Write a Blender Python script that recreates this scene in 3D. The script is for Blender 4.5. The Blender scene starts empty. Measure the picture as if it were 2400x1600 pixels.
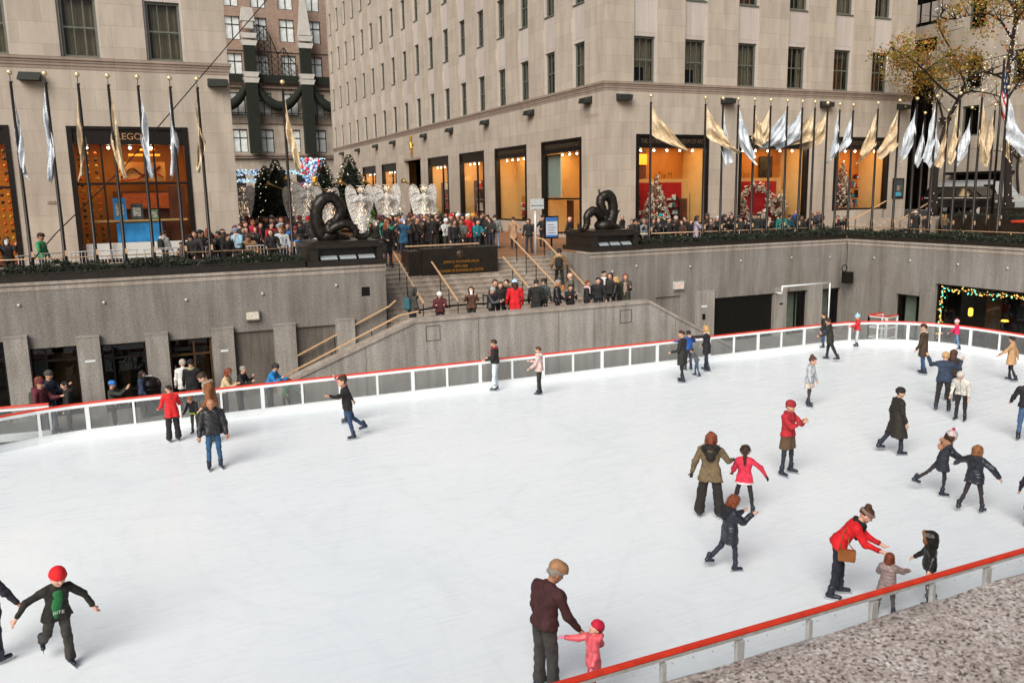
import bpy, math, random
import numpy as np
from math import sin, cos, pi, radians, hypot, atan2, sqrt
from mathutils import Vector, Matrix
random.seed(7); RNG = np.random.default_rng(7)
SC = bpy.context.scene; COL = SC.collection

# ---------------------------------------------------------------- camera model (metres, photo scale 2400x1600)
CAM_H = 6.6; FPX = 1950.0
_y, _p, _r = map(radians, (24.3, 10.1, 1.05))
_f = np.array([sin(_y)*cos(_p), cos(_y)*cos(_p), -sin(_p)])
_rt = np.array([cos(_y), -sin(_y), 0.]); _up = np.cross(_rt, _f)
_rt2 = _rt*cos(_r)-_up*sin(_r); _up2 = _up*cos(_r)+_rt*sin(_r)
CC = np.array([0, 0, CAM_H])
def ray(x, y): return _rt2*(x-1200)/FPX - _up2*(y-800)/FPX + _f
def onz(x, y, z=0.): d = ray(x, y); return CC+d*((z-CAM_H)/d[2])
def ony(x, y, Y): d = ray(x, y); return CC+d*(Y/d[1])
def onx(x, y, X): d = ray(x, y); return CC+d*(X/d[0])
def lin(c):
    if isinstance(c, str):
        c = [int(c[i:i+2], 16)/255 for i in (0, 2, 4)]
        c = [v/12.92 if v <= .04045 else ((v+.055)/1.055)**2.4 for v in c]
    return tuple(c)

# ---------------------------------------------------------------- materials
def newmat(name):
    m = bpy.data.materials.new(name); m.use_nodes = True; nt = m.node_tree
    return m, nt, nt.nodes['Principled BSDF'], nt.nodes['Material Output']
def nd(nt, t, **k):
    n = nt.nodes.new(t)
    for a, v in k.items(): setattr(n, a, v)
    return n
def inp(n, **k):
    for a, v in k.items(): n.inputs[a.replace('_', ' ')].default_value = v
def lk(nt, a, b): nt.links.new(a, b)
def coords(nt, kind='Object', scale=(1, 1, 1)):
    tc = nd(nt, 'ShaderNodeTexCoord'); mp = nd(nt, 'ShaderNodeMapping'); mp.inputs['Scale'].default_value = scale
    lk(nt, tc.outputs[kind], mp.inputs['Vector']); return mp.outputs['Vector']
def noise(nt, vec, scale, detail=3, rough=.55):
    n = nd(nt, 'ShaderNodeTexNoise'); inp(n, Scale=scale, Detail=detail, Roughness=rough); lk(nt, vec, n.inputs['Vector']); return n.outputs['Fac']
def ramp(nt, fac, stops):
    r = nd(nt, 'ShaderNodeValToRGB'); e = r.color_ramp.elements
    while len(e) < len(stops): e.new(.5)
    for q, (p, c) in zip(e, stops):
        q.position = p; q.color = (*c, 1) if len(c) == 3 else c
    lk(nt, fac, r.inputs['Fac']); return r.outputs['Color']
def mulc(nt, a, b, fac=1.0, mode='MULTIPLY'):
    m = nd(nt, 'ShaderNodeMix', data_type='RGBA', blend_type=mode); m.inputs[0].default_value = fac
    for s, v in ((6, a), (7, b)):
        if hasattr(v, 'links') or isinstance(v, bpy.types.NodeSocket): lk(nt, v, m.inputs[s])
        else: m.inputs[s].default_value = (*v, 1)
    return m.outputs[2]
def g3(v): return (v, v, v)
MATS = {}
def mat(name, col, rough=.6, metal=0, var=.18, scale=7, bump=0, bs=45, stretch=(1, 1, 1), spec=.5, emit=0, kind='Object', quilt=0):
    if name in MATS: return MATS[name]
    c = lin(col); m, nt, b, o = newmat(name)
    inp(b, Roughness=rough, Metallic=metal); b.inputs['Specular IOR Level'].default_value = spec
    if emit:
        b.inputs['Emission Color'].default_value = (*c, 1); b.inputs['Emission Strength'].default_value = emit
    v = coords(nt, kind, stretch)
    if var > 0:
        f = noise(nt, v, scale)
        col_ = ramp(nt, f, [(.3, [x*(1-var) for x in c]), (.7, [min(1, x*(1+var)) for x in c])])
        lk(nt, col_, b.inputs['Base Color'])
    else: b.inputs['Base Color'].default_value = (*c, 1)
    if bump:
        f2 = noise(nt, v, bs, 2); bp = nd(nt, 'ShaderNodeBump'); inp(bp, Strength=bump, Distance=.02)
        lk(nt, f2, bp.inputs['Height']); lk(nt, bp.outputs['Normal'], b.inputs['Normal'])
    if quilt:
        wv = nd(nt, 'ShaderNodeTexWave', bands_direction='Z'); inp(wv, Scale=quilt, Distortion=1.5, Detail=2.0); lk(nt, coords(nt, 'Object'), wv.inputs['Vector']); b2 = nd(nt, 'ShaderNodeBump'); inp(b2, Strength=.4, Distance=.012); lk(nt, wv.outputs['Fac'], b2.inputs['Height']); lk(nt, b2.outputs['Normal'], b.inputs['Normal'])
        b.inputs['Roughness'].default_value = .42
    MATS[name] = m; return m
def stonemat(name, c1, c2, bw=1.7, rh=.86, mortar=(.25, .2, .17), streak=.25, offs=.5, msize=.008):
    m, nt, b, o = newmat(name); inp(b, Roughness=.8); b.inputs['Specular IOR Level'].default_value = .25
    uv = coords(nt, 'UV'); br = nd(nt, 'ShaderNodeTexBrick'); br.offset = offs
    inp(br, Scale=1.0); inp(br, Mortar_Size=msize, Mortar_Smooth=.2, Brick_Width=bw, Row_Height=rh, Bias=.0)
    br.inputs['Color1'].default_value = (*lin(c1), 1); br.inputs['Color2'].default_value = (*lin(c2), 1); br.inputs['Mortar'].default_value = (*mortar, 1)
    lk(nt, uv, br.inputs['Vector'])
    st = noise(nt, coords(nt, 'UV', (1.3, .22, 1)), 1.5, 4); fine = noise(nt, uv, 14, 4)
    c = mulc(nt, br.outputs['Color'], ramp(nt, st, [(.25, g3(1-streak)), (.75, g3(1.0))]))
    c = mulc(nt, c, ramp(nt, fine, [(.25, g3(.86)), (.75, g3(1.0))]))
    lk(nt, c, b.inputs['Base Color'])
    bp = nd(nt, 'ShaderNodeBump'); inp(bp, Strength=.25, Distance=.01); lk(nt, fine, bp.inputs['Height']); lk(nt, bp.outputs['Normal'], b.inputs['Normal'])
    MATS[name] = m; return m
def concretemat(name, base, dark, fleck=.35):
    m, nt, b, o = newmat(name); inp(b, Roughness=.85); b.inputs['Specular IOR Level'].default_value = .25
    uv = coords(nt, 'UV')
    st = noise(nt, coords(nt, 'UV', (2.6, .22, 1)), 1.0, 6, .65); bl = noise(nt, uv, .55, 4, .6); sp = noise(nt, uv, 26, 2, .6)
    sp2 = noise(nt, coords(nt, 'UV', (9, 17, 1)), 1.0, 3, .7)
    c = ramp(nt, st, [(.3, [x*.92 for x in lin(dark)]), (.58, lin(base)), (.78, [x*1.22 for x in lin(base)])])
    c = mulc(nt, c, ramp(nt, bl, [(.28, (.8, .77, .73)), (.6, g3(1.0))]))
    c = mulc(nt, c, ramp(nt, sp, [(.33, g3(1-fleck)), (.55, g3(1.0)), (.74, g3(1.4))]))
    c = mulc(nt, c, ramp(nt, sp2, [(.3, g3(.86)), (.62, g3(1.05))]))
    lk(nt, c, b.inputs['Base Color'])
    bp = nd(nt, 'ShaderNodeBump'); inp(bp, Strength=.5, Distance=.015); lk(nt, sp, bp.inputs['Height']); lk(nt, bp.outputs['Normal'], b.inputs['Normal'])
    MATS[name] = m; return m
def glassmat(name, tint=(.85, .88, .88), rough=.03, ior=1.45, haze=0.0, hazecol=(.5, .5, .5)):
    m, nt, b, o = newmat(name); nt.nodes.remove(b)
    t = nd(nt, 'ShaderNodeBsdfTransparent'); t.inputs['Color'].default_value = (*tint, 1)
    g = nd(nt, 'ShaderNodeBsdfGlossy'); inp(g, Roughness=rough)
    fr = nd(nt, 'ShaderNodeFresnel'); inp(fr, IOR=ior); mx = nd(nt, 'ShaderNodeMixShader')
    ge = nd(nt, 'ShaderNodeNewGeometry'); mt = nd(nt, 'ShaderNodeMath', operation='MULTIPLY'); iv = nd(nt, 'ShaderNodeMath', operation='SUBTRACT'); iv.inputs[0].default_value = 1.0; lk(nt, ge.outputs['Backfacing'], iv.inputs[1]); lk(nt, fr.outputs[0], mt.inputs[0]); lk(nt, iv.outputs[0], mt.inputs[1]); lk(nt, mt.outputs[0], mx.inputs[0]); lk(nt, t.outputs[0], mx.inputs[1]); lk(nt, g.outputs[0], mx.inputs[2])
    last = mx
    if haze:
        d = nd(nt, 'ShaderNodeBsdfDiffuse'); d.inputs['Color'].default_value = (*hazecol, 1); m2 = nd(nt, 'ShaderNodeMixShader')
        uvn = noise(nt, coords(nt, 'UV', (3, .8, 1)), 2.0, 4); mr = nd(nt, 'ShaderNodeMapRange'); mr.inputs['To Min'].default_value = haze*.4; mr.inputs['To Max'].default_value = haze*1.6
        lk(nt, uvn, mr.inputs[0]); lk(nt, mr.outputs[0], m2.inputs[0]); lk(nt, mx.outputs[0], m2.inputs[1]); lk(nt, d.outputs[0], m2.inputs[2]); last = m2
    lk(nt, last.outputs[0], o.inputs['Surface']); MATS[name] = m; return m

# ---------------------------------------------------------------- mesh builder
def wt(o):
    t = np.zeros(3)
    while o is not None:
        if o.get('_local'): return np.zeros(3)
        t = t+np.array(o.matrix_basis.translation); o = o.parent
    return t
class MB:
    def __init__(s): s.v = []; s.f = []; s.m = []; s.sm = []
    def add(s, vs, fs, mi=0, sm=False):
        o = len(s.v); s.v += [tuple(map(float, p)) for p in vs]
        for f in fs: s.f.append(tuple(i+o for i in f)); s.m.append(mi); s.sm.append(sm)
    def quad(s, a, b, c, d, mi=0): s.add([a, b, c, d], [(0, 1, 2, 3)], mi)
    def box(s, x0, x1, y0, y1, z0, z1, mi=0):
        s.add([(x, y, z) for z in (z0, z1) for y in (y0, y1) for x in (x0, x1)],
              [(0, 2, 3, 1), (4, 5, 7, 6), (0, 1, 5, 4), (2, 6, 7, 3), (0, 4, 6, 2), (1, 3, 7, 5)], mi)
    def obox(s, c, ax, ay, az, mi=0):          # centre and three half axes
        c, ax, ay, az = map(np.array, (c, ax, ay, az))
        s.add([c+i*ax+j*ay+k*az for k in (-1, 1) for j in (-1, 1) for i in (-1, 1)],
              [(0, 2, 3, 1), (4, 5, 7, 6), (0, 1, 5, 4), (2, 6, 7, 3), (0, 4, 6, 2), (1, 3, 7, 5)], mi)
    def bar(s, a, b, w, h, mi=0):              # rectangular bar from a to b, w sideways, h upwards
        a, b = np.array(a, float), np.array(b, float); d = b-a; L = np.linalg.norm(d); d /= L
        up = np.array([0, 0, 1.]) if abs(d[2]) < .95 else np.array([0, 1., 0])
        sd = np.cross(d, up); sd /= np.linalg.norm(sd); u2 = np.cross(sd, d)
        s.obox((a+b)/2, d*L/2, sd*w/2, u2*h/2, mi)
    def tube(s, pts, r, n=8, mi=0, cap=True, sm=True):
        P = [np.array(p, float) for p in pts]; R = r if hasattr(r, '__len__') else [r]*len(P); rings = []
        pn = None
        for i, p in enumerate(P):
            d = P[min(i+1, len(P)-1)]-P[max(i-1, 0)]; d = d/(np.linalg.norm(d)+1e-9)
            if pn is None:
                a = np.array([0, 0, 1.]) if abs(d[2]) < .9 else np.array([1., 0, 0]); pn = np.cross(d, a)
            pn = pn-d*np.dot(pn, d); pn /= np.linalg.norm(pn)+1e-9; q = np.cross(d, pn)
            rings.append([p+R[i]*(cos(2*pi*k/n)*pn+sin(2*pi*k/n)*q) for k in range(n)])
        vs = [v for g in rings for v in g]; fs = []
        for i in range(len(P)-1):
            for k in range(n): fs.append((i*n+k, i*n+(k+1) % n, (i+1)*n+(k+1) % n, (i+1)*n+k))
        if cap: fs += [tuple(range(n))[::-1], tuple((len(P)-1)*n+k for k in range(n))]
        s.add(vs, fs, mi, sm)
    def lathe(s, prof, c=(0, 0, 0), n=16, mi=0, sm=True):   # prof: (radius, z)
        vs = [(c[0]+r*cos(2*pi*k/n), c[1]+r*sin(2*pi*k/n), c[2]+z) for r, z in prof for k in range(n)]; fs = []
        for i in range(len(prof)-1):
            for k in range(n): fs.append((i*n+k, i*n+(k+1) % n, (i+1)*n+(k+1) % n, (i+1)*n+k))
        fs += [tuple(range(n))[::-1], tuple((len(prof)-1)*n+k for k in range(n))]
        s.add(vs, fs, mi, sm)
    def ball(s, c, r, n=10, mi=0):
        rr = r if hasattr(r, '__len__') else (r, r, r); m = max(4, n//2); vs = []
        for i in range(m+1):
            t = pi*i/m
            for k in range(n): vs.append((c[0]+rr[0]*sin(t)*cos(2*pi*k/n), c[1]+rr[1]*sin(t)*sin(2*pi*k/n), c[2]+rr[2]*cos(t)))
        fs = [(i*n+k, (i+1)*n+k, (i+1)*n+(k+1) % n, i*n+(k+1) % n) for i in range(m) for k in range(n)]
        s.add(vs, fs, mi, True)
    def prism(s, poly, e, mi=0):               # planar polygon (3d points) extruded by vector e
        n = len(poly); P = [np.array(p, float) for p in poly]; e = np.array(e, float)
        s.add(P+[p+e for p in P], [tuple(range(n))[::-1], tuple(range(n, 2*n))]+[(i, (i+1) % n, n+(i+1) % n, n+i) for i in range(n)], mi)
    def wall(s, o, u, n, W, H, holes, depth=.3, mi=0, rmi=None):   # wall sheet with real openings and their reveals
        o, u, n = (np.array(q, float) for q in (o, u, n)); w = np.array([0, 0, 1.]); rmi = mi if rmi is None else rmi
        us = sorted({0., W, *[round(min(max(h[k], 0), W), 4) for h in holes for k in (0, 1)]})
        vs = sorted({0., H, *[round(min(max(h[k], 0), H), 4) for h in holes for k in (2, 3)]})
        P = lambda a, b, d=0: o+u*a+w*b-n*d
        for a, b in zip(us, us[1:]):
            for c, d in zip(vs, vs[1:]):
                x, y = (a+b)/2, (c+d)/2
                if any(h[0] < x < h[1] and h[2] < y < h[3] for h in holes): continue
                s.quad(P(a, c), P(b, c), P(b, d), P(a, d), mi)
        for h in holes:
            a, b, c, d = h[:4]; D = h[4] if len(h) > 4 else depth
            s.quad(P(a, c), P(a, d), P(a, d, D), P(a, c, D), rmi); s.quad(P(b, c), P(b, c, D), P(b, d, D), P(b, d), rmi)
            s.quad(P(a, c), P(a, c, D), P(b, c, D), P(b, c), rmi); s.quad(P(a, d), P(b, d), P(b, d, D), P(a, d, D), rmi)
    def build(s, name, mats, parent=None, loc=None, label=None, cat=None, group=None, kind=None, smooth=None, uv=True):
        me = bpy.data.meshes.new(name); V = np.array(s.v, float)
        if loc is not None: base = np.array(loc, float)               # vertices are local to loc
        elif parent is not None: base = np.zeros(3); V = V-wt(parent)
        else:
            base = np.array([(V[:, 0].min()+V[:, 0].max())/2, (V[:, 1].min()+V[:, 1].max())/2, V[:, 2].min()]); V = V-base
        me.from_pydata(V.tolist(), [], s.f)
        for mm in (mats if isinstance(mats, (list, tuple)) else [mats]): me.materials.append(mm)
        me.polygons.foreach_set('material_index', s.m)
        me.polygons.foreach_set('use_smooth', [True]*len(s.f) if smooth else s.sm)
        if uv:
            nl = len(me.loops); N = np.zeros(len(me.polygons)*3); me.polygons.foreach_get('normal', N); N = np.abs(N.reshape(-1, 3))
            lt = np.zeros(len(me.polygons), int); me.polygons.foreach_get('loop_total', lt); vi = np.zeros(nl, int); me.loops.foreach_get('vertex_index', vi)
            ax = np.repeat(N.argmax(1), lt); W = (np.array(s.v, float))[vi]
            U = np.where(ax == 0, W[:, 1], W[:, 0]); T = np.where(ax == 2, W[:, 1], W[:, 2])
            l = me.uv_layers.new(name='UVMap'); l.data.foreach_set('uv', np.stack([U, T], 1).ravel())
        me.update(); o = bpy.data.objects.new(name, me); COL.objects.link(o); o.location = base
        if parent is not None: o.parent = parent
        return tag(o, label, cat, group, kind)
def tag(o, label=None, cat=None, group=None, kind=None):
    if label: o['label'] = label
    if cat: o['category'] = cat
    if group: o['group'] = group
    if kind: o['kind'] = kind
    return o
def thing(name, label, cat, loc=(0, 0, 0), rz=0, group=None, local=False):
    o = bpy.data.objects.new(name, None); o.empty_display_size = .1; COL.objects.link(o); o.location = loc; o.rotation_euler = (0, 0, rz)
    if local: o['_local'] = 1
    return tag(o, label, cat, group)
def copy_tree(o, parent=None, loc=None, rz=None, label=None):
    c = o.copy(); COL.objects.link(c)
    if parent is not None: c.parent = parent
    if loc is not None: c.location = loc
    if rz is not None: c.rotation_euler[2] = rz
    if label: c['label'] = label
    for ch in list(o.children): copy_tree(ch, c)
    return c
def text(name, s, width, origin, u, mt, parent, height=None, ext=.012, up=(0, 0, 1), align='CENTER'):
    cu = bpy.data.curves.new(name, 'FONT'); cu.body = s; cu.align_x = align; cu.size = 1; cu.extrude = 0.0
    ob = bpy.data.objects.new(name, cu); COL.objects.link(ob); dg = bpy.context.evaluated_depsgraph_get(); dg.update()
    me = bpy.data.meshes.new_from_object(ob.evaluated_get(dg)); bpy.data.objects.remove(ob)
    V = np.array([v.co[:] for v in me.vertices]); w = np.ptp(V[:, 0]); k = width/w; kh = k if height is None else height/np.ptp(V[:, 1])
    u = np.array(u, float); upv = np.array(up, float); n = np.cross(u, upv); cx = (V[:, 0].min()+V[:, 0].max())/2
    q = np.array(origin)+((V[:, 0]-cx)*k)[:, None]*u+((V[:, 1]-V[:, 1].min())*kh)[:, None]*upv
    mb = MB(); F = [tuple(p.vertices) for p in me.polygons]; mb.add(q+n*ext, F)
    return mb.build(name, mt, parent)
ORD = ['first', 'second', 'third', 'fourth', 'fifth', 'sixth', 'seventh', 'eighth', 'ninth', 'tenth', 'eleventh', 'twelfth', 'thirteenth', 'fourteenth', 'fifteenth', 'sixteenth']
# ---------------------------------------------------------------- shared materials
STONE = stonemat('limestone', 'c4b8a8', 'b8ac9c', mortar=lin('a4988a'), streak=.3)
STONE2 = stonemat('limestone_band', 'ab998b', 'a18f81', bw=2.4, rh=.62, mortar=lin('7f6c5d'), streak=.35)
SPAND = stonemat('limestone_spandrel', 'c8bfb7', 'bdb3aa', bw=1.4, rh=2.15, mortar=lin('94867a'), streak=.2)
CONC = concretemat('exposed_concrete', '8b8680', '76716a', .3)
CONCP = concretemat('parapet_concrete', 'a29d96', '807b74', .28)
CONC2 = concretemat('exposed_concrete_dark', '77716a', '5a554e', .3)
CAPM = concretemat('coping_concrete', 'a79d92', '8a8076', .22)
STEP = concretemat('stair_stone', 'b0a598', '867a6e', .25)
BRASS = mat('brass', 'd6b088', .42, .25, .12)
BLACK = mat('black_metal', '15130f', .45, .3, .2)
DSTONE = mat('dark_stone', '231e18', .35, 0, .35, 5, .15, 30)
BRONZE = mat('dark_bronze', '1c1713', .4, .4, .25, 4)
WHITEP = mat('white_paint', 'dfe3e3', .4, 0, .05, 3)
REDP = mat('red_rail', 'd8371f', .5, 0, .16, 5, .2, 60, stretch=(1, 1, 1))
STEELG = mat('galvanised_steel', 'c2c1bd', .4, .15, .15, 9)
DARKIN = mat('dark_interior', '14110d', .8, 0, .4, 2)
GLASS = glassmat('window_glass'); GLASSD = glassmat('dark_window_glass', (.64, .62, .58), .04, 1.5)
BGLASS2 = glassmat('near_barrier_glass', (.965, .97, .97), .1, 1.12, .02, (.6, .6, .6))
BGLASS = glassmat('barrier_glass', (.86, .88, .88), .12, 1.25, .10, (.55, .56, .56))
PAV = stonemat('paving', '9c7252', '8a6246', bw=.9, rh=.6, mortar=lin('604a3a'))
FLOORM = concretemat('lower_floor', '8a867f', '6d6861', .2)

def icemat():
    m, nt, b, o = newmat('ice_surface'); inp(b, Roughness=.42); b.inputs['Specular IOR Level'].default_value = .3
    v = coords(nt, 'Object'); a = noise(nt, v, .16, 4); d = noise(nt, coords(nt, 'Object', (.5, 6, 1)), 1.2, 5, .7); e = noise(nt, coords(nt, 'Object', (7, .7, 1)), 1.1, 4, .7)
    c = ramp(nt, a, [(.3, (.785, .847, .868)), (.7, (.84, .887, .905))])
    c = mulc(nt, c, ramp(nt, d, [(.25, (.985, .987, .989)), (.5, g3(1.0))])); c = mulc(nt, c, ramp(nt, e, [(.22, (.98, .983, .985)), (.46, g3(1.0))]))
    sc = noise(nt, coords(nt, 'Object', (.35, 2.6, 1)), 2.3, 6, .8); c = mulc(nt, c, ramp(nt, sc, [(.44, g3(1.0)), (.485, (.978, .98, .982)), (.53, g3(1.0))]))
    vo = nd(nt, 'ShaderNodeTexVoronoi', feature='DISTANCE_TO_EDGE'); inp(vo, Scale=.23, Randomness=1.0); wv = noise(nt, v, .9, 3)
    lk(nt, mulc(nt, v, wv, .35, 'ADD'), vo.inputs['Vector'])
    c = mulc(nt, c, ramp(nt, vo.outputs['Distance'], [(.0, (.955, .955, .955)), (.012, g3(1.0))]), .7)
    for sc_, ln_, st_ in ((.23, .006, (1, 1, 1)), (.34, .005, (1, .45, 1)), (.5, .004, (.4, 1, 1)), (.16, .004, (1.3, .8, 1))):
        rg = noise(nt, coords(nt, 'Object', st_), sc_, 1.2, .4)
        c = mulc(nt, c, ramp(nt, rg, [(.5-ln_*2, g3(1.0)), (.5-ln_*.5, (.978, .98, .982)), (.5+ln_*.5, (.978, .98, .982)), (.5+ln_*2, g3(1.0))]))
        c = mulc(nt, c, ramp(nt, rg, [(.43-ln_*2, g3(1.0)), (.43, (.975, .978, .98)), (.43+ln_*2, g3(1.0))]))
    lk(nt, c, b.inputs['Base Color']); lk(nt, ramp(nt, d, [(.3, g3(.2)), (.7, g3(.42))]), b.inputs['Roughness'])
    bp = nd(nt, 'ShaderNodeBump'); inp(bp, Strength=.12, Distance=.01); lk(nt, sc, bp.inputs['Height']); lk(nt, bp.outputs['Normal'], b.inputs['Normal']); return m
def granitemat():
    m, nt, b, o = newmat('coarse_granite'); inp(b, Roughness=.7); v = coords(nt, 'Object')
    w = noise(nt, v, 60, 3); v2 = mulc(nt, v, w, .01, 'ADD')
    vo = nd(nt, 'ShaderNodeTexVoronoi'); inp(vo, Scale=185.0, Randomness=1.0); lk(nt, v2, vo.inputs['Vector'])
    sx = nd(nt, 'ShaderNodeSeparateColor'); lk(nt, vo.outputs['Color'], sx.inputs[0])
    c = ramp(nt, sx.outputs[0], [(.0, lin('3e332d')), (.12, lin('74685f')), (.25, lin('a8998f')), (.45, lin('c2b8b1')), (.62, lin('b3a59c')), (.8, lin('dcd7d3')), (.92, lin('cbbfb8')), (1, lin('857970'))])
    big = noise(nt, v, 9, 4); c = mulc(nt, c, ramp(nt, big, [(.3, (.74, .71, .68)), (.65, g3(.98))]))
    fi = noise(nt, v, 160, 3); c = mulc(nt, c, ramp(nt, fi, [(.3, g3(.72)), (.65, g3(1.12))]))
    lk(nt, c, b.inputs['Base Color']); bp = nd(nt, 'ShaderNodeBump'); inp(bp, Strength=.6, Distance=.006); lk(nt, fi, bp.inputs['Height']); lk(nt, bp.outputs['Normal'], b.inputs['Normal']); return m

# ---------------------------------------------------------------- rink
RX0, RX1, RY0, RY1 = -6.4, 30.45, 7.85, 25.9
def arc(cx, cy, r, a0, a1, n=10): return [(cx+r*cos(radians(a0+(a1-a0)*i/n)), cy+r*sin(radians(a0+(a1-a0)*i/n))) for i in range(n+1)]
far_path = [(RX0, 14.)] + arc(RX0+5.2, RY1-5.2, 5.2, 180, 90) + arc(RX1-4, RY1-4, 4, 90, 0) + [(RX1, 14.)]
outline = far_path + arc(RX1-4, RY0+4, 4, 0, -90) + arc(RX0+5.2, RY0+5.2, 5.2, -90, -180)
mb = MB(); mb.prism([(x, y, -.3) for x, y in outline], (0, 0, .3)); mb.build('ice', icemat(), kind='structure')
mb = MB(); mb.box(-12, 33, 1.15, 31, -.5, -.304); mb.build('lower_plaza', FLOORM, kind='structure')

def resample(path, step):
    P = [np.array(p, float) for p in path]; L = [0]
    for a, b in zip(P, P[1:]): L.append(L[-1]+np.linalg.norm(b-a))
    n = max(1, round(L[-1]/step)); out = []
    for i in range(n+1):
        t = L[-1]*i/n; k = min(max(0, np.searchsorted(L, t)-1), len(P)-2); out.append(P[k]+(P[k+1]-P[k])*((t-L[k])/(L[k+1]-L[k]+1e-9)))
    return out
def barrier(name, label, path, capw, postmat, glass=True, group=None):
    pts = resample(path, 1.2); c = np.mean(pts, 0)
    gm = BGLASS if postmat is WHITEP else BGLASS2; t = thing(name, label, 'rink barrier', (c[0], c[1], 0))
    fine = resample(path, .3)
    def sweep(nm, prof, m):   # profile: (offset outward, z)
        mb = MB(); vs = []; n = len(prof)
        for i, p in enumerate(fine):
            d = fine[min(i+1, len(fine)-1)]-fine[max(i-1, 0)]; d /= np.linalg.norm(d); q = np.array([-d[1], d[0]])
            vs += [(p[0]+q[0]*a, p[1]+q[1]*a, z) for a, z in prof]
        fs = [(i*n+k, i*n+(k+1) % n, (i+1)*n+(k+1) % n, (i+1)*n+k) for i in range(len(fine)-1) for k in range(n)]
        fs += [tuple(range(n))[::-1], tuple((len(fine)-1)*n+k for k in range(n))]
        mb.add(vs, fs); return mb.build(nm, m, t)
    rect = lambda w, z0, z1: [(-w/2, z0), (w/2, z0), (w/2, z1), (-w/2, z1)]
    sweep('kick_board', rect(.1, .0, .17), WHITEP); sweep('bottom_rail', rect(.06, .174, .21), WHITEP)
    sweep('frame_rail', rect(.08, .86 if postmat is WHITEP else .9, .945), WHITEP if postmat is WHITEP else STEELG)
    w = capw/2; sweep('red_rail', [(-w, .95), (w, .95), (w+.008, .965), (w-.005, .995), (-w+.005, .995), (-w-.008, .965)], REDP)
    for i, p in enumerate(pts):
        d = pts[min(i+1, len(pts)-1)]-pts[max(i-1, 0)]; d /= np.linalg.norm(d); q = np.array([-d[1], d[0]]); hw = .055 if i % 2 == 0 else .03
        mb = MB(); mb.obox((p[0]+q[0]*.004, p[1]+q[1]*.004, .535), (d[0]*hw, d[1]*hw, 0), (q[0]*.035, q[1]*.035, 0), (0, 0, .324)); mb.build('post', postmat, t)
    for i in range(0, len(pts)-1):
        a, b = pts[i], pts[i+1]; d = (b-a)/np.linalg.norm(b-a); q = np.array([-d[1], d[0]]); a2 = a+d*.06; b2 = b-d*.06
        mb = MB(); c3 = (a2+b2)/2; L = np.linalg.norm(b2-a2)/2
        mb.obox((c3[0], c3[1], .535), (d[0]*L, d[1]*L, 0), (q[0]*.006, q[1]*.006, 0), (0, 0, .323)); g_ = mb
        for u in (.06, .36, .64, .94):
            for z in (.245, .825): e = a2+(b2-a2)*u; mb.ball((e[0]-q[0]*.012, e[1]-q[1]*.012, z), .013, 6, 1)
        mb.build('glass_panel', [gm, STEELG], t)
    return t
barrier('rink_barrier', 'long curved ice rink barrier with red rail and clear panels below the concrete walls', far_path, .075, WHITEP)
barrier('rink_barrier', 'near straight ice rink barrier with wide red rail and grey posts beside granite ledge', [(RX0+6, RY0), (RX1-6, RY0)], .08, STEELG)
barrier('gate_barrier', 'short straight barrier piece with red rail branching off behind the curved barrier at left', [(-6.6, 26.75), (-2.55, 26.3)], .12, WHITEP)
t = thing('rink_gate', 'small open white gate with red top rail behind the far right barrier curve', 'gate', (30.2, 26.4, -.3))
mb = MB(); mb2 = MB()
for a, b in (((29.75, 26.0), (29.6, 26.85)), ((29.6, 26.85), (30.55, 26.95)), ((29.75, 26.05), (30.6, 26.2))):
    for z in (.0, .45, .93): mb.bar((*a, z), (*b, z), .05, .05)
    for p in (a, b): mb.bar((*p, -.3), (*p, .95), .06, .06)
    mb2.bar((*a, .985), (*b, .985), .09, .04)
mb.build('frame', WHITEP, t); mb2.build('red_rail', REDP, t)

# granite ledge in front of the photographer
mb = MB(); n = 160; xs = np.linspace(-4, 12, n); prof = []
sec = [(.0, 5.75), (.78, 5.75), (1.08, 5.749), (1.115, 5.744), (1.132, 5.73), (1.14, 5.69), (1.14, 5.6), (1.14, -.3), (.0, -.3)]
vs = [(x, y+(RNG.normal()*.0025 if 1.0 < y < 1.139 else 0), z+(RNG.normal()*.0018 if 1.0 < y < 1.139 and z > 5 else 0)) for x in xs for y, z in sec]; k = len(sec)
mb.add(vs, [(i*k+j, (i+1)*k+j, (i+1)*k+(j+1) % k, i*k+(j+1) % k) for i in range(n-1) for j in range(k)]+[tuple(range(k)), tuple((n-1)*k+j for j in range(k))[::-1]])
mb.build('granite_ledge', granitemat(), label='coarse speckled pinkish grey granite ledge in the lower right corner above the ice', cat='ledge')
mb = MB(); mb.box(-12, 33, -8, -.004, -.3, 4.9); mb.box(-12, -4.02, .0, 1.1, -.3, 5.75); mb.box(12.02, 33, .0, 1.1, -.3, 5.75); mb.build('near_terrace', PAV, kind='structure')

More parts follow.
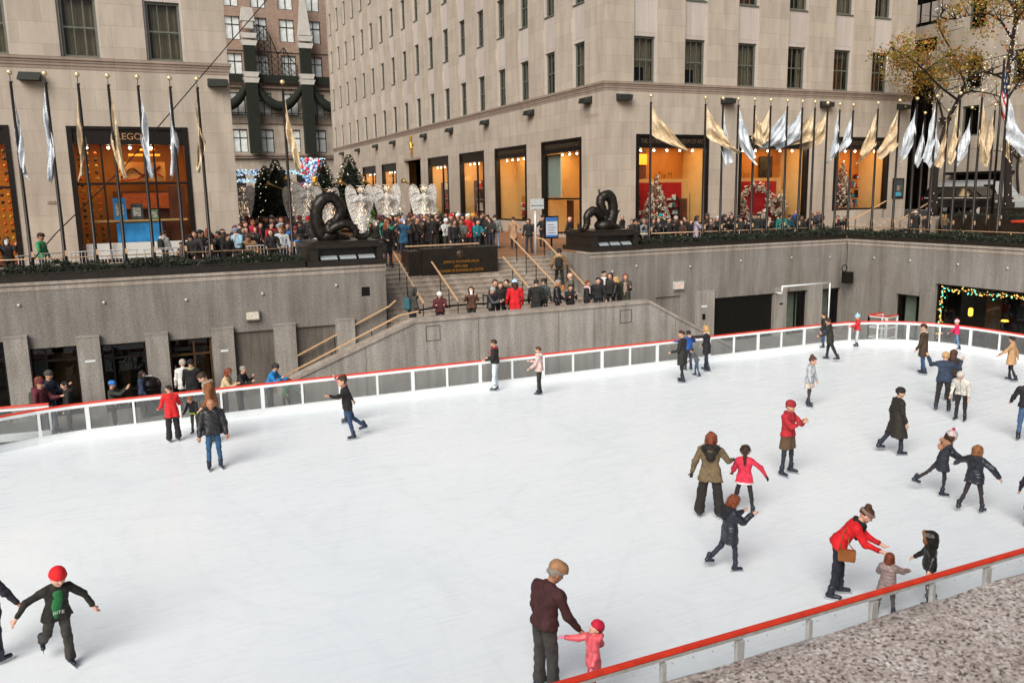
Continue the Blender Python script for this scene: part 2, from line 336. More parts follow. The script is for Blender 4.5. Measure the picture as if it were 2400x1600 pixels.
# ---------------------------------------------------------------- sunken plaza walls
ZF, ZW = -.3, 4.02
def panes(t, name, x0, x1, z0, z1, Y, mulls=(), trans=(), fm=BRONZE, gm=GLASSD, depth=.28, axis='x', label=None):
    """a window: frame with mullions, its pane and the dark room behind; axis x: in a wall facing -Y, axis y: in a wall facing -X"""
    F = lambda u, d, z: (u, Y+d, z) if axis == 'x' else (Y+d, u, z)
    def bx(mb, a, b, d0, d1, c, d): p, q = F(a, d0, c), F(b, d1, d); mb.box(min(p[0], q[0]), max(p[0], q[0]), min(p[1], q[1]), max(p[1], q[1]), c, d)
    mb = MB(); w = .07
    bx(mb, x0+.002, x0+w, depth-.1, depth, z0, z1); bx(mb, x1-w, x1-.002, depth-.1, depth, z0, z1); bx(mb, x0+w, x1-w, depth-.1, depth, z1-w, z1-.002); bx(mb, x0+w, x1-w, depth-.1, depth, z0, z0+w)
    for m_ in mulls: bx(mb, m_-.03, m_+.03, depth-.08, depth-.01, z0+w, z1-w)
    for m_ in trans: bx(mb, x0+w, x1-w, depth-.085, depth-.005, m_-.035, m_+.035)
    f = mb.build(name, fm, t, label=label)
    mb = MB(); bx(mb, x0+w, x1-w, depth-.05, depth-.04, z0+w, z1-w); mb.build('pane', gm, f)
    return f, F, bx
lw = thing('retaining_wall', 'high stained concrete wall left of the stairs with pilasters, windows and door', 'wall', (0, 30, ZF))
ops = [(-5.6, -3.95, -.3, 2.3), (-3.27, -1.92, -.3, 2.0), (-1.24, .11, -.3, 1.95), (.82, 2.2, -.3, 1.92), (2.92, 4.29, -.3, 2.0, .1), (5.03, 6.49, -.3, 2.0, .1), (7.52, 7.84, 2.96, 3.3, .06)]
X0 = -12
mb = MB(); mb.wall((X0, 30, ZF), (1, 0, 0), (0, -1, 0), 8.45-X0, ZW-ZF, [(a-X0, b-X0, c-ZF, d-ZF, *e) for a, b, c, d, *e in ops], .32)
mb.quad((8.45, 30, ZF), (8.45, 34.3, ZF), (8.45, 34.3, ZW), (8.45, 30, ZW)); mb.build('wall', CONC, lw)
mb = MB(); mb.box(X0, 8.47, 29.96, 31.1, ZW+.002, ZW+.1); mb.box(X0, 8.46, 29.985, 29.998, ZW-.17, ZW-.05); mb.build('coping', CAPM, lw)
mb = MB()
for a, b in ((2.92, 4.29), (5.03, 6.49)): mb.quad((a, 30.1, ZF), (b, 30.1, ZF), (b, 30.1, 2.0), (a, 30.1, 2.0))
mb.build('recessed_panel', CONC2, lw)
for a, b, h in ((-3.93, -3.27, 2.47), (-1.92, -1.24, 2.3), (.11, .82, 2.23), (2.22, 2.92, 2.23), (4.29, 5.03, 2.2), (6.49, 7.16, 2.2)):
    mb = MB(); mb.box(a+.003, b-.003, 29.8, 30.002, ZF, h-.05); mb.box(a-.004, b+.004, 29.785, 30.002, h-.05, h); mb.build('pilaster', CONCP, lw)
mb = MB(); mb.box(7.52, 7.84, 30.03, 30.06, 2.96, 3.3); mb.build('grille', BLACK, lw)
panes(lw, 'window', -5.6, -3.95, -.3, 2.3, 30, (), (1.7,)); panes(lw, 'window', -3.27, -1.92, -.3, 2.0, 30, (-2.85,), (1.55, .55)); panes(lw, 'window', -1.24, .11, -.3, 1.95, 30, (-.9,), (1.45, .35))
BRZ2 = mat('bronze_door', '5b4327', .4, .4, .2)
f, F, bx = panes(lw, 'door', .82, 2.2, -.3, 1.92, 30, (1.62,), (1.35,), BRZ2, GLASSD, .3); mb = MB(); mb.bar((.98, 30.16, .3), (.98, 30.16, 1.0), .03, .04); mb.build('handle', BRASS, f)
mb = MB(); mb.box(1.0, 1.5, 30.2, 30.22, 1.5, 1.62); mb.build('sign_plate', BLACK, f)
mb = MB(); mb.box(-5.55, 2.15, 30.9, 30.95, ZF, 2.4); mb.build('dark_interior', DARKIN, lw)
INT = mat('dim_wall', '5a4a38', .8, 0, .3, 3)
mb = MB(); mb.box(-2.7, -1.95, 30.6, 30.7, .2, 1.7); mb.box(-.7, -.45, 30.6, 30.65, -.3, 1.2); mb.box(1.7, 2.1, 30.5, 30.55, .2, 1.2); mb.build('interior_furniture', INT, lw)

rw = thing('retaining_wall', 'high stained concrete wall right of the stairs with dark shutter and two glass doors', 'wall', (24.5, 30.3, ZF)); YR = 30.3
ops = [(23.74, 27.25, -.3, 1.75), (27.97, 29.29, -.3, 1.77), (30.15, 31.4, -.3, 1.76), (20.6, 21.9, -.3, 2.0, .08)]
mb = MB(); mb.wall((17.3, YR, ZF), (1, 0, 0), (0, -1, 0), 31.66-17.3, ZW-ZF, [(a-17.3, b-17.3, c-ZF, d-ZF, *e) for a, b, c, d, *e in ops], .32)
mb.quad((17.3, 34.3, ZF), (17.3, YR, ZF), (17.3, YR, ZW), (17.3, 34.3, ZW)); mb.quad((20.6, YR+.08, ZF), (21.9, YR+.08, ZF), (21.9, YR+.08, 2.0), (20.6, YR+.08, 2.0)); mb.build('wall', CONC, rw)
mb = MB(); mb.box(17.28, 32.7, YR-.04, 31.4, ZW+.002, ZW+.1); mb.box(17.3, 31.6, YR-.015, YR-.002, ZW-.17, ZW-.05); mb.build('coping', CAPM, rw)
for a, b, h in ((22.72, 23.72, 2.15), (27.27, 27.95, 2.0), (29.3, 30.14, 2.1)):
    mb = MB(); mb.box(a, b, YR-.09, YR+.002, ZF, h); mb.build('pilaster', CONCP, rw)
mb = MB()
for i in range(36): mb.box(23.76+i*.0965, 23.76+i*.0965+.085, YR+.14, YR+.17+.02*(i % 2), ZF, 1.74)
mb.build('roller_shutter', BLACK, rw); PALEG = mat('pale_green_panel', '8d9684', .5, 0, .15, 3)
for a, b, z in ((27.97, 29.29, 1.77), (30.15, 31.4, 1.76)):
    f, F, bx = panes(rw, 'glass_door', a, b, ZF, z, YR, ((a*.45+b*.55),), (), BRONZE, GLASS, .25)
    mb = MB(); mb.box(a+.62, b-.1, YR+.6, YR+.65, ZF, z); mb.build('pale_panel', PALEG, f); mb = MB(); mb.box(a, b, YR+1.1, YR+1.15, ZF, z+.1); mb.build('dark_interior', DARKIN, f)
mb = MB(); mb.lathe([(.05, 0), (.09, .05), (.09, .22), (.05, .28)], (30.4, YR+.5, 1.2), 10); mb.build('wall_lamp', mat('lamp_glow', 'ffb040', .5, 0, 0, emit=2.5), rw)

sw = thing('retaining_wall', 'concrete wall on the right end of the rink with a wide dark shop window', 'wall', (31.66, 22, ZF)); XR = 31.66
ops = [(25.93, 27.26, -.3, 1.76), (19.0, 25.23, -.3, 2.4)]
mb = MB(); mb.wall((XR, YR, ZF), (0, -1, 0), (-1, 0, 0), YR-4, ZW-ZF, [(YR-b, YR-a, c-ZF, d-ZF) for a, b, c, d in ops], .32); mb.build('wall', CONC, sw)
mb = MB(); mb.box(XR-.04, 32.7, 4, YR-.042, ZW+.002, ZW+.1); mb.box(XR-.015, XR-.002, 4, YR-.06, ZW-.17, ZW-.05); mb.build('coping', CAPM, sw)
for a, b, h in ((25.25, 25.91, 2.0), (27.28, 27.95, 2.1), (29.3, 30.1, 2.3)):
    mb = MB(); mb.box(XR-.09, XR+.002, a, b, ZF, h); mb.build('pilaster', CONC, sw)
f, F, bx = panes(sw, 'window', 25.93, 27.26, ZF, 1.76, XR, (), (), BRONZE, GLASS, .25, 'y'); mb = MB(); mb.box(XR+.6, XR+.65, 26.65, 27.2, ZF, 1.7); mb.build('pale_panel', PALEG, f)
f, F, bx = panes(sw, 'shop_window', 19.0, 25.23, ZF, 2.4, XR, (21.2,), (), BRONZE, GLASS, .25, 'y', 'wide dark restaurant window edged with string lights')
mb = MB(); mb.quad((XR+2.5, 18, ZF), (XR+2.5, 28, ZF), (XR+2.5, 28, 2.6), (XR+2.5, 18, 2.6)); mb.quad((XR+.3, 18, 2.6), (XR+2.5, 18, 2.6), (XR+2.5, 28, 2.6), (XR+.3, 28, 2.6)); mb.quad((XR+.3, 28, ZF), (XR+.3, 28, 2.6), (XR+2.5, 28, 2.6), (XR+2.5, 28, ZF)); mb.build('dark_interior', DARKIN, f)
mb = MB(); mb.box(XR+1.6, XR+1.7, 19, 24.2, .2, .3); mb.box(XR+2.1, XR+2.2, 23.6, 24.3, ZF, 2.3); mb.box(XR+1.2, XR+1.5, 20.5, 23, -.2, .45); mb.build('tables', mat('table_wood', '4a3524', .5), f)
LG = mat('warm_bulb', 'ffc060', .5, 0, 0, emit=.7); LG2 = mat('green_bulb', '58d8b0', .5, 0, 0, emit=1.5)
for nm, y, z in (('table_lamp', 24.5, .95), ('ceiling_lamp', 22.9, .9), ('ceiling_lamp', 20.6, 1.2)):
    mb = MB(); mb.lathe([(.06, 0), (.1, .06), (.1, .3), (.06, .36)] if nm == 'table_lamp' else [(.02, 0), (.16, .03), (.12, .09)], (XR+1.4, y, z), 10); mb.build(nm, MATS['lamp_glow'], f)
t = thing('string_lights', 'green garland of small warm lights framing the dark window at right', 'string lights', (XR+.1, 22, 0)); mg = MB(); ml = MB(); m2 = MB()
path = [(24.95, z) for z in np.linspace(-.2, 2.15, 26)]+[(y, 2.2) for y in np.linspace(24.9, 19.1, 62)]
mg.tube([(XR+.12, y, z) for y, z in path], .035, 6, 0)
for y, z in path:
    for k in range(2):
        q = (XR+.07+RNG.normal()*.02, y+RNG.normal()*.07, z+RNG.normal()*.07-.03); (ml if RNG.random() < .68 else m2).ball(q, .021 if RNG.random() < .7 else .032, 6)
mg.build('garland', mat('garland_green', '1d2a14', .8, 0, .4, 20), t); ml.build('warm_lights', LG, t); m2.build('green_lights', LG2, t)

# small fittings on the walls
def exit_sign(label, x, Y, z, frame, redtext):
    t = thing('exit_sign', label, 'exit sign', (x, Y, z)); mb = MB(); mb.box(x-.24, x+.24, Y-.16, Y-.004, z, z+.34); mb.build('housing', frame, t)
    mb = MB(); mb.box(x-.2, x+.2, Y-.172, Y-.162, z+.05, z+.29); mb.build('face', mat('sign_face', 'd9d4c4', .5, 0, .04), t)
    text('lettering', 'EXIT', .33, (x, Y-.174, z+.09), (1, 0, 0), redtext, t, .16, .002)
exit_sign('boxed pale EXIT sign mounted on the left concrete wall above the glass door', 3.59, 30, 2.4, mat('aged_steel', '8f8474', .5, .3), mat('faded_sign', 'b0a48f', .6))
exit_sign('boxed EXIT sign with pale red letters on the right concrete wall', 21.75, YR, 2.3, STEELG, mat('pale_red', 'd8705e', .6))
mb = MB()
for a, b in (((27.2, 29.75, 1.78), (27.2, 29.75, 2.12)), ((27.2, 29.75, 1.8), (27.2, 30.2, 1.8)), ((27.17, 29.75, 2.12), (30.16, 29.75, 2.12)), ((30.13, 29.75, 2.12), (30.13, 29.75, ZF))): mb.tube([a, b], .035, 8)
mb.build('pipe_frame', WHITEP, label='white pipe frame standing before the glass doors in the right wall', cat='pipe frame')
t = thing('loudspeaker', 'black loudspeaker box with cable loop hung in the right wall corner', 'loudspeaker', (31.1, 29.6, 2.05))
mb = MB(); mb.box(30.9, 31.3, 29.45, 29.8, 2.05, 2.6); mb.build('box', BLACK, t)
mb = MB(); mb.tube([(30.85+.16*cos(a), 29.6, 2.78+.16*sin(a)) for a in np.linspace(0, 2*pi, 20)], .025, 6); mb.tube([(30.95, 29.6, 2.75), (31.3, 29.9, 3.3), (31.6, 30.2, 3.9)], .012, 5); mb.build('cable', BLACK, t)
STUD = mat('wall_stud', 'b9b2a8', .5, .2, .1)
for par, xs, Y in ((lw, (-3.4, -1.0, 1.5, 4.0, 6.6), 30), (rw, (18.4, 19.6, 22.4, 25.2, 28.2, 30.6), YR)):
    for x in xs: mb = MB(); mb.tube([(x, Y-.005, 3.35+.1*sin(x*3)), (x, Y-.05, 3.35+.1*sin(x*3))], [.06, .045], 10); mb.build('stud', STUD, par)
for y in (28.6, 26.6, 24.2, 22.0): mb = MB(); mb.tube([(XR-.005, y, 3.3), (XR-.05, y, 3.3)], [.06, .045], 10); mb.build('stud', RUST_ if 0 else STUD, sw)
for par, b_ in ((lw, (-1.72, -1.42, 29.79, 29.797, 1.45, 1.52)), (lw, (2.45, 2.7, 29.79, 29.797, 1.4, 1.47)), (rw, (23.0, 23.3, YR-.1, YR-.092, 1.4, 1.48)), (rw, (27.5, 27.7, YR-.1, YR-.092, 1.2, 1.28)), (rw, (23.05, 23.2, YR-.12, YR-.092, .85, 1.1))):
    mb = MB(); mb.box(*b_); mb.build('plate', WHITEP if b_[5] > 1.3 or par is lw else BLACK, par)

# ---------------------------------------------------------------- stairs
st = thing('staircase', 'wide grey stone steps rising from the landing to the upper plaza', 'staircase', (12.9, 32, 1.65)); mb = MB(); n = 13; rz = (3.75-1.65)/n
for i in range(n): mb.box(8.452, 17.298, 30.0+i*.33, 34.3, 1.65+i*rz, 1.65+(i+1)*rz-.03); mb.box(8.452, 17.298, 29.97+i*.33, 34.3, 1.65+(i+1)*rz-.03, 1.65+(i+1)*rz)
mb.build('steps', STEP, st)
mb = MB(); mb.box(8.2, 18.3, 27.41, 30-.001, ZF, 1.65); mb.build('landing', STEP, kind='structure')
for nm, xa, xb, lab in (('left', 8.2, 4.3, 'narrow stone flight of steps going down left between wall and sloping parapet'), ('right', 18.3, 22.2, 'narrow stone flight of steps going down right behind the sloping parapet')):
    mb = MB(); k = 12
    for i in range(k):
        a = xa+(xb-xa)*i/k; b = xa+(xb-xa)*(i+1)/k; mb.box(min(a, b), max(a, b), 27.41, 29.89, ZF, 1.65-(i+1)*1.95/(k+.0)*.96)
    mb.build('staircase', STEP, label=lab, cat='staircase')
pa = thing('parapet', 'broad concrete parapet with sloping ends between the stair landing and the ice', 'parapet', (13, 27.2, ZF))
top = [(4.2, .76), (8.55, 2.40), (18.06, 2.40), (22.5, .05)]
mb = MB(); mb.prism([(4.2, 27, ZF)]+[(x, 27, z-.1) for x, z in top]+[(22.5, 27, ZF)], (0, .4, 0)); mb.build('wall', CONCP, pa)
mb = MB(); T = np.array(top); Pp = [(x, 26.95, z-.098) for x, z in top]+[(x, 26.95, z+.02) for x, z in top[::-1]]
for i in range(3):
    a, b = top[i], top[i+1]; mb.prism([(a[0], 26.95, a[1]-.098), (b[0], 26.95, b[1]-.098), (b[0], 26.95, b[1]+.02), (a[0], 26.95, a[1]+.02)], (0, .5, 0))
mb.build('coping', CAPM, pa)
RUST = mat('rusty_joint', '4d3a2c', .9)
for x0, x1, z0, z1 in ((8.94, 9.46, 1.62, 2.15), (16.74, 17.26, 1.62, 2.12)):
    mb = MB(); w = .018
    for a in ((x0, x1, z0, z0+w), (x0, x1, z1-w, z1), (x0, x0+w, z0+w, z1-w), (x1-w, x1, z0+w, z1-w)): mb.box(a[0], a[1], 26.985, 26.999, a[2], a[3])
    mb.build('access_panel', RUST, pa)
mb = MB()
for x in (6.8, 10.9, 14.1, 15.6, 19.3): mb.box(x-.006, x+.006, 26.994, 26.999, ZF, np.interp(x, T[:, 0], T[:, 1])-.12)
mb.build('joints', RUST, pa)
def handrail(label, pts, posts, floor):
    c = np.mean(pts, 0); t = thing('handrail', label, 'handrail', (c[0], c[1], min(floor(*p) for p in posts)), group='brass handrails of the stairs')
    mb = MB(); 
    for a, b in zip(pts, pts[1:]): mb.bar(a, b, .055, .05)
    mb.build('rail', BRASS, t); P = np.array(pts)
    for x, y in posts:
        k = 1 if abs(P[0, 1]-P[-1, 1]) > abs(P[0, 0]-P[-1, 0]) else 0; s = np.argsort(P[:, k]); z = np.interp((x, y)[k], P[s, k], P[s, 2])
        mb = MB(); mb.bar((x, y, floor(x, y)), (x, y, z-.02), .028, .028); mb.build('post', BLACK, t)
    return t
fz = lambda x, y: 1.65 if y < 30 else min(3.75, 1.65+(int((y-30)/.33)+1)*rz)
for lab, x, ya, za, yb, zb in (('long brass handrail left of the dark inscribed slab', 9.85, 34.5, 4.68, 29.9, 2.55), ('shorter brass handrail below the left end of the inscribed slab', 11.26, 32.9, 3.85, 29.9, 2.52),
                               ('shorter brass handrail below the right end of the inscribed slab', 14.5, 32.9, 3.9, 29.9, 2.62), ('long brass handrail right of the inscribed slab with a climbing man beside it', 15.6, 34.5, 4.68, 29.9, 2.8)):
    handrail(lab, [(x, ya, za), (x, yb, zb)], [(x, y) for y in np.arange(29.95, ya-.3, .98)], fz)
handrail('brass handrail fixed to the side wall beneath the right sculpture plinth', [(17.15, 35.2, 4.55), (17.15, 34.3, 4.5), (17.15, 30.4, 2.72)], [(17.15, 34.2), (17.15, 32), (17.15, 30.5)], fz)
sl = lambda x, y: max(ZF, 1.65-max(0, (8.2-x))*.48)
handrail('slim brass handrail on the left wall of the descending side stair', [(8.75, 29.85, 2.75), (8.5, 29.85, 2.55), (4.42, 29.85, .74)], [(8.4, 29.85), (6.4, 29.85), (4.6, 29.85)], sl)
handrail('slim brass handrail just behind the sloping left parapet', [(8.9, 27.62, 2.6), (8.2, 27.62, 2.5), (4.2, 27.62, .8)], [(8.6, 27.62), (7.2, 27.62), (5.8, 27.62), (4.5, 27.62)], sl)
# ---------------------------------------------------------------- upper plaza ground
mb = MB(); ZP = 3.75
for x0, x1, y0, y1 in ((-45, 8.45, 31.1, 34.3), (17.3, 32.7, 31.4, 34.3), (32.7, 47.2, -8, 34.3)): mb.box(x0, x1, y0, y1, ZP-.1, ZP)
mb.quad((-45, 34.3, ZP), (47.2, 34.3, ZP), (47.2, 44, 3.9), (-45, 44, 3.9)); mb.quad((-45, 44, 3.9), (47.2, 44, 3.9), (47.2, 112, 4.7), (-45, 112, 4.7))
mb.build('upper_plaza', PAV, kind='structure')
ASPH = mat('asphalt', '4a4a4a', .85, 0, .2, 20, .2, 80)
mb = MB(); mb.quad((-60, 112, 4.68), (110, 112, 4.68), (110, 140, 4.7), (-60, 140, 4.7)); mb.build('avenue', ASPH, kind='structure')
mb = MB(); mb.box(47.2, 57.9, -8, 111.9, 4.4, 4.65); mb.build('side_street', ASPH, kind='structure')
mb = MB(); mb.quad((-500, -500, -1), (500, -500, -1), (500, 600, -1), (-500, 600, -1)); mb.build('ground', ASPH, kind='structure')

# inscribed slab
t = thing('inscribed_slab', 'dark polished stone slab with gold lettering and portrait medallion on the stairs', 'monument', (12.6, 33.2, 2.9))
mb = MB(); mb.box(10.9, 14.3, 33.0, 33.6, 2.9, 4.38); mb.box(10.35, 10.9, 33.15, 34.2, 2.9, 4.3); mb.build('slab', DSTONE, t)
GOLD = mat('gold_letters', 'c98a2a', .4, .5, .05)
text('lettering', 'JOHN D ROCKEFELLER JR', 1.62, (12.62, 33, 3.72), (1, 0, 0), GOLD, t, .13, .006)
text('lettering', '1874-1960', .58, (12.6, 33, 3.555), (1, 0, 0), GOLD, t, .10, .006)
text('lettering', 'FOUNDER OF ROCKEFELLER CENTER', 2.05, (12.6, 33, 3.375), (1, 0, 0), GOLD, t, .105, .006)
mb = MB(); mb.tube([(12.6, 33.0, 4.1), (12.6, 32.97, 4.1)], [.2, .17], 20); mb.ball((12.58, 32.97, 4.13), (.08, .03, .1), 10); mb.ball((12.6, 32.97, 4.02), (.06, .025, .06), 8); mb.build('medallion', mat('old_bronze', '4a3d2b', .4, .5, .2), t)
mb = MB(); mb.bar((10.3, 33.4, 4.5), (13.6, 33.4, 4.5), .06, .05); mb.build('rail', BRASS, t)
mb = MB()
for x in (10.35, 11.5, 12.6, 13.5): mb.bar((x, 33.4, 4.37), (x, 33.4, 4.48), .03, .03)
mb.build('rail_post', BLACK, t)

# plinths
def plinth(label, x0, x1, y0, y1):
    t = thing('plinth', label, 'plinth', ((x0+x1)/2, (y0+y1)/2, 4.12), group='sculpture plinths'); z0, z1 = 4.125, 4.97
    mb = MB(); mb.box(x0-.12, x1+.12, y0-.06, y1+.1, z0, z0+.2); mb.box(x0, x1, y0+.3, y1, z0+.2, z1-.2)
    for a, b in ((x0, x0+.3), (x1-.22, x1)): mb.box(a, b, y0+.02, y0+.298, z0+.2, z1-.2)
    mb.box(x0-.06, x1+.06, y0-.03, y1+.05, z1-.2, z1-.05); mb.box(x0+.1, x1-.1, y0+.1, y1-.1, z1-.05, z1+.02); mb.build('block', DSTONE, t)
    mb = MB(); L = x1-x0-.6
    for i in range(3):
        a = x0+.36+L*i/3; mb.obox((a+L/6, y0+.16, z0+.29), (L/6-.05, 0, 0), (0, .1, .06), (0, -.006, .01))
    mb.build('white_panel', mat('white_panel', '9ba3a8', .5, 0, .1), t); return t
plinth('dark stone plinth under the coiled bronze serpent left of the stairs', 5.72, 8.4, 30.0, 32.7)
plinth('dark stone plinth under the coiled bronze serpent right of the stairs', 17.42, 19.7, 30.3, 32.6)
BRZ = mat('dark_patina_bronze', '2a2620', .38, .5, .3, 6, .2, 25)
def spl(P, n=8):
    P = [np.array(p, float) for p in P]; out = []
    Q = [2*P[0]-P[1]]+P+[2*P[-1]-P[-2]]
    for i in range(1, len(Q)-2):
        for k in range(n):
            u = k/n; a, b, c, d = Q[i-1:i+3]; out.append(.5*(2*b+(c-a)*u+(2*a-5*b+4*c-d)*u*u+(3*b-a-3*c+d)*u**3))
    return out+[P[-1]]
def serpent(label, pts, rad, Y, fins, loc):
    mb = MB(); S = spl([(x, Y+dy, z) for x, dy, z in pts], 14); R = np.interp(np.linspace(0, 1, len(S)), np.linspace(0, 1, len(rad)), rad)*(1+.025*np.sin(np.arange(len(S))*.8)+.05*np.sin(np.arange(len(S))*.21)); mb.tube(S, list(R), 14)
    for x, dy, z, sx, sz in fins: mb.prism([(x-sx*.5, Y+dy, z), (x+sx*.5, Y+dy, z), (x+sx, Y+dy-.05, z+sz)], (0, .1, 0))
    mb.ball((pts[0][0], Y+pts[0][1], 5.15), (.5, .42, .3), 14); S_ = np.array(S)
    for i_ in range(8, len(S)-10, 6):
        tg = S_[i_+1]-S_[i_-1]; tg /= np.linalg.norm(tg); nn_ = np.array([-tg[2], 0, tg[0]]); b_ = S_[i_]+nn_*R[i_]*.9; mb.add([b_-tg*.06, b_+tg*.06, b_+tg*.1+nn_*.09, b_+(0, .03, 0), b_-(0, .03, 0)], [(0, 3, 2), (3, 1, 2), (1, 4, 2), (4, 0, 2)])
    mb.ball((pts[0][0]+.3, Y+pts[0][1]+.1, 5.05), (.55, .4, .2), 12)
    return mb.build('serpent_sculpture', BRZ, label=label, cat='sculpture', smooth=True)
serpent('dark bronze coiled serpent sculpture on the plinth left of the stairs', [(6.75, .25, 4.99), (6.35, .15, 5.5), (6.3, .05, 6.1), (6.55, 0, 6.5), (6.95, 0, 6.52), (7.2, .05, 6.15), (7.05, .1, 5.75), (6.75, .05, 5.55), (6.7, -.1, 5.35), (6.95, -.2, 5.5), (7.3, -.25, 5.58), (7.6, -.25, 5.4), (7.68, -.25, 5.15), (7.9, -.25, 5.06), (8.12, -.25, 5.15), (8.16, -.25, 5.3)],
        [.32, .27, .23, .21, .2, .185, .17, .16, .15, .16, .155, .14, .12, .1, .085, .06], 31.2, [(6.25, 0, 6.0, -.3, .3), (6.8, 0, 6.7, .3, .12)], None)
serpent('dark bronze coiled serpent sculpture on the plinth right of the stairs', [(18.75, .1, 4.99), (19.1, .1, 5.5), (19.1, .05, 6.1), (18.85, 0, 6.45), (18.5, 0, 6.3), (18.5, 0, 5.95), (18.75, .05, 5.6), (18.6, .1, 5.3), (18.35, -.1, 5.6), (18.0, -.2, 5.8), (17.7, -.2, 5.6), (17.68, -.2, 5.25), (17.55, -.2, 5.03), (17.35, -.2, 5.05), (17.28, -.2, 5.28)],
        [.32, .25, .22, .21, .2, .18, .17, .16, .18, .18, .17, .14, .11, .09, .06], 31.4, [(18.5, 0, 6.4, -.12, .3), (19.2, 0, 5.6, .25, .2)], None)

# hedges in dark planters
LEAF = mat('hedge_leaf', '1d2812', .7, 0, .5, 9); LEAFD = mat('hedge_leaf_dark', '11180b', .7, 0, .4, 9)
def hedge(label, x0, x1, y0, y1, z0, h, n, seed=0):
    r = np.random.default_rng(seed); mb = MB(); ax = x1-x0 > y1-y0
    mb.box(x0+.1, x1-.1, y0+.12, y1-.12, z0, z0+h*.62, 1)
    for _ in range(n):
        x, y = r.uniform(x0, x1), r.uniform(y0, y1); lng = x if ax else y
        top = z0+h*(.72+.2*sin(lng*2.1)+.14*sin(lng*5.3+1)+.1*r.normal()); z = top if r.random() < .55 else r.uniform(z0, top)
        if z < top-.05 and r.random() < .8:
            if ax: y = y0+r.normal()*.05 if r.random() < .8 else y1
            else: x = x0+r.normal()*.05 if r.random() < .8 else x1
        s = r.uniform(.03, .075); a = r.normal(size=3); a /= np.linalg.norm(a); b = np.cross(a, r.normal(size=3)); b /= np.linalg.norm(b); c = np.array([x, y, z])
        mb.add([c-a*s, c-b*s*.5, c+a*s*1.2, c+b*s*.5], [(0, 1, 2, 3)], 0 if r.random() < .6 else 1)
    return mb.build('hedge', [LEAF, LEAFD], label=label, cat='hedge', uv=False)
def planter(label, x0, x1, y0, y1, z0, z1):
    mb = MB(); mb.box(x0, x1, y0, y1, z0, z1); mb.box(x0-.02, x1+.02, y0-.02, y0+.12, z1, z1+.04); return mb.build('planter', DSTONE, label=label, cat='planter')
planter('long dark stone planter trough on top of the left concrete wall', -12, 5.55, 30.0, 31.2, 4.125, 4.36); hedge('long dark green hedge along the top of the left concrete wall', -12, 5.55, 30.1, 31.1, 4.3, .36, 9000, 1)
planter('long dark stone planter trough on top of the right concrete wall', 19.9, 31.6, 30.32, 31.5, 4.125, 4.3); hedge('dark green hedge along the top of the right concrete wall', 19.9, 32.6, 30.45, 31.4, 4.25, .36, 6000, 2)
planter('dark stone planter trough above the wall at the right end of the rink', 31.7, 32.8, 5, 30.28, 4.125, 4.3); hedge('dark green hedge above the wall at the right end of the rink', 31.8, 32.7, 5, 30.3, 4.25, .36, 9000, 3)
def ropeline(label, pts, step=1.6):
    t = thing('railing', label, 'railing', (*np.mean(pts, 0)[:2], ZP)); mb = MB(); 
    for a, b in zip(pts, pts[1:]): mb.tube([a, b], .022, 6)
    mb.build('rail', BRASS, t)
    for p in resample([q[:2] for q in pts], step):
        mb = MB(); mb.tube([(p[0], p[1], ZP), (p[0], p[1], pts[0][2]-.02)], .018, 6); mb.build('post', BRASS, t)
ropeline('low brass railing behind the left hedge', [(-12, 32, 4.72), (5.9, 32, 4.72)], 2.2); ropeline('low brass railing behind the hedge right of the stairs', [(19.9, 32.2, 4.68), (33.4, 32.2, 4.6)], 2.2); ropeline('low brass railing behind the hedge at the right end', [(33.4, 32.0, 4.6), (33.4, 10, 4.6)], 2.2)

# flag poles and flags
POLEM = mat('pole_black', '1d1813', .4, .3, .15); GOLDB = mat('gold_ball', 'ecd7a8', .25, .6, .05)
pole0 = thing('flagpole', '', 'flagpole', group='black flagpoles with gold balls', local=True)
mb = MB(); mb.tube([(0, 0, 0), (0, 0, 1.1), (0, 0, 1.12), (0, 0, 6.6)], [.085, .08, .062, .042], 10); mb.lathe([(.11, 0), (.11, .08), (.09, .1)], n=10); mb.tube([(-.04, 0, 6.6), (.06, 0, 6.6)], .03, 6); mb.tube([(0, 0, 6.6), (0, 0, 6.85)], .012, 6); mb.build('pole', POLEM, pole0)
mb = MB(); mb.ball((0, 0, 6.9), (.085), 12); mb.build('gold_ball', GOLDB, pole0)
mb = MB(); mb.obox((.05, -.07, 1.15), (.035, 0, 0), (0, .02, 0), (0, 0, .09)); mb.build('cleat', BRASS, pole0)
def flagmat(name, col, rough):
    m, nt, b, o = newmat(name); inp(b, Roughness=rough, Metallic=.12); v = coords(nt, 'Object'); f = noise(nt, v, 3.5, 5, .65)
    c = lin(col); lk(nt, ramp(nt, f, [(.3, [x*.64 for x in c]), (.55, c), (.75, [min(.95, x*1.35) for x in c])]), b.inputs['Base Color'])
    bp = nd(nt, 'ShaderNodeBump'); inp(bp, Strength=.7, Distance=.06); lk(nt, noise(nt, v, 9, 4), bp.inputs['Height']); lk(nt, bp.outputs['Normal'], b.inputs['Normal']); return m
FG = flagmat('gold_cloth', 'd1bb98', .46); FS = flagmat('silver_cloth', 'c9d0d5', .42)
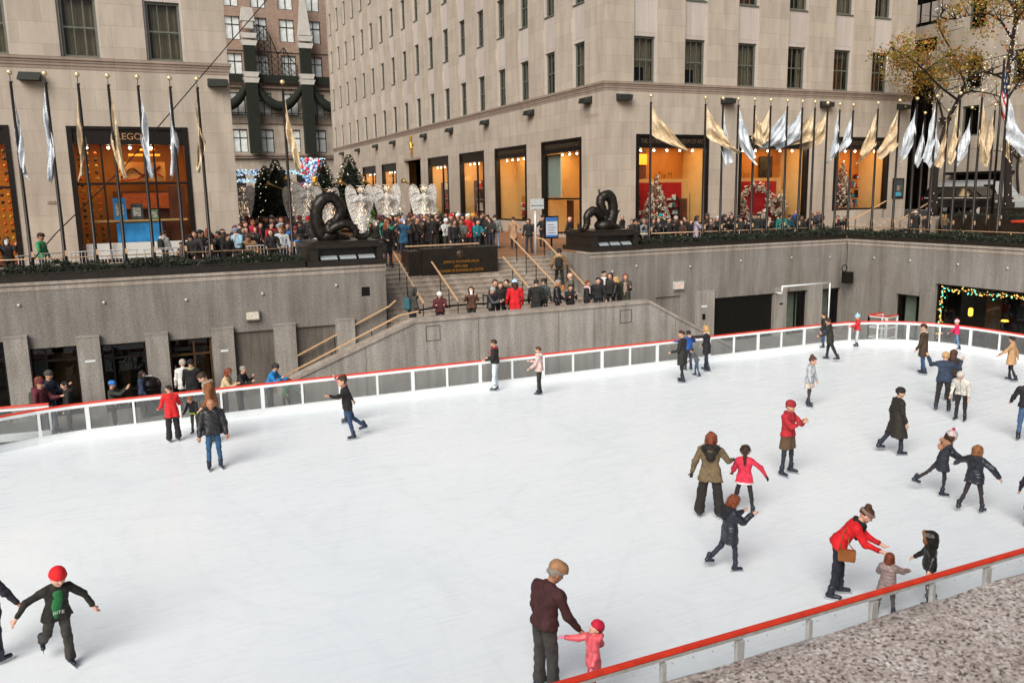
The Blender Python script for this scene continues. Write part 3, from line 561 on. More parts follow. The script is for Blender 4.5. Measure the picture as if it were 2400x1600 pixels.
def flag(label, x, y, m, dx, dz, w=.3, hoist=1.25, seed=0, top=10.25, amp=.1, name='flag', group='gold and silver flags', wd=.1):
    r = np.random.default_rng(seed); d = np.array([_rt[0], _rt[1], 0.]); n = np.array([-d[1], d[0], 0.]); NS, NT_ = 16, 26; mb = MB(); vs = []; ph = r.uniform(0, 6); amp = amp*r.uniform(.7, 1.5); f1, f2, f3 = r.uniform(6, 12), r.uniform(13, 22), r.uniform(2, 8); cu = r.uniform(-.15, .2); hoist = hoist*r.uniform(.92, 1.08)
    for j in range(NT_+1):
        t = j/NT_
        A = np.array([dx*t**1.15, -dz*t**.92]); B = np.array([dx*(t**1.25)*1.0-(.1+.22*w)*sin(pi*t**.8)*np.sign(dx), -hoist-(dz+w*.9-hoist)*t**1.1])
        for i in range(NS+1):
            s = i/NS; q = A*(1-s)+B*s; am = amp*min(1, t*3)*(1-.25*t)
            off = am*sin(s*f1+t*f3+ph)+am*.6*sin(s*f2-t*9+ph*2); side = am*.5*cos(s*8+ph+t*3)+wd*(s-.5)*min(1, t*2.2)*np.sign(dx)*-1
            P = np.array([x, y, top])+d*(q[0]+cu*t*t*sin(3*s+ph)+side+.06*np.sign(dx))+np.array([0, 0, q[1]])+n*off; vs.append(P)
    mb.add(vs, [(j*(NS+1)+i, (j+1)*(NS+1)+i, (j+1)*(NS+1)+i+1, j*(NS+1)+i+1) for j in range(NT_) for i in range(NS)], 0, True)
    o = mb.build(name, m, label=label, cat='flag', group=group)
    uvl = o.data.uv_layers[0].data; U = [(j/NT_, i/NS) for j in range(NT_+1) for i in range(NS+1)]
    for l in o.data.loops: uvl[l.index].uv = U[l.vertex_index]
    return o
LEFT = [(-3.05, 'silver', .14, 2.7), (-2.07, 'silver', -.16, 2.8), (-1.14, 'gold', -.18, 2.75), (-.25, 'gold', .2, 2.75), (.65, 'silver', .16, 2.7), (1.65, 'silver', -.14, 2.75), (2.52, 'gold', -.12, 2.5), (5.4, 'gold', .42, 2.6)]
first = True
def put_pole(x, y, label):
    global first
    if first: pole0.location = (x, y, ZP); pole0['label'] = label; first = False; return
    copy_tree(pole0, loc=(x, y, ZP), label=label)
LW = ['on the far left flagpole at the picture edge', 'on the second flagpole from the left', 'on the third flagpole from the left over the toy shop window', 'before the middle of the toy shop window', 'hiding the last letter of the toy shop sign', 'over the right part of the toy shop window', 'on the pole by the left building corner', 'on the lone pole beside the left serpent sculpture']
for i, (x, c, dx, dz) in enumerate(LEFT):
    put_pole(x, 31.5, 'black flagpole with gold ball, '+['farthest left at the picture edge', 'second from the left', 'third from the left', 'fourth from the left', 'fifth from the left', 'sixth from the left', 'seventh from the left by the building corner', 'alone beside the left serpent sculpture'][i])
    flag(c+' flag hanging limp '+LW[i], x, 31.5, FG if c == 'gold' else FS, dx*1.1, dz, .3, seed=i, amp=.075, wd=.03)
RIGHT = [(21.05, 31.5, 'gold', 1.6, 1.85, .22), (23.96, 31.5, 'gold', 1.45, 1.85, .25), (24.93, 31.5, 'silver', .3, 2.4, .3), (25.8, 31.5, 'silver', .85, 2.25, .4), (26.74, 31.5, 'gold', .4, 1.5, .3), (27.69, 31.5, 'gold', -.7, 1.3, .4), (28.69, 31.5, 'silver', -1.2, 1.5, .4), (29.71, 31.6, 'silver', -1.25, 1.4, .5), (30.5, 31.6, 'gold', -1.2, 1.2, .5),
         (31.6, 31.9, 'gold', -1.1, 1.4, .5), (32.6, 32.1, 'silver', -.4, 2.2, .4), (33.6, 32.2, 'silver', -.65, 1.9, .3), (34.2, 31.2, 'gold', -.8, 2.0, .6), (34.3, 30.0, 'gold', -.85, 2.0, .5), (34.4, 29.1, 'silver', -.65, 2.1, .5), (34.5, 28.1, 'silver', -.3, 2.4, .5), (34.5, 26.9, 'gold', -.25, 2.4, .4), (34.6, 25.9, 'gold', .3, 2.3, .5), (34.6, 24.7, 'silver', .85, 1.9, .7)]
for i, (x, y, c, dx, dz, w) in enumerate(RIGHT):
    o_ = ORD[i] if i < 16 else ['third', 'second', 'first'][i-16]; ref = 'rightward from the right serpent' if i < 16 else 'from the right picture edge'
    put_pole(x, y, f'black flagpole with gold ball, {o_} front pole {ref}')
    how = 'blown to the right' if dx > .8 else 'blown to the left' if dx < -.8 else 'drooping'
    flag(f'{c} flag {how} on the {o_} front pole {ref}', x, y, FG if c == 'gold' else FS, dx, dz, w, seed=20+i, amp=.11)
for i, (x, y, c, dx, dz) in enumerate([(41.6, 34.6, 'silver', -.3, 2.3), (41.3, 33.7, 'silver', .35, 2.2), (41.6, 33.1, 'gold', -.3, 2.4), (41.5, 31.6, 'silver', -.6, 2.3), (41.4, 30.2, 'gold', -.25, 2.4), (41.3, 29.4, 'gold', .2, 2.3)]):
    put_pole(x, y, f'{ORD[i]} black flagpole from the left in the farther row before the vehicles')
    flag(f'{c} drooping flag on the {ORD[i]} pole of the farther row near the vehicles', x, y, FG if c == 'gold' else FS, dx, dz, .4, seed=50+i)
def usmat():
    m, nt, b, o = newmat('stripes_and_stars'); inp(b, Roughness=.6); tc = nd(nt, 'ShaderNodeTexCoord'); sp = nd(nt, 'ShaderNodeSeparateXYZ'); lk(nt, tc.outputs['UV'], sp.inputs[0])
    def mth(op, a, v=None, b_=None):
        k = nd(nt, 'ShaderNodeMath', operation=op); lk(nt, a, k.inputs[0])
        if v is not None: k.inputs[1].default_value = v
        if b_ is not None: lk(nt, b_, k.inputs[1])
        return k.outputs[0]
    s = mth('GREATER_THAN', mth('FRACT', mth('MULTIPLY', sp.outputs[1], 6.5)), .5); c1 = ramp(nt, s, [(0, lin('a3202a')), (1, lin('d8d4cf'))])
    cant = mth('MULTIPLY', mth('LESS_THAN', sp.outputs[0], .4), None, mth('LESS_THAN', sp.outputs[1], .54))
    vo = nd(nt, 'ShaderNodeTexVoronoi'); inp(vo, Scale=9.0, Randomness=0.); lk(nt, tc.outputs['UV'], vo.inputs['Vector']); st = ramp(nt, vo.outputs['Distance'], [(.2, lin('d8d4cf')), (.26, lin('1f2d4d'))])
    mx = nd(nt, 'ShaderNodeMix', data_type='RGBA'); lk(nt, cant, mx.inputs[0]); lk(nt, c1, mx.inputs[6]); lk(nt, st, mx.inputs[7]); lk(nt, mx.outputs[2], b.inputs['Base Color']); return m
t = thing('flagpole', 'slanted pole carrying a striped national flag among the tree branches at right', 'flagpole', (45, 34, 4.6)); mb = MB(); mb.tube([(43.6, 31.5, 4.65), (43.6, 31.5, 13.2)], .06, 8); mb.build('pole', POLEM, t); mb = MB(); mb.ball((43.6, 31.5, 13.3), .09, 10); mb.build('gold_ball', GOLDB, t)
flag('red, white and blue striped flag hanging among the branches at right', 43.6, 31.5, usmat(), .7, 3.2, .7, 1.7, 99, 13.0, .14, group='national flag')

# crowd barricades
bar0 = thing('crowd_barricade', '', 'barricade', group='steel crowd barricades', local=True)
mb = MB(); mb.tube(spl([(-1.05, 0, .15), (-1.05, 0, .95), (-.95, 0, 1.07), (.95, 0, 1.07), (1.05, 0, .95), (1.05, 0, .15)], 5), .021, 7); mb.tube([(-1.05, 0, .2), (1.05, 0, .2)], .018, 6); mb.build('frame', STEELG, bar0)
mb = MB()
for i in range(17): mb.tube([(-.95+i*.119, 0, .2), (-.95+i*.119, 0, 1.06)], .008, 5)
mb.build('bars', STEELG, bar0)
for s in (-1, 1):
    mb = MB(); mb.tube([(s*.8, -.3, 0), (s*.8, -.25, .1), (s*.8, .25, .1), (s*.8, .3, 0)], .018, 6); mb.build('foot', STEELG, bar0)
for i, (x, y, rz, lab) in enumerate([(-.95, 33.3, .03, 'steel crowd barricade left of the toy shop window near the person in green'), (1.45, 33.3, .03, 'steel crowd barricade before the white base of the toy shop window'), (5.0, 32.7, .02, 'steel crowd barricade in front of the leaning crowd near the blue jackets'), (-2.7, 32.9, .7, 'steel crowd barricade set at an angle at the left picture edge'), (22.6, 33.2, 0, 'steel crowd barricade right of the right serpent sculpture')]):
    if i == 0: bar0.location = (x, y, ZP); bar0.rotation_euler[2] = rz; bar0['label'] = lab
    else: copy_tree(bar0, loc=(x, y, ZP), rz=rz, label=lab)
# stanchions on the landing
st0 = thing('queue_stanchion', '', 'stanchion', group='black queue stanchions on the landing', local=True)
mb = MB(); mb.tube([(0, 0, .02), (0, 0, .95)], .032, 8); mb.build('post', BLACK, st0); mb = MB(); mb.lathe([(.17, 0), (.17, .02), (.05, .04)], n=14); mb.build('base', BLACK, st0)
sts = [(8.75, 28.0), (9.95, 28.6), (11.3, 28.7), (12.1, 28.4), (12.75, 31.0), (13.35, 30.4), (14.2, 28.7)]
SL = ['black queue stanchion at the left end of the landing', 'black queue stanchion between the teal backpack and the white hat', 'black queue stanchion left of the woman holding up a phone', 'black queue stanchion right of the woman holding up a phone', 'upper black queue stanchion on the steps below the slab', 'lower black queue stanchion on the steps below the slab', 'black queue stanchion behind the red coat']
for i, (x, y) in enumerate(sts):
    z = fz(x, y)
    if i == 0: st0.location = (x, y, z); st0['label'] = SL[0]
    else: copy_tree(st0, loc=(x, y, z), label=SL[i])
for a, b, lab in ((0, 1, 'black belt stretched at the left end of the landing'), (1, 2, 'black belt behind the person in the white hat'), (2, 3, 'black belt behind the woman with the phone'), (3, 6, 'black belt behind the red coat on the landing'), (4, 5, 'black belt slanting across the steps below the slab')):
    p, q = sts[a], sts[b]; mb = MB(); mb.bar((p[0], p[1], fz(*p)+.9), (q[0], q[1], fz(*q)+.9), .012, .06); mb.build('queue_belt', BLACK, label=lab, cat='belt')
# signs
t = thing('street_sign', 'blank pale sign on a grey steel post at the top of the stairs', 'sign', (17.1, 35.0, ZP)); mb = MB(); mb.tube([(17.1, 35, ZP), (17.1, 35, 6.0)], .06, 10); mb.build('post', STEELG, t)
mb = MB(); mb.box(16.82, 17.5, 34.9, 34.94, 5.85, 6.32); mb.build('plate', mat('pale_plate', 'b9bdbd', .5, 0, .08), t); mb = MB(); mb.box(16.84, 17.48, 34.89, 34.899, 6.0, 6.02); mb.build('line', BLACK, t)
t = thing('notice_stand', 'upright notice board with a blue and white poster beside the stairs', 'notice', (18.95, 37, ZP)); mb = MB(); mb.box(18.6, 19.35, 37, 37.06, 4.35, 5.45); mb.bar((18.97, 37.03, ZP), (18.97, 37.03, 4.35), .08, .06); mb.box(18.65, 19.3, 36.85, 37.2, ZP, ZP+.04); mb.build('board', BLACK, t)
mb = MB(); mb.box(18.66, 19.29, 36.985, 36.998, 4.42, 5.38); mb.build('poster', mat('poster_white', 'c9d2dc', .5, 0, .03), t); PB = mat('poster_blue', '3f72b8', .5)
for za, zb in ((5.2, 5.38), (4.42, 4.52)): mb = MB(); mb.box(18.66, 19.29, 36.97, 36.983, za, zb); mb.build('blue_band', PB, t)
mb = MB()
for i in range(4): mb.box(18.74, 19.2-.1*(i % 2), 36.97, 36.983, 4.62+i*.13, 4.65+i*.13)
mb.build('text_lines', mat('poster_grey', '7a8896', .6), t)
# trash bin by the left wall
t = thing('trash_bin', 'black round trash bin with domed lid against the pilaster behind the barrier', 'bin', (.15, 28.9, ZF)); mb = MB(); mb.lathe([(.3, 0), (.33, .05), (.34, .85), (.36, .87), (.36, .93)], (.1, 28.9, ZF), 20); mb.build('body', BLACK, t)
mb = MB(); mb.lathe([(.37, .935), (.36, 1.05), (.3, 1.17), (.18, 1.24), (.02, 1.26)], (.1, 28.9, ZF), 20); mb.build('lid', BRONZE, t); mb = MB(); mb.box(.0, .2, 28.75, 28.9, 1.0, 1.012); mb.build('paper', WHITEP, t)
# overhead cable on the left
mb = MB(); mb.tube([ony(x, y, Y) for x, y, Y in ((70, 618, 31.4), (130, 548, 32), (290, 392, 34), (525, 117, 38), (660, -40, 40))], .02, 6); mb.build('cable', BLACK, label='thin dark cable rising diagonally across the left building', cat='cable')
# ---------------------------------------------------------------- buildings
YB, XL, XP, XE, YE = 40.0, 4.55, 23.78, 46.75, 105.5
ZS, ZC, ZT = 9.68, 12.42, 36.0
WOODO = mat('lit_wood', 'c27a30', .6, 0, .15, 1.2, stretch=(1, 1, .3)); CREAM = mat('cream_panel', 'cfa468', .7, 0, .06, 2); REDD = mat('red_display', 'b01218', .6, 0, .1, 3); SHELF = mat('shelf_wood', '5c2f16', .6, 0, .3, 3)
CURT = mat('curtain', 'c6c4b4', .8, 0, .25, 9, stretch=(6, 6, .2)); WFR = mat('window_frame', '62665c', .5, .2, .15); BULB = mat('spot_bulb', 'fff0d0', .5, 0, 0, emit=14)
def area(name, loc, w, d, power, col=(1, .62, .28)):
    l = bpy.data.lights.new(name, 'AREA'); l.shape = 'RECTANGLE'; l.size = w; l.size_y = d; l.energy = power; l.color = col
    o = bpy.data.objects.new(name, l); COL.objects.link(o); o.location = loc; return o
# sash window prototypes, local frame: x along the wall, y inward, base centre at the origin
WW, WH = 1.36, 2.4
def make_window(name, style):
    mb = MB(); w, h, d = WW/2, WH, .24
    for a in ((-w, -w+.1, d-.12, d, 0, h), (w-.1, w, d-.12, d, 0, h), (-w+.1, w-.1, d-.12, d, h-.1, h), (-w+.1, w-.1, d-.12, d, 0, .09), (-w+.1, w-.1, d-.09, d-.01, h*.5-.035, h*.5+.035)): mb.box(*a)
    for x in (-.2, .2): mb.box(x-.018, x+.018, d-.08, d-.02, .09, h-.1)
    mb.box(-w-.04, w+.04, d-.3, d-.02, -.07, -.002)
    f = mb.build(name, WFR, loc=(0, 0, 0)); mb = MB(); mb.box(-w+.1, w-.1, d-.04, d-.03, .09, h-.1); mb.build('pane', GLASSD, loc=(0, 0, 0)).parent = f
    mb = MB()
    def drape(x0, x1, y, z0, z1):
        n = 14; xs = np.linspace(x0, x1, n); mb.add([(x, y+.03*sin(i*2.1), z) for z in (z0, z1) for i, x in enumerate(xs)], [(i, i+1, n+i+1, n+i) for i in range(n-1)])
    if style == 0: drape(-w, -w+.42, d+.15, 0, h); drape(w-.42, w, d+.15, 0, h)
    elif style == 1: drape(-w, w, d+.18, h*.35, h); drape(w-.5, w, d+.16, 0, h)
    elif style == 2: drape(-w, w, d+.2, h*.82, h)
    else: drape(-w+.2, w, d+.15, 0, h)
    mb.build('curtain', CURT, loc=(0, 0, 0)).parent = f
    mb = MB(); mb.quad((-w-.3, d+.7, -.2), (w+.3, d+.7, -.2), (w+.3, d+.7, h+.2), (-w-.3, d+.7, h+.2)); mb.build('room_backing', DARKIN if style != 2 else mat('glowing_room_wall', '8a5a30', .8, 0, .6, 1.2, emit=.12), loc=(0, 0, 0)).parent = f  # backing sheet; in the lit style warm room light is put in as emission
    return f
WPROTO = [make_window('window', s) for s in range(4)]; wused = [False]*4
def put_window(par, loc, rz, style):
    l = np.array(loc)-wt(par)
    if not wused[style]: f = WPROTO[style]; wused[style] = True; f.parent = par; f.location = l; f.rotation_euler[2] = rz; return f
    return copy_tree(WPROTO[style], par, l, rz)
LAMPM = mat('floodlight_green', '23261f', .6, .2, .3)
def floodlamp(par, x, y, axis):
    mb = MB(); 
    if axis == 'x': mb.prism([(x-.36, y-.02, 11.42), (x-.36, y-.02, 11.78), (x-.3, y-.4, 11.7), (x-.42, y-.5, 11.42)], (.78, 0, 0))
    else: mb.prism([(x-.02, y-.36, 11.42), (x-.02, y-.36, 11.78), (x-.4, y-.3, 11.7), (x-.5, y-.36, 11.42)], (0, .72, 0))
    mb.build('floodlight', LAMPM, par)
def shopfront(par, axis, plane, a, b, z0, z1, mulls=(), trans=(), back=WOODO, depth=3.2, power=110, title=None, head=.75, side=CREAM, label=None):
    """dark framed shop window with header, pane and a lit room behind it"""
    sg = 1
    F = (lambda u, d, z: (u, plane+d, z)) if axis == 'x' else (lambda u, d, z: (plane+d, u, z))
    def bx(mb, u0, u1, d0, d1, c, d, mi=0):
        p, q = F(u0, d0, c), F(u1, d1, d); mb.box(min(p[0], q[0]), max(p[0], q[0]), min(p[1], q[1]), max(p[1], q[1]), c, d, mi)
    mb = MB(); w = .2; zh = z1-head
    bx(mb, a+.002, a+w, -.04, .3, z0, z1-.002); bx(mb, b-w, b-.002, -.04, .3, z0, z1-.002); bx(mb, a+w, b-w, .05, .3, zh, z1-.002); bx(mb, a+w, b-w, -.02, .045, z1-.12, z1-.01); bx(mb, a+w, b-w, -.02, .045, zh, zh+.1); bx(mb, a+w, b-w, 0, .3, z0, z0+.1)
    for m in mulls: bx(mb, m-.04, m+.04, .1, .24, z0+.1, zh)
    for m in trans: bx(mb, a+w, b-w, .09, .25, m-.05, m+.05)
    f = mb.build('shop_front', BRONZE, par, label=label)
    mb = MB(); bx(mb, a+w, b-w, .15, .165, z0+.1, zh); mb.build('pane', GLASS, f)
    mb = MB(); q = F(0, 0, 0); e = .02; D = depth
    P = lambda u, d, z: F(u, d, z)
    mb.quad(P(a, D, z0), P(b, D, z0), P(b, D, z1), P(a, D, z1), 0)
    for u in (a+e, b-e): mb.quad(P(u, .31, z0), P(u, D, z0), P(u, D, z1), P(u, .31, z1), 1)
    mb.quad(P(a, .31, zh+.3), P(b, .31, zh+.3), P(b, D, zh+.3), P(a, D, zh+.3), 1); mb.quad(P(a, .31, z0+.02), P(b, .31, z0+.02), P(b, D, z0+.02), P(a, D, z0+.02), 2)
    mb.build('lit_room', [back, side, SHELF], f)
    if title: text('header_lettering', title, (b-a)*.86, P((a+b)/2, .045, zh+.26), (1, 0, 0) if axis == 'x' else (0, -1, 0), mat('dim_letters', '6d5b46', .5, .4), f, .24, .012)
    mb = MB()
    for i in range(5): mb.ball(P(a+(b-a)*(i+.8)/5.6, .6, zh-.1), .06, 8)
    mb.build('spot_lamps', BULB, f)
    if power: c = P((a+b)/2, min(1.3, D*.45), zh+.2); area('shop_lamp', c, (b-a)*.8 if axis == 'x' else 1.2, 1.2 if axis == 'x' else (b-a)*.8, power)
    return f, P, bx
def facade(par, axis, plane, L, u0, u1, z0, shops, centers, rows, style_seed, zt=ZT):
    """ground-floor wall with shop openings, moulded course, piers with recessed window bays and windows with real reveals"""
    if axis == 'x': O = lambda u, z, d=0: (u, plane+d, z); U, N = (1, 0, 0), (0, -1, 0); s = 1
    else: O = lambda u, z, d=0: (plane+d, u, z); U, N = (0, -1, 0), (-1, 0, 0)
    st = (lambda u: u-u0) if axis == 'x' else (lambda u: u1-u)
    org = (lambda z, d=0: O(u0, z, d)) if axis == 'x' else (lambda z, d=0: O(u1, z, d)); W = u1-u0
    rng = lambda a, b: tuple(sorted((st(a), st(b))))
    mb = MB(); mb.wall(org(z0), U, N, W, 11.95-z0, [(*rng(a, b), c-z0, d-z0) for a, b, c, d in shops], .32); mb.build('wall', STONE, par)
    bw = WW/2+.09; mb = MB(); mb.wall(org(ZC), U, N, W, zt-ZC, [(*rng(c-bw, c+bw), 0, zt-ZC) for c in centers], .13); mb.build('pier_wall', STONE, par)
    for c in centers: mb = MB(); mb.wall(O(c-bw, ZC, .13) if axis == 'x' else O(c+bw, ZC, .13), U, N, 2*bw, zt-ZC, [(.09, .09+WW, r-ZC, r+WH-ZC) for r in rows], .25); mb.build('spandrel_wall', SPAND, par)
    mb = MB()
    for k, (za, zb, pr) in enumerate(((11.95, 12.08, .02), (12.08, 12.2, .05), (12.2, 12.3, .08), (12.3, ZC, .13))):
        if axis == 'x': mb.box(u0-(pr if u0 > 0 else 0), u1+pr, plane-pr, plane+.2, za, zb)
        else: mb.box(plane-pr, plane+.2, u0+.201, u1, za, zb)
    mb.build('string_course', STONE2, par)
    r = np.random.default_rng(style_seed)
    for i, c in enumerate(centers):
        for j, z in enumerate(rows):
            k = (1, 0, 3, 2, 0, 1, 3)[int(r.integers(0, 7))]
            q_ = O(c, z+1, .13); vv = np.array(q_)-CC; dd = vv@_f; sx, sy = 1200+FPX*(vv@_rt2)/dd, 800-FPX*(vv@_up2)/dd
            if not (-120 < sx < 2520 and sy > -110): continue
            put_window(par, O(c, z, .13), 0 if axis == 'x' else -pi/2, k)
ROWS = [12.46, 16.95, 21.35, 25.65, 29.95]
# --- right building
rb = thing('office_building', 'tall pale limestone corner building right of the gardens with art shop windows', 'building', (35, 70, ZP))
FS_ = [(25.78, 30.72, 4.62, ZS), (32.9, 38.25, 4.62, ZS), (40.35, 45.05, 5.15, ZS)]
facade(rb, 'x', YB, lambda c, z: z < 26, XP, XE, 3.6, FS_, [26.37, 29.72, 33.4, 37.1, 40.72, 43.9], ROWS, 3)
PSH = [(42.55, 47.65, 4.1, ZS), (49.85, 55.0, 4.75, ZS), (57.0, 61.95, 4.2, ZS), (64.5, 69.5, 4.3, ZS), (71.6, 76.0, 4.2, ZS), (79.0, 84.0, 4.3, ZS), (86.4, 91.6, 4.4, ZS), (94, 99, 4.5, ZS)]
facade(rb, 'y', XP, lambda c, z: ony(0, 0, 1)[0] < 9 and (z-CAM_H)/hypot(c, XP) < .36+.0*c, YB, YE, 3.6, PSH, [42.95+3.6*k for k in range(18)], ROWS, 5)
mb = MB(); mb.quad((XE, YB, 3.6), (XE, YE, 3.6), (XE, YE, ZT), (XE, YB, ZT)); mb.quad((XP, YE, 3.6), (XE, YE, 3.6), (XE, YE, ZT), (XP, YE, ZT)); mb.quad((XP, YB, ZT), (XE, YB, ZT), (XE, YE, ZT), (XP, YE, ZT)); mb.quad((XP+4, YB+4, 12), (XE-1, YB+4, 12), (XE-1, YE, 12), (XP+4, YE, 12)); mb.build('rear_walls', STONE, rb)
for x in (24.85, 31.82, 39.31, 45.82): floodlamp(rb, x, YB, 'x')
for y in (41.67, 48.94, 56.23, 63.48, 69.91, 79.18, 85.39, 92.79, 100.3): floodlamp(rb, XP, y, 'y')
text('carved_lettering', 'PROMENADE', 1.5, (XP, 41.35, 10.62), (0, -1, 0), mat('carved', '8a7869', .8), rb, .2, .004)
mb = MB(); mb.box(45.5, 46.5, YB-.06, YB-.002, 5.8, 7.1); f = mb.build('poster_case', BLACK, rb); mb = MB(); mb.box(45.6, 46.4, YB-.075, YB-.062, 5.9, 7.0, 0); mb.box(45.7, 46.25, YB-.09, YB-.077, 5.95, 6.2, 1); mb.ball((46.0, YB-.08, 6.45), (.15, .02, .2), 10, 2); mb.build('poster', [mat('poster_dark', '3d4644', .5, 0, .4, 3), mat('poster_teal', '4a9bb0', .5), mat('poster_skin', '8d7468', .6)], f)
ART = 'THE METROPOLITAN MUSEUM OF ART'
s1, P1, b1 = shopfront(rb, 'x', YB, *FS_[0], depth=2.45, title=ART, power=105, label='lit art shop window with red backdrop and paper Christmas tree')
s2, P2, b2 = shopfront(rb, 'x', YB, *FS_[1], depth=2.45, title=ART, power=105, label='lit art shop window with red backdrop and white wreaths')
s3, P3, b3 = shopfront(rb, 'x', YB, *FS_[2], depth=2.45, title=ART, power=100, label='smaller lit shop window with a glittering tree')
LET = mat('shop_letters', '5f3510', .6)
for s, bx, u0, u1, txt, tc in ((s1, b1, 26.0, 29.4, 'The M', 29.0), (s2, b2, 33.1, 36.6, 'useum of Art Store', 34.4)):
    mb = MB(); bx(mb, u0-.15, u1+.55, 1.5, 1.6, FS_[0][2], 7.05); mb.build('red_backdrop', REDD, s)
    mb = MB(); bx(mb, u0-.1, u1+1.3, 1.9, 2.0, 4.7, 7.25); bx(mb, u1+.5, u1+1.2, 1.6, 1.85, 4.7, 6.5); mb.build('pale_panel', CREAM, s)
    mb = MB(); bx(mb, u0, u0+1.9 if s is s1 else u0+.01, 2.2, 2.3, 7.3, 8.95); bx(mb, u1+.35, u1+.9, 1.4, 1.5, 4.8, 6.1); mb.build('dark_shelf', SHELF, s)
    text('shop_sign', txt, .95 if s is s1 else 1.75, (tc, YB+1.86, 7.3), (1, 0, 0), LET, s, .36, .01)
mb = MB(); b1(mb, 26.9, 27.25, 2.1, 2.15, 7.8, 8.6); b1(mb, 27.35, 27.9, 2.1, 2.15, 8.1, 8.7); mb.build('lit_panel', mat('amber_glow', 'ff9a2a', .5, 0, 0, emit=1.3), s1)
mb = MB(); b2(mb, 36.4, 37.4, 2.2, 2.3, 7.3, 8.6); mb.build('dark_picture', mat('dark_picture', '30281f', .6, 0, .8, 3), s2)
PAPER = mat('paper_decor', 'd8cbb6', .7, 0, .25, 12); REDO = mat('red_ornament', 'b5241f', .4); GRN = mat('conifer', '2e3c20', .8, 0, .5, 7); GRN2 = mat('conifer_dark', '131d10', .8, 0, .4, 7)
def papertree(label, x, y, z, h, r0, seed, m2=REDO):
    r = np.random.default_rng(seed); mb = MB(); mb.lathe([(r0*.8, 0), (.03, h)], (x, y, z), 14, 2)
    for _ in range(800):
        u = 1-r.random()**.55; a = r.uniform(0, 2*pi); R = r0*(1-u)+.03; c = np.array([x+R*cos(a), y+R*sin(a), z+u*h]); p = r.normal(size=3)*.055; q = r.normal(size=3)*.055
        mb.add([c-p, c-q, c+p, c+q], [(0, 1, 2, 3)], 0 if r.random() < .78 else 1)
    return mb.build('display_tree', [PAPER, m2, SHELF], label=label, cat='Christmas tree', uv=False)
papertree('cone of white folded paper with red bits before the red backdrop in the art shop', 27.75, YB+.9, 4.75, 2.75, .85, 1)
papertree('slim glittering pale tree inside the smaller shop window', 42.1, YB+1.0, 5.3, 3.0, .7, 2)
def wreath(label, x, y, z, R, w, seed):
    r = np.random.default_rng(seed); mb = MB()
    for _ in range(int(420*R/.7)):
        a = r.uniform(0, 2*pi); t = r.normal()*w*.5; c = np.array([x+(R+t)*cos(a), y+r.normal()*.05, z+(R+t)*sin(a)]); p = r.normal(size=3)*.06; q = r.normal(size=3)*.06
        mb.add([c-p, c-q, c+p, c+q], [(0, 1, 2, 3)], 0 if r.random() < .85 else 1)
    return mb.build('wreath', [PAPER, REDO], label=label, cat='wreath', uv=False)
wreath('large white paper wreath on the red backdrop in the second art shop window', 35.3, YB+1.2, 5.75, 1.05, .26, 1); wreath('small white paper wreath at the left side of the second art shop window', 33.75, YB+1.1, 5.6, .5, .2, 2); wreath('small white paper wreath half hidden at the right of the second art shop window', 36.95, YB+1.1, 5.6, .5, .2, 3)
mb = MB(); r = np.random.default_rng(5); CM = [REDO, PAPER, mat('dark_goods', '2e1d14', .6), mat('teal_goods', '3d7d86', .6)]
def goods(label, bx, u0, u1, z0, z1, n, seed, mats=CM, d=1.1):
    r = np.random.default_rng(seed); mb = MB()
    for k in range(4): bx(mb, u0, u1, d, d+.35, z0+(z1-z0)*k/4, z0+(z1-z0)*k/4+.04, 2)
    for k in range(4):
        for _ in range(n):
            u = r.uniform(u0, u1-.15); zz = z0+(z1-z0)*k/4+.042; bx(mb, u, u+r.uniform(.08, .2), d+.02+r.random()*.1, d+.25, zz, zz+r.uniform(.1, (z1-z0)/4*.8), int(r.integers(0, len(mats))))
    return mb.build('display_shelf', mats, label=label, cat='shelf')
goods('shelf of red and dark gifts left of the paper tree in the art shop', b1, 26.1, 26.9, 4.75, 6.5, 4, 1); goods('shelf of small gifts right of the paper tree in the art shop', b1, 28.8, 29.7, 4.75, 6.4, 5, 2); goods('shelf of bright red gifts beside the glittering tree', b3, 40.7, 41.4, 5.3, 7.6, 4, 3, [REDO, REDO, PAPER]); goods('shelf of red and dark gifts right of the glittering tree', b3, 43.0, 43.8, 5.3, 7.7, 5, 4)
q1, Q1, c1 = shopfront(rb, 'y', XP, 42.55, 47.65, 4.1, ZS, (), (6.2,), WOODO, 3.4, 170, ART, label='lit corner shop entrance with transom'); mb = MB(); c1(mb, 45.9, 47.6, .4, .5, 6.3, 8.9); mb.build('pale_panel', mat('glass_panel', 'a9b0a4', .5), q1)
mb = MB(); c1(mb, 42.8, 44.2, .9, 1.0, 4.2, 6.1); c1(mb, 44.6, 45.3, .5, .6, 4.2, 6.1); c1(mb, 43.0, 43.5, 1.2, 1.6, 6.2, 8.6); mb.build('dark_shelf', SHELF, q1)
q2, Q2, c2 = shopfront(rb, 'y', XP, 49.85, 55.0, 4.75, ZS, (), (), CREAM, 1.6, 110, ART, label='lit shop window with pale back panel and small fireplace scene')
mb = MB(); c2(mb, 50.0, 52.6, .9, 1.3, 4.8, 6.4); mb.build('niche', WOODO, q2); mb = MB(); c2(mb, 50.2, 51.6, .8, .88, 5.3, 6.1); mb.build('glow', MATS['amber_glow'], q2)  # small niche; its orange light is put in as a glowing sheet
goods('red and gold gifts before the fireplace scene in the side shop window', c2, 50.3, 52.0, 4.8, 6.0, 5, 6, [REDO, PAPER, MATS['dark_goods']], .5)
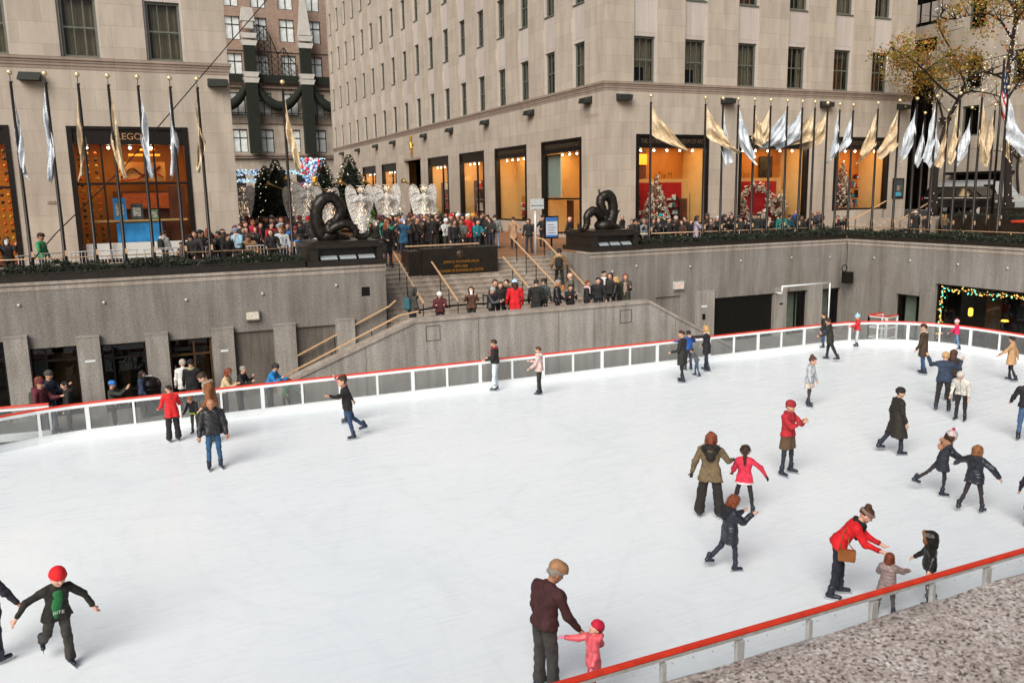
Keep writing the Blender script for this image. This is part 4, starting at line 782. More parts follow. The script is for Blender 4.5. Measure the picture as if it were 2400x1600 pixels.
for a, b, z0, bk, pw, lab in ((57.0, 61.95, 4.2, WOODO, 120, 'dim shop window with red goods, third along the garden side'), (64.5, 69.5, 4.3, CREAM, 120, 'shop window with warm strip, fourth along the garden side'), (79.0, 84.0, 4.3, WOODO, 100, 'shop window beyond the portal'), (86.4, 91.6, 4.4, WOODO, 130, 'far shop window glowing orange between dark posts'), (94, 99, 4.5, WOODO, 80, 'farthest shop window of the garden side')):
    q, Q, c = shopfront(rb, 'y', XP, a, b, z0, ZS, ((a+b)/2-.8,), (), bk, 2.0, pw, label=lab); mb = MB(); c(mb, a+.3, a+1.5, .6, 1.0, z0+.1, 8.2); c(mb, b-1.8, b-.6, .9, 1.2, z0+.1, 7.6); mb.build('dark_shelf', SHELF, q)
    goods(f'shelf of red goods in the {lab[:18].strip()} {int(a)} metres along the garden side' if 0 else 'shelf of red goods inside the '+lab.split(',')[0], c, a+1.7, a+3.2, z0+.3, 7.8, 4, int(a), [REDO, MATS['dark_goods'], PAPER], .6)
mb = MB(); mb.box(XP+1.6, XP+1.7, 71.6, 76, 4.0, ZS); mb.box(XP+1.4, XP+1.58, 72.6, 75, 4.0, 7.5); mb.build('portal', SHELF, rb)
mb = MB(); mb.box(XP-.12, XP+.02, 71.4, 76.2, ZS+.002, ZS+.2); mb.build('portal_lintel', STONE2, rb)
mb = MB(); mb.tube(spl([(XP-.06, 73.8, 10.0), (XP-.08, 73.7, 10.6), (XP-.08, 73.9, 11.2), (XP-.08, 73.8, 11.6)]), [.12]*9+[.2]*9+[.12]*7, 8); mb.ball((XP-.08, 73.8, 11.75), .14, 8); mb.box(XP-.1, XP-.02, 73.3, 74.3, 11.0, 11.15); mb.build('gilded_relief', mat('gilt', 'b98d3c', .4, .6), rb)
# --- left building
lb = thing('office_building', 'pale limestone building at left with the toy shop window', 'building', (-8, 60, ZP))
LS = [(-2.08, 2.65, 3.95, ZS), (-9.0, -4.14, 3.95, ZS)]
facade(lb, 'x', YB, lambda c, z: c > -7 and z < 17, -24, XL, 3.6, LS, [-1.2, 2.05, -4.5, -7.8, -11.1, -14.4, -17.7, -21], ROWS[:1], 9, 17)
mb = MB(); mb.quad((XL, YB, 3.6), (XL, YE, 3.6), (XL, YE, 17), (XL, YB, 17)); mb.quad((-24, YE, 3.6), (XL, YE, 3.6), (XL, YE, 17), (-24, YE, 17)); mb.quad((-24, YB, 17), (XL, YB, 17), (XL, YE, 17), (-24, YE, 17)); mb.quad((-24, YB+5, 3), (XL, YB+5, 3), (XL, YB+5, 17), (-24, YB+5, 17)); mb.build('rear_walls', STONE, lb)
for x in (-3.2, 4.0): floodlamp(lb, x, YB, 'x')
mb = MB(); mb.box(-3.05, -2.75, YB-.03, YB-.002, 6.5, 6.62); mb.build('plaque', MATS['carved'], lb)
YELW = mat('yellow_wall', 'b87c30', .6, 0, .1, 2)
s, P, bx = shopfront(lb, 'x', YB, *LS[0], mulls=(-.85, 1.2), trans=(7.3,), back=YELW, depth=4, power=105, side=YELW, label='toy shop window with orange lit interior and blue display')
text('shop_sign', 'LEGO', .95, (.3, YB+.05, 9.14), (1, 0, 0), mat('sign_copper', 'b98a62', .4, .5), s, .27, .02)
mb = MB(); bx(mb, -1.8, 2.4, .35, .9, 4.1, 4.75); mb.build('white_base', mat('lit_white', 'e8dcd4', .6, 0, 0, emit=.25), s)
mb = MB(); bx(mb, -.55, 1.3, .9, 1.1, 4.76, 5.6); mb.build('blue_panel', mat('blue_display', '2d86c4', .5, 0, .35, 2, emit=.1), s)
mb = MB(); bx(mb, -1.85, 2.4, .8, 1.2, 5.66, 5.74); mb.build('ledge', CREAM, s)
mb = MB(); bx(mb, -.6, 2.0, 2.6, 2.7, 4.1, 7.0, 0); bx(mb, -.2, 1.9, 2.3, 2.4, 6.2, 6.9, 1); bx(mb, -.3, 1.7, 2.5, 2.6, 7.45, 8.3, 2); bx(mb, 1.7, 2.4, 1.5, 1.6, 4.1, 7.2, 0); mb.build('back_shelves', [SHELF, mat('orange_shelf', 'b5561c', .6, 0, .3), CREAM], s)
mb = MB(); bx(mb, .2, 1.5, 1.2, 2.2, 8.55, 8.6); bx(mb, .7, 1.3, 1.6, 2.4, 8.8, 8.85); mb.build('ceiling_lamp', MATS['amber_glow'], s)
mb = MB(); mb.tube(spl([(-.2, YB+2.4, 7.6), (.3, YB+2.4, 8.0), (.8, YB+2.4, 7.7), (1.5, YB+2.4, 8.1)]), .05, 6, 0); mb.tube(spl([(-.2, YB+2.4, 7.5), (.5, YB+2.4, 7.55), (1.0, YB+2.4, 7.9), (1.6, YB+2.4, 7.6)]), .04, 6, 1); mb.build('wall_mural', [SHELF, REDO], s)
mb = MB(); r = np.random.default_rng(3)
for i in range(17):
    for x in (-1.75, -1.45, -1.12): mb.ball((x, YB+1.2, 4.3+i*.27), .075, 8, int(r.choice([0, 0, 1, 2])))
mb.build('ball_wall', [mat('brown_ball', '3a2a1a', .5), mat('orange_ball', 'd8641e', .4), mat('yellow_ball', 'd8a23a', .4)], s)
for lab, x, w, h, m in (('tall blue toy box on the toy shop ledge', -.35, .52, .95, MATS['blue_display']), ('dark grey toy box on the toy shop ledge', .33, .5, .7, mat('grey_box', '4a4a4a', .5, 0, .8, 8)), ('small green and white toy box on the toy shop ledge', 1.0, .4, .42, mat('green_box', '6f8f5a', .5, 0, .8, 6))):
    t = thing('toy_box', lab, 'toy box', (x, YB+1.0, 5.745)); mb = MB(); mb.box(x-w/2, x+w/2, YB+.85, YB+1.1, 5.745, 5.745+h); mb.build('box', m, t); mb = MB(); mb.box(x-w*.35, x+w*.3, YB+.838, YB+.848, 5.745+h*.2, 5.745+h*.75); mb.build('picture', mat('toy_picture', 'b9b2a8', .5, 0, .8, 14), t)
s, P, bx = shopfront(lb, 'x', YB, *LS[1], mulls=(-6.5,), trans=(7.2,), back=YELW, depth=4, power=160, side=YELW, label='toy shop window cut by the left picture edge')
mb = MB(); [mb.ball((x, YB+1.2, 4.5+i*.3), .08, 8, int(r.choice([0, 1, 2]))) for i in range(15) for x in (-5.1, -4.8, -4.55)]; mb.build('ball_wall', [MATS['brown_ball'], MATS['orange_ball'], MATS['yellow_ball']], s)

# --- far department store across the avenue
YS = 130
BRK = stonemat('brick', 'b39a8a', 'a28877', bw=.5, rh=.16, mortar=lin('8d7868'), streak=.2, msize=.02)
sk = thing('department_store', 'distant brick and stone department store hung with dark green garlands', 'building', (20, YS+10, 4.7))
rows = [(13.15, 16.5), (18.5, 21.7), (23.9, 27.1), (28.95, 32.15), (33.5, 36.6), (38, 41)]; cols = [8.1, 11.9, 15.75, 19.5, 23.4, 27.25, 31.1, 35]
def swall(z0, z1, m, nm):
    mb = MB(); mb.wall((-10, YS, z0), (1, 0, 0), (0, -1, 0), 60, z1-z0, [(c-1.08+10, c+1.08+10, a-z0, b-z0) for c in cols for a, b in rows if a > z0 and b < z1], .4); mb.build(nm, m, sk)
swall(4.7, 22.6, STONE, 'stone_wall'); swall(22.6, 44, BRK, 'brick_wall')
mb = MB()
for z, p, h in ((12.3, .5, .35), (12.65, .7, .3), (17.3, .25, .3), (22.3, .5, .4), (27.5, .2, .25)): mb.box(-10, 50, YS-p, YS+.1, z, z+h)
mb.build('cornice', STONE2, sk)
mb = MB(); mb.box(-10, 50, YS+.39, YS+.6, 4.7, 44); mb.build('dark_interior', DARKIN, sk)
SKP = mat('painted_sky_pane', 'd6dcda', .3, 0, .18, 1.5); protoW = None  # reflected sky is put into the pane's pale colour
for c in cols[1:7]:
    for a, b in rows[:5]:
        loc = np.array([c, YS+.3, a])-wt(sk)
        if protoW is None or abs((b-a)-protoW['h']) > .3:
            mb = MB(); H = b-a
            for q in ((-1.08, -.98, 0, H), (.98, 1.08, 0, H), (-.05, .05, 0, H), (-.98, .98, 0, .12), (-.98, .98, H-.12, H), (-.98, .98, H*.62, H*.62+.1)): mb.box(q[0], q[1], -.04, .04, q[2], q[3])
            f = mb.build('window', BRONZE, loc=(0, 0, 0)); mb = MB(); mb.box(-1.0, 1.0, .045, .06, .05, H-.05); mb.build('pane', SKP, loc=(0, 0, 0)).parent = f; f['h'] = H; f.parent = sk; f.location = loc; protoW = f
        else: copy_tree(protoW, sk, loc)
mb = MB()
for i in range(90): x = 12+i*.22; mb.box(x, x+.05, YS-.62, YS-.57, 17.6, 18.7); mb.box(x, x+.05, YS-.82, YS-.77, 22.7, 23.6)
mb.box(12, 32, YS-.65, YS-.55, 18.7, 18.8); mb.box(12, 32, YS-.85, YS-.75, 23.6, 23.72); mb.build('balcony_railings', BLACK, sk)
mb = MB()
for i in range(9): x = 8+i*3.1; mb.box(x, x+1.9, YS-.02, YS-.001, 6.2, 10.6)
mb.build('dark_openings', DARKIN, sk)
GARL = mat('garland_dark', '11180b', .85, 0, .5, 2.5, .5, 6); PALES = mat('pale_cap', 'b8b4ac', .7, 0, .1, 1)
def gcol(label, x, apex):
    t = thing('garland_column', label, 'decoration', (x, YS-1.6, 12.9)); w = .8; Y0, Y1 = YS-2.2, YS-1.1
    mb = MB(); mb.box(x-w, x+w, Y0, Y1, 12.95, 22.8); mb.box(x-w*.95, x+w*.95, Y0, Y1, 24.3, 28.0); mb.build('garland', GARL, t)
    mb = MB(); 
    for z in (22.8, 23.6, 27.9, 28.9): mb.prism([(x-w*1.1, Y0-.1, z), (x+w*1.1, Y0-.1, z), (x+w*1.45, Y0-.1, z+.7), (x-w*1.45, Y0-.1, z+.7)], (0, 1.3, 0))
    if apex: mb.add([(x-.9, Y0, 29.7), (x+.9, Y0, 29.7), (x+.9, Y1, 29.7), (x-.9, Y1, 29.7), (x-.2, Y0+.4, 36.4), (x+.2, Y0+.4, 36.4), (x+.2, Y1-.4, 36.4), (x-.2, Y1-.4, 36.4)], [(0, 1, 5, 4), (1, 2, 6, 5), (2, 3, 7, 6), (3, 0, 4, 7), (4, 5, 6, 7)])
    else: mb.box(x-.7, x+.7, Y0, Y1, 30.2, 31.2); mb.prism([(x-w*1.2, Y0-.1, 31.2), (x+w*1.2, Y0-.1, 31.2), (x+.7, Y0-.1, 33), (x-.7, Y0-.1, 33)], (0, 1.3, 0))
    mb.build('pale_caps', PALES, t)
gcol('tall dark green garland column with pale caps near the left building edge', 17.65, False); gcol('tall dark green garland column with pale obelisk top beyond the gardens', 25.55, True)
for lab, a, b in (('dark green swag hanging between the two garland columns', 18.3, 24.9), ('dark green swag right of the obelisk garland column', 26.2, 32.5), ('dark green swag left of the first garland column', 11.5, 17.0)):
    S = [(x, YS-1.3, 22.6-2.9*(1-((x-(a+b)/2)/((b-a)/2))**2)) for x in np.linspace(a, b, 18)]; mb = MB(); mb.tube(S, [.45+.3*sin(pi*i/17) for i in range(18)], 8); mb.build('garland_swag', GARL, label=lab, cat='garland', smooth=True)
mb = MB(); mb.box(10, 34, YS-1.25, YS-.9, 23.0, 24.1); mb.build('garland_band', GARL, label='horizontal dark green garland band across the distant store', cat='garland')
def trellis(label, x0, x1, z0, zs, seed):
    mb = MB(); r = np.random.default_rng(seed); n = len(zs)
    for i, h in enumerate(zs):
        x = x0+(x1-x0)*i/(n-1); mb.bar((x, YS-1, z0), (x, YS-1, h), .1, .1)
        if i: 
            xp = x0+(x1-x0)*(i-1)/(n-1); m = min(h, zs[i-1])
            for z in np.arange(z0, m-.6, .9): mb.bar((xp, YS-1, z), (x, YS-1, z+.9), .07, .07); mb.bar((x, YS-1, z), (xp, YS-1, z+.9), .07, .07)
            mb.bar((xp, YS-1, zs[i-1]), (x, YS-1, h), .12, .12)
    mb.build('wire_decoration', BLACK, label=label, cat='decoration')
trellis('black scrolled wire framework rising between the distant garland columns', 19.0, 24.4, 24.1, [31, 30.8, 29.5, 27, 28, 26.5, 25.5], 1)
# light display before the store
t = thing('light_display', 'cluster of red, white and blue ornament lights shaped like a tall sign', 'light display', (22, 108, 4.7)); r = np.random.default_rng(8)
EM = [mat('red_ball_light', 'e0303a', .4, 0, 0, emit=.25), mat('white_ball_light', 'd8e8ee', .4, 0, 0, emit=.35), mat('blue_ball_light', '3a58a8', .4, 0, 0, emit=.25), mat('aqua_ball_light', '88c4d0', .4, 0, 0, emit=.3)]
for nm, x0, x1, y0, y1, n in (('top_lights', 703, 762, 372, 396, 240), ('middle_lights', 705, 750, 392, 412, 110), ('lower_lights', 706, 730, 410, 452, 90)):
    mb = MB()
    for _ in range(n): p = ony(r.uniform(x0, x1), r.uniform(y0, y1), 108+r.normal()*.5); mb.ball(p, r.uniform(.08, .19), 6, int(r.integers(0, 4)) if y0 > 380 else int(r.choice([1, 3, 0, 2])))
    mb.build(nm, EM, t)
for lab, x0, x1, y0, y1 in (('strip of blue and white lights along the distant store at left', 552, 606, 398, 412), ('strip of blue and white lights right of the fir trees', 670, 710, 398, 410), ('lower strip of blue lights behind the angels at left', 552, 600, 420, 428)):
    mb = MB()
    for _ in range(110): mb.ball(ony(r.uniform(x0, x1), r.uniform(y0, y1), 112+r.normal()*.3), r.uniform(.05, .12), 6, int(r.choice([1, 1, 2, 3])))
    mb.build('light_strip', EM, label=lab, cat='string lights')
for lab, x, y, m in (('round amber lamp glowing among the firs', 739, 421, MATS['amber_glow']), ('round warm lamp beside the amber lamp', 758, 422, BULB)):
    p = ony(x, y, 80); mb = MB(); mb.tube([(p[0], p[1], 4.3), p], .04, 6, 1); mb.ball(p, .28, 12); mb.build('globe_lamp', [m, BLACK], label=lab, cat='lamp')
# --- building beyond the side street on the right
XN = 58.0
nb = thing('office_building', 'limestone building across the side street at the right edge with dark window bay', 'building', (XN+8, 40, 4.6))
wn = [(49.6, 8, 24.5, 30), (48.0, 4.7, 49.6, 30)]
ops = [(47.6, 50.3, 4.7, 17.9), (47.6, 50.3, 18.9, 30.), (43.6, 45.0, 10.2, 12.4), (43.6, 45.0, 13.6, 15.9), (43.6, 45.0, 17.9, 20.3), (39.8, 41.2, 13.6, 15.9), (39.8, 41.2, 17.9, 20.3), (36.0, 37.4, 13.6, 15.9), (36, 37.4, 10.2, 12.4), (40.6, 45.2, 4.7, 7.35), (33, 38, 4.7, 7.35)]
mb = MB(); Y1 = 80; mb.wall((XN, Y1, 4.6), (0, -1, 0), (-1, 0, 0), Y1-15, 32, [(Y1-b, Y1-a, c-4.6, d-4.6) for a, b, c, d in ops], .4); mb.quad((XN, Y1, 4.6), (XN+30, Y1, 4.6), (XN+30, Y1, 36), (XN, Y1, 36)); mb.build('wall', STONE, nb)
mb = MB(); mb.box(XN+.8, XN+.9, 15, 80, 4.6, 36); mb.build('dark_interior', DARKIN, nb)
for a, b, c, d in ops:
    mb = MB(); w = .12; D0, D1 = XN+.15, XN+.3
    for q in ((a, a+w, c, d), (b-w, b, c, d), (a+w, b-w, c, c+w), (a+w, b-w, d-w, d)): mb.box(D0, D1, q[0]+.001, q[1]-.001, q[2]+.001, q[3]-.001)
    for m in np.linspace(a, b, 4 if b-a > 2 else 2)[1:-1]: mb.box(D0, D1-.01, m-.07, m+.07, c+w, d-w)
    f = mb.build('window' if d-c < 5 else 'window_bay', BRONZE if b-a > 2 else WFR, nb); mb = MB(); mb.box(XN+.24, XN+.255, a+.1, b-.1, c+.1, d-.1); mb.build('pane', GLASSD, f)
mb = MB(); mb.box(XN+.18, XN+.22, 47.75, 50.2, 15.6, 16.9); mb.build('spandrel_panel', SPAND, nb); mb = MB(); mb.box(XN+.18, XN+.22, 47.75, 50.2, 19.2, 20.6); mb.build('spandrel_panel', SPAND, nb)
mb = MB(); mb.box(XN-.9, XN-.01, 40.4, 45.4, 7.35, 7.55); mb.build('awning', BLACK, nb); mb = MB(); mb.box(XN+.5, XN+.55, 41.0, 44.8, 5.9, 6.4); mb.build('lit_sign', mat('orange_glow', 'ff6a20', .5, 0, 0, emit=.8), nb)
floodlamp(nb, XN, 46.2, 'y')
# ---------------------------------------------------------------- trees and garden decoration
def fir(label, x, y, z, h, r0, seed, group='lit fir trees in the gardens'):
    r = np.random.default_rng(seed); t = thing('fir_tree', label, 'tree', (x, y, z), group=group); mb = MB(); mb.tube([(x, y, z), (x, y, z+h*.97)], [.16, .03], 8); mb.build('trunk', mat('bark', '2b2018', .9, 0, .3), t)
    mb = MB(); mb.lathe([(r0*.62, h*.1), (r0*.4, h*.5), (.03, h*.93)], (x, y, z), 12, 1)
    n = int(1500*h/4)
    for _ in range(n):
        u = r.random()**1.35; lay = (u*14) % 1; a = r.uniform(0, 2*pi); R = (r0*(1-u)**.9+.05)*(1-.3*lay)*(1+.13*sin(3*a+seed)+.1*r.normal()); zz = z+h*(.08+.92*u)
        d = np.array([cos(a), sin(a), 0]); L = .16+.28*(1-u); c = np.array([x, y, zz])+d*R*.82; tip = c+d*L*.9+np.array([0, 0, -.12*L+.03*r.normal()]); s = np.array([-d[1], d[0], r.normal()*.3])*L*.3
        mb.add([c-s*.6, (c+tip)/2-s+(0, 0, -.03), tip, (c+tip)/2+s+(0, 0, -.03)], [(0, 1, 2, 3)], 0 if r.random() < .65 else 1)
    mb.build('crown', [GRN, GRN2], t, uv=False); mb = MB()
    for _ in range(int(34*h/4)): u = r.random()**1.3; a = r.uniform(pi, 2*pi); R = r0*(1-u)**.9*1.0+.1; mb.ball((x+R*cos(a), y+R*sin(a), z+h*(.08+.9*u)), .024, 6)
    mb.build('lights', mat('fir_light', 'ffe9c8', .5, 0, 0, emit=1.5), t); return t
for lab, px, py, Y, zb, r0, sd in (('dark fir tree with small lights right beside the left building edge', 620, 388, 56, 4.1, 2.1, 1), ('taller dark fir tree with small lights behind the lone flagpole', 644, 374, 54, 4.05, 2.5, 2), ('farther fir tree with lights behind the ornament light display', 756, 372, 70, 4.3, 2.2, 3), ('pointed fir tree with lights left of the far shop windows', 817, 362, 60, 4.15, 2.6, 4)):
    p = ony(px, py, Y); fir(lab, p[0], Y, zb, p[2]-zb, r0, sd)
for lab, px, py, Y in (('small clipped green cone shrub between the crowd and the second angel', 873, 498, 41.5), ('small clipped green cone shrub right of the last angel', 1030, 500, 42)):
    p = ony(px, py, Y); r = np.random.default_rng(int(px)); mb = MB(); mb.lathe([(.45, 0), (.3, .7), (.04, p[2]-3.8)], (p[0], Y, 3.8), 12, 1)
    for _ in range(500): u = r.random(); a = r.uniform(0, 6.28); R = .5*(1-u)+.04; c = np.array([p[0]+R*cos(a), Y+R*sin(a), 3.8+u*(p[2]-3.8)]); q = r.normal(size=3)*.06; w = r.normal(size=3)*.06; mb.add([c-q, c-w, c+q, c+w], [(0, 1, 2, 3)], 0)
    mb.build('shrub', [mat('shrub_green', '3f5a22', .8, 0, .4, 9), GRN], label=lab, cat='shrub', uv=False)
# herald angels
WIRE = mat('white_wire_mesh', 'd6d4cf', .55, 0, .2, 14, .6, 30); WIRE2 = mat('white_wings', 'd5d2cb', .6, 0, .1, 10, .6, 40)
def lace(m):
    nt = m.node_tree; b = nt.nodes['Principled BSDF']; vo = nd(nt, 'ShaderNodeTexVoronoi', feature='DISTANCE_TO_EDGE'); inp(vo, Scale=13.0); lk(nt, coords(nt, 'Object', (1, 1, .5)), vo.inputs['Vector'])
    lk(nt, ramp(nt, vo.outputs['Distance'], [(.08, g3(1.0)), (.2, g3(.2))]), b.inputs['Alpha'])
lace(WIRE2); lace(WIRE); TINY = mat('tiny_warm_light', 'ffd9b0', .5, 0, 0, emit=1.4)
ang0 = thing('angel_sculpture', '', 'angel', group='white wire angels with trumpets', local=True); r = np.random.default_rng(4)
mb = MB(); mb.lathe([(.36, 0), (.33, .3), (.26, .9), (.19, 1.45), (.23, 1.75), (.2, 1.98), (.08, 2.08)], n=16); 
for s in (-1, 1): mb.tube(spl([(s*.2, -.02, 1.95), (s*.36, -.2, 1.7), (s*.12, -.45, 1.95)]), [.09]*9+[.06]*8, 8)
mb.build('robe', WIRE, ang0)
mb = MB(); mb.ball((0, -.05, 2.27), (.13, .14, .17), 12); mb.tube([(0, 0, 2.0), (0, -.03, 2.2)], .07, 8); mb.build('head', WIRE, ang0)
for s in (-1, 1):
    O = [(.06, 1.2), (.1, 1.75), (.22, 2.25), (.42, 2.52), (.62, 2.5), (.72, 2.2), (.68, 1.7), (.55, 1.15), (.38, .65), (.24, .3), (.14, .7)]
    mb = MB(); mb.prism([(s*x, .17+.12*x, z) for x, z in O], (0, .05, 0)); k = len(O)
    for q in ((.5, 2.3), (.45, 1.9), (.4, 1.5), (.33, 1.1)): mb.tube(spl([(s*.08, .16, q[1]-.4), (s*q[0]*.7, .18, q[1]-.15), (s*q[0]*1.3, .21, q[1]-.3)]), .02, 5)
    mb.tube(spl([(s*x, .19+.12*x, z) for x, z in O]+[(s*O[0][0], .2, O[0][1])]), .025, 5); mb.build('wing', WIRE2, ang0)
mb = MB(); mb.tube([(0, -.2, 2.2), (-.75, -.62, 2.55), (-1.02, -.78, 2.68), (-1.14, -.85, 2.74)], [.018, .02, .06, .15], 12); mb.build('trumpet', mat('trumpet_brass', 'd0a860', .3, .7), ang0)
mb = MB(); mb.tube([(.2*cos(a), -.02+.2*sin(a), 2.5) for a in np.linspace(0, 2*pi, 18)], .018, 5); mb.build('halo', WIRE, ang0)
mb = MB()
for _ in range(70): a = r.uniform(pi, 2*pi); z = r.uniform(.1, 2.0); R = np.interp(z, [0, .9, 1.45, 2], [.38, .28, .22, .24]); mb.ball((R*cos(a), R*sin(a), z), .017, 5)
for _ in range(26): a = r.uniform(0, 2*pi); mb.ball((.16*cos(a), -.05+.17*sin(a), 2.3+r.normal()*.08), .018, 5)
mb.build('lights', TINY, ang0)
ANG = [(567, 440, 50, .1, 'white wire angel beside the left building edge, left of the firs'), (688, 443, 47, -.5, 'white wire angel partly hidden behind the lone flagpole'), (719, 432, 45, -.1, 'white wire angel right of the lone flagpole with tall narrow wings'), (770, 446, 44, .25, 'white wire angel directly above the left serpent sculpture'), (844, 440, 42.5, -.1, 'white wire angel with wide wings just right of the left serpent'), (905, 437, 43.5, -.35, 'white wire angel before the farther shop windows, second from the right'), (992, 438, 42.5, -.2, 'rightmost white wire angel in front of the shop windows')]
for i, (px, py, Y, rz, lab) in enumerate(ANG):
    p = ony(px, py, Y); zb = p[2]-2.42
    if i == 0: ang0.location = (p[0], Y, zb); ang0.rotation_euler[2] = rz; ang0['label'] = lab
    else: copy_tree(ang0, loc=(p[0], Y, zb), rz=rz, label=lab)
    mb = MB(); mb.box(p[0]-.5, p[0]+.5, Y-.45, Y+.45, 3.8, zb-.002); mb.build('pedestal', GRN2, label='dark green planted base under the '+lab[:lab.find(' ', 30)].replace('white wire ', ''), cat='pedestal')
for lab, px, py, Y in (('spiky white starburst ornament left of the rightmost angel', 938, 488, 41.8), ('lower spiky white starburst ornament between two angels', 919, 503, 41.4), ('spiky white starburst ornament at the feet of the rightmost angel', 1020, 500, 41.4), ('spiky white starburst ornament right of the left serpent', 862, 514, 40.6)):
    p = ony(px, py, Y); mb = MB(); r = np.random.default_rng(px)
    for _ in range(46): d = r.normal(size=3); d /= np.linalg.norm(d); mb.tube([p, p+d*.33], [.022, .004], 5, 0)
    mb.ball(p, .07, 8, 1); mb.tube([p, (p[0], p[1], 3.8)], .012, 5, 0); mb.build('starburst', [WIRE, TINY], label=lab, cat='ornament')

# ---------------------------------------------------------------- deciduous trees on the right
BARK = mat('tree_bark', '1f1712', .9, 0, .3, 8, .4, 30); L1 = mat('leaf_ochre', '8e6a1e', .7, 0, .35, 6); L2 = mat('leaf_olive', '757020', .7, 0, .35, 6); L3 = mat('leaf_rust', '9a5a1e', .7, 0, .3, 6)
LIT = mat('tree_white_light', 'fff2e0', .5, 0, 0, emit=1.0)
def dtree(label, Y, trunk, limbs, clusters, seed, nl, lights):
    r = np.random.default_rng(seed); base = ony(*trunk[0][:2], Y); t = thing('street_tree', label, 'tree', (base[0], Y, base[2]))
    pt = lambda x, y, d=0: tuple(ony(x, y, Y+d))
    mb = MB(); T = spl([pt(x, y, d) for x, y, d, w in trunk], 6); mb.tube(T, list(np.interp(np.linspace(0, 1, len(T)), np.linspace(0, 1, len(trunk)), [w*.85 for *_, w in trunk])), 10); mb.build('trunk', BARK, t)
    mb = MB(); ends = []
    for L in limbs:
        S = spl([pt(x, y, d) for x, y, d in L], 6); mb.tube(S, list(np.linspace(.075, .02, len(S))), 7); S = np.array(S)
        for _ in range(14):
            i = r.integers(len(S)//4, len(S)); d = r.normal(size=3)*np.array([.9, .9, .6]); q = S[i]; e = [q, q+d*.5+(0, 0, .1), q+d*1.1+(0, 0, .25)]; mb.tube(spl(e, 3), [.03]*3+[.02]*2+[.012]*2, 5); ends += [e[2], e[1]]
    mb.build('limbs', BARK, t); mb = MB()
    def leaf(c):
        s = r.uniform(.05, .11); a = r.normal(size=3); a /= np.linalg.norm(a); b = np.cross(a, r.normal(size=3)); b /= np.linalg.norm(b)+1e-6
        mb.add([c-a*s, c-b*s*.6, c+a*s, c+b*s*.6], [(0, 1, 2, 3)], int(r.choice([0, 0, 1, 1, 2])))
    for x, y, d, R, n in clusters:
        c0 = np.array(pt(x, y, d)); subs = [c0+r.normal(size=3)*R*.55*np.array([1.2, 1, .8]) for _ in range(max(3, n//45))]
        for _ in range(n): c = subs[r.integers(len(subs))]; leaf(c+r.normal(size=3)*R*.26)
    for _ in range(nl): e = ends[r.integers(len(ends))]; leaf(e+r.normal(size=3)*.28)
    mb.build('foliage', [L1, L2, L3], t, uv=False); mb = MB()
    for _ in range(lights//2): e = ends[r.integers(len(ends))]; mb.ball(e+r.normal(size=3)*.35, .021, 5)
    TT = np.array(T)
    for _ in range(lights//3): i = r.integers(0, len(TT)); a = r.uniform(0, 6.28); w = .2; mb.ball(TT[i]+np.array([w*cos(a), w*sin(a), r.normal()*.2]), .02, 5)
    mb.build('lights', LIT, t)
dtree('nearer street tree with ochre leaves and tiny white lights before the building corner', 37, [(2190, 505, 0, .2), (2194, 400, 0, .18), (2215, 300, 0, .16), (2245, 235, .3, .13), (2262, 195, .5, .09), (2290, 150, .8, .05)],
      [[(2215, 300, 0), (2195, 230, .4), (2150, 180, .9), (2100, 140, 1.2)], [(2245, 235, .3), (2200, 200, -.8), (2150, 150, -1.2), (2090, 110, -1.5)], [(2245, 235, .3), (2270, 215, .2), (2320, 220, .6), (2365, 235, 1)], [(2262, 195, .5), (2230, 120, 1.2), (2200, 60, 1.4), (2215, 10, 1.5)], [(2262, 195, .5), (2300, 170, -.6), (2340, 175, -1)]],
      [(2150, 135, 0, 1.3, 1200), (2205, 150, .4, 1.3, 1100), (2100, 125, -.6, .9, 500), (2250, 150, -.3, 1.1, 560), (2110, 190, .3, .8, 300), (2165, 190, .2, 1.0, 460), (2300, 150, .3, .8, 240), (2215, 60, .8, .7, 130)], 11, 420, 230)
dtree('tall street tree at the right edge wrapped in tiny white lights', 33, [(2362, 512, 0, .26), (2362, 400, 0, .24), (2362, 290, 0, .2), (2360, 200, .1, .17), (2368, 130, .2, .14), (2378, 60, .2, .11), (2385, -40, .2, .07)],
      [[(2360, 190, .1), (2330, 175, .5), (2300, 170, .8), (2260, 190, 1.2)], [(2372, 90, .2), (2340, 45, .5), (2300, 32, .9), (2240, 45, 1.2)], [(2378, 60, .2), (2395, 30, -.4), (2430, 0, -.8)], [(2365, 150, .1), (2395, 120, .3), (2430, 100, .5)], [(2380, 20, .2), (2350, -10, .5), (2310, -20, .8)], [(2362, 230, 0), (2390, 190, -.3), (2420, 160, -.5)]],
      [(2290, 25, .5, 1.1, 420), (2350, 20, 0, .9, 260), (2270, 5, .4, .8, 200), (2390, 130, .2, .9, 200), (2395, 10, .3, .8, 220), (2385, 200, 0, .6, 100)], 12, 420, 260)
dtree('slim bare street tree with a dark crooked stem by the planter at the right edge', 40, [(2389, 475, 0, .11), (2384, 400, 0, .1), (2390, 345, 0, .1), (2378, 300, .2, .06), (2372, 275, .3, .04)], [[(2384, 372, 0), (2374, 362, .2), (2366, 355, .4)], [(2390, 345, 0), (2410, 320, .2), (2430, 300, .3)]], [], 13, 20, 10)

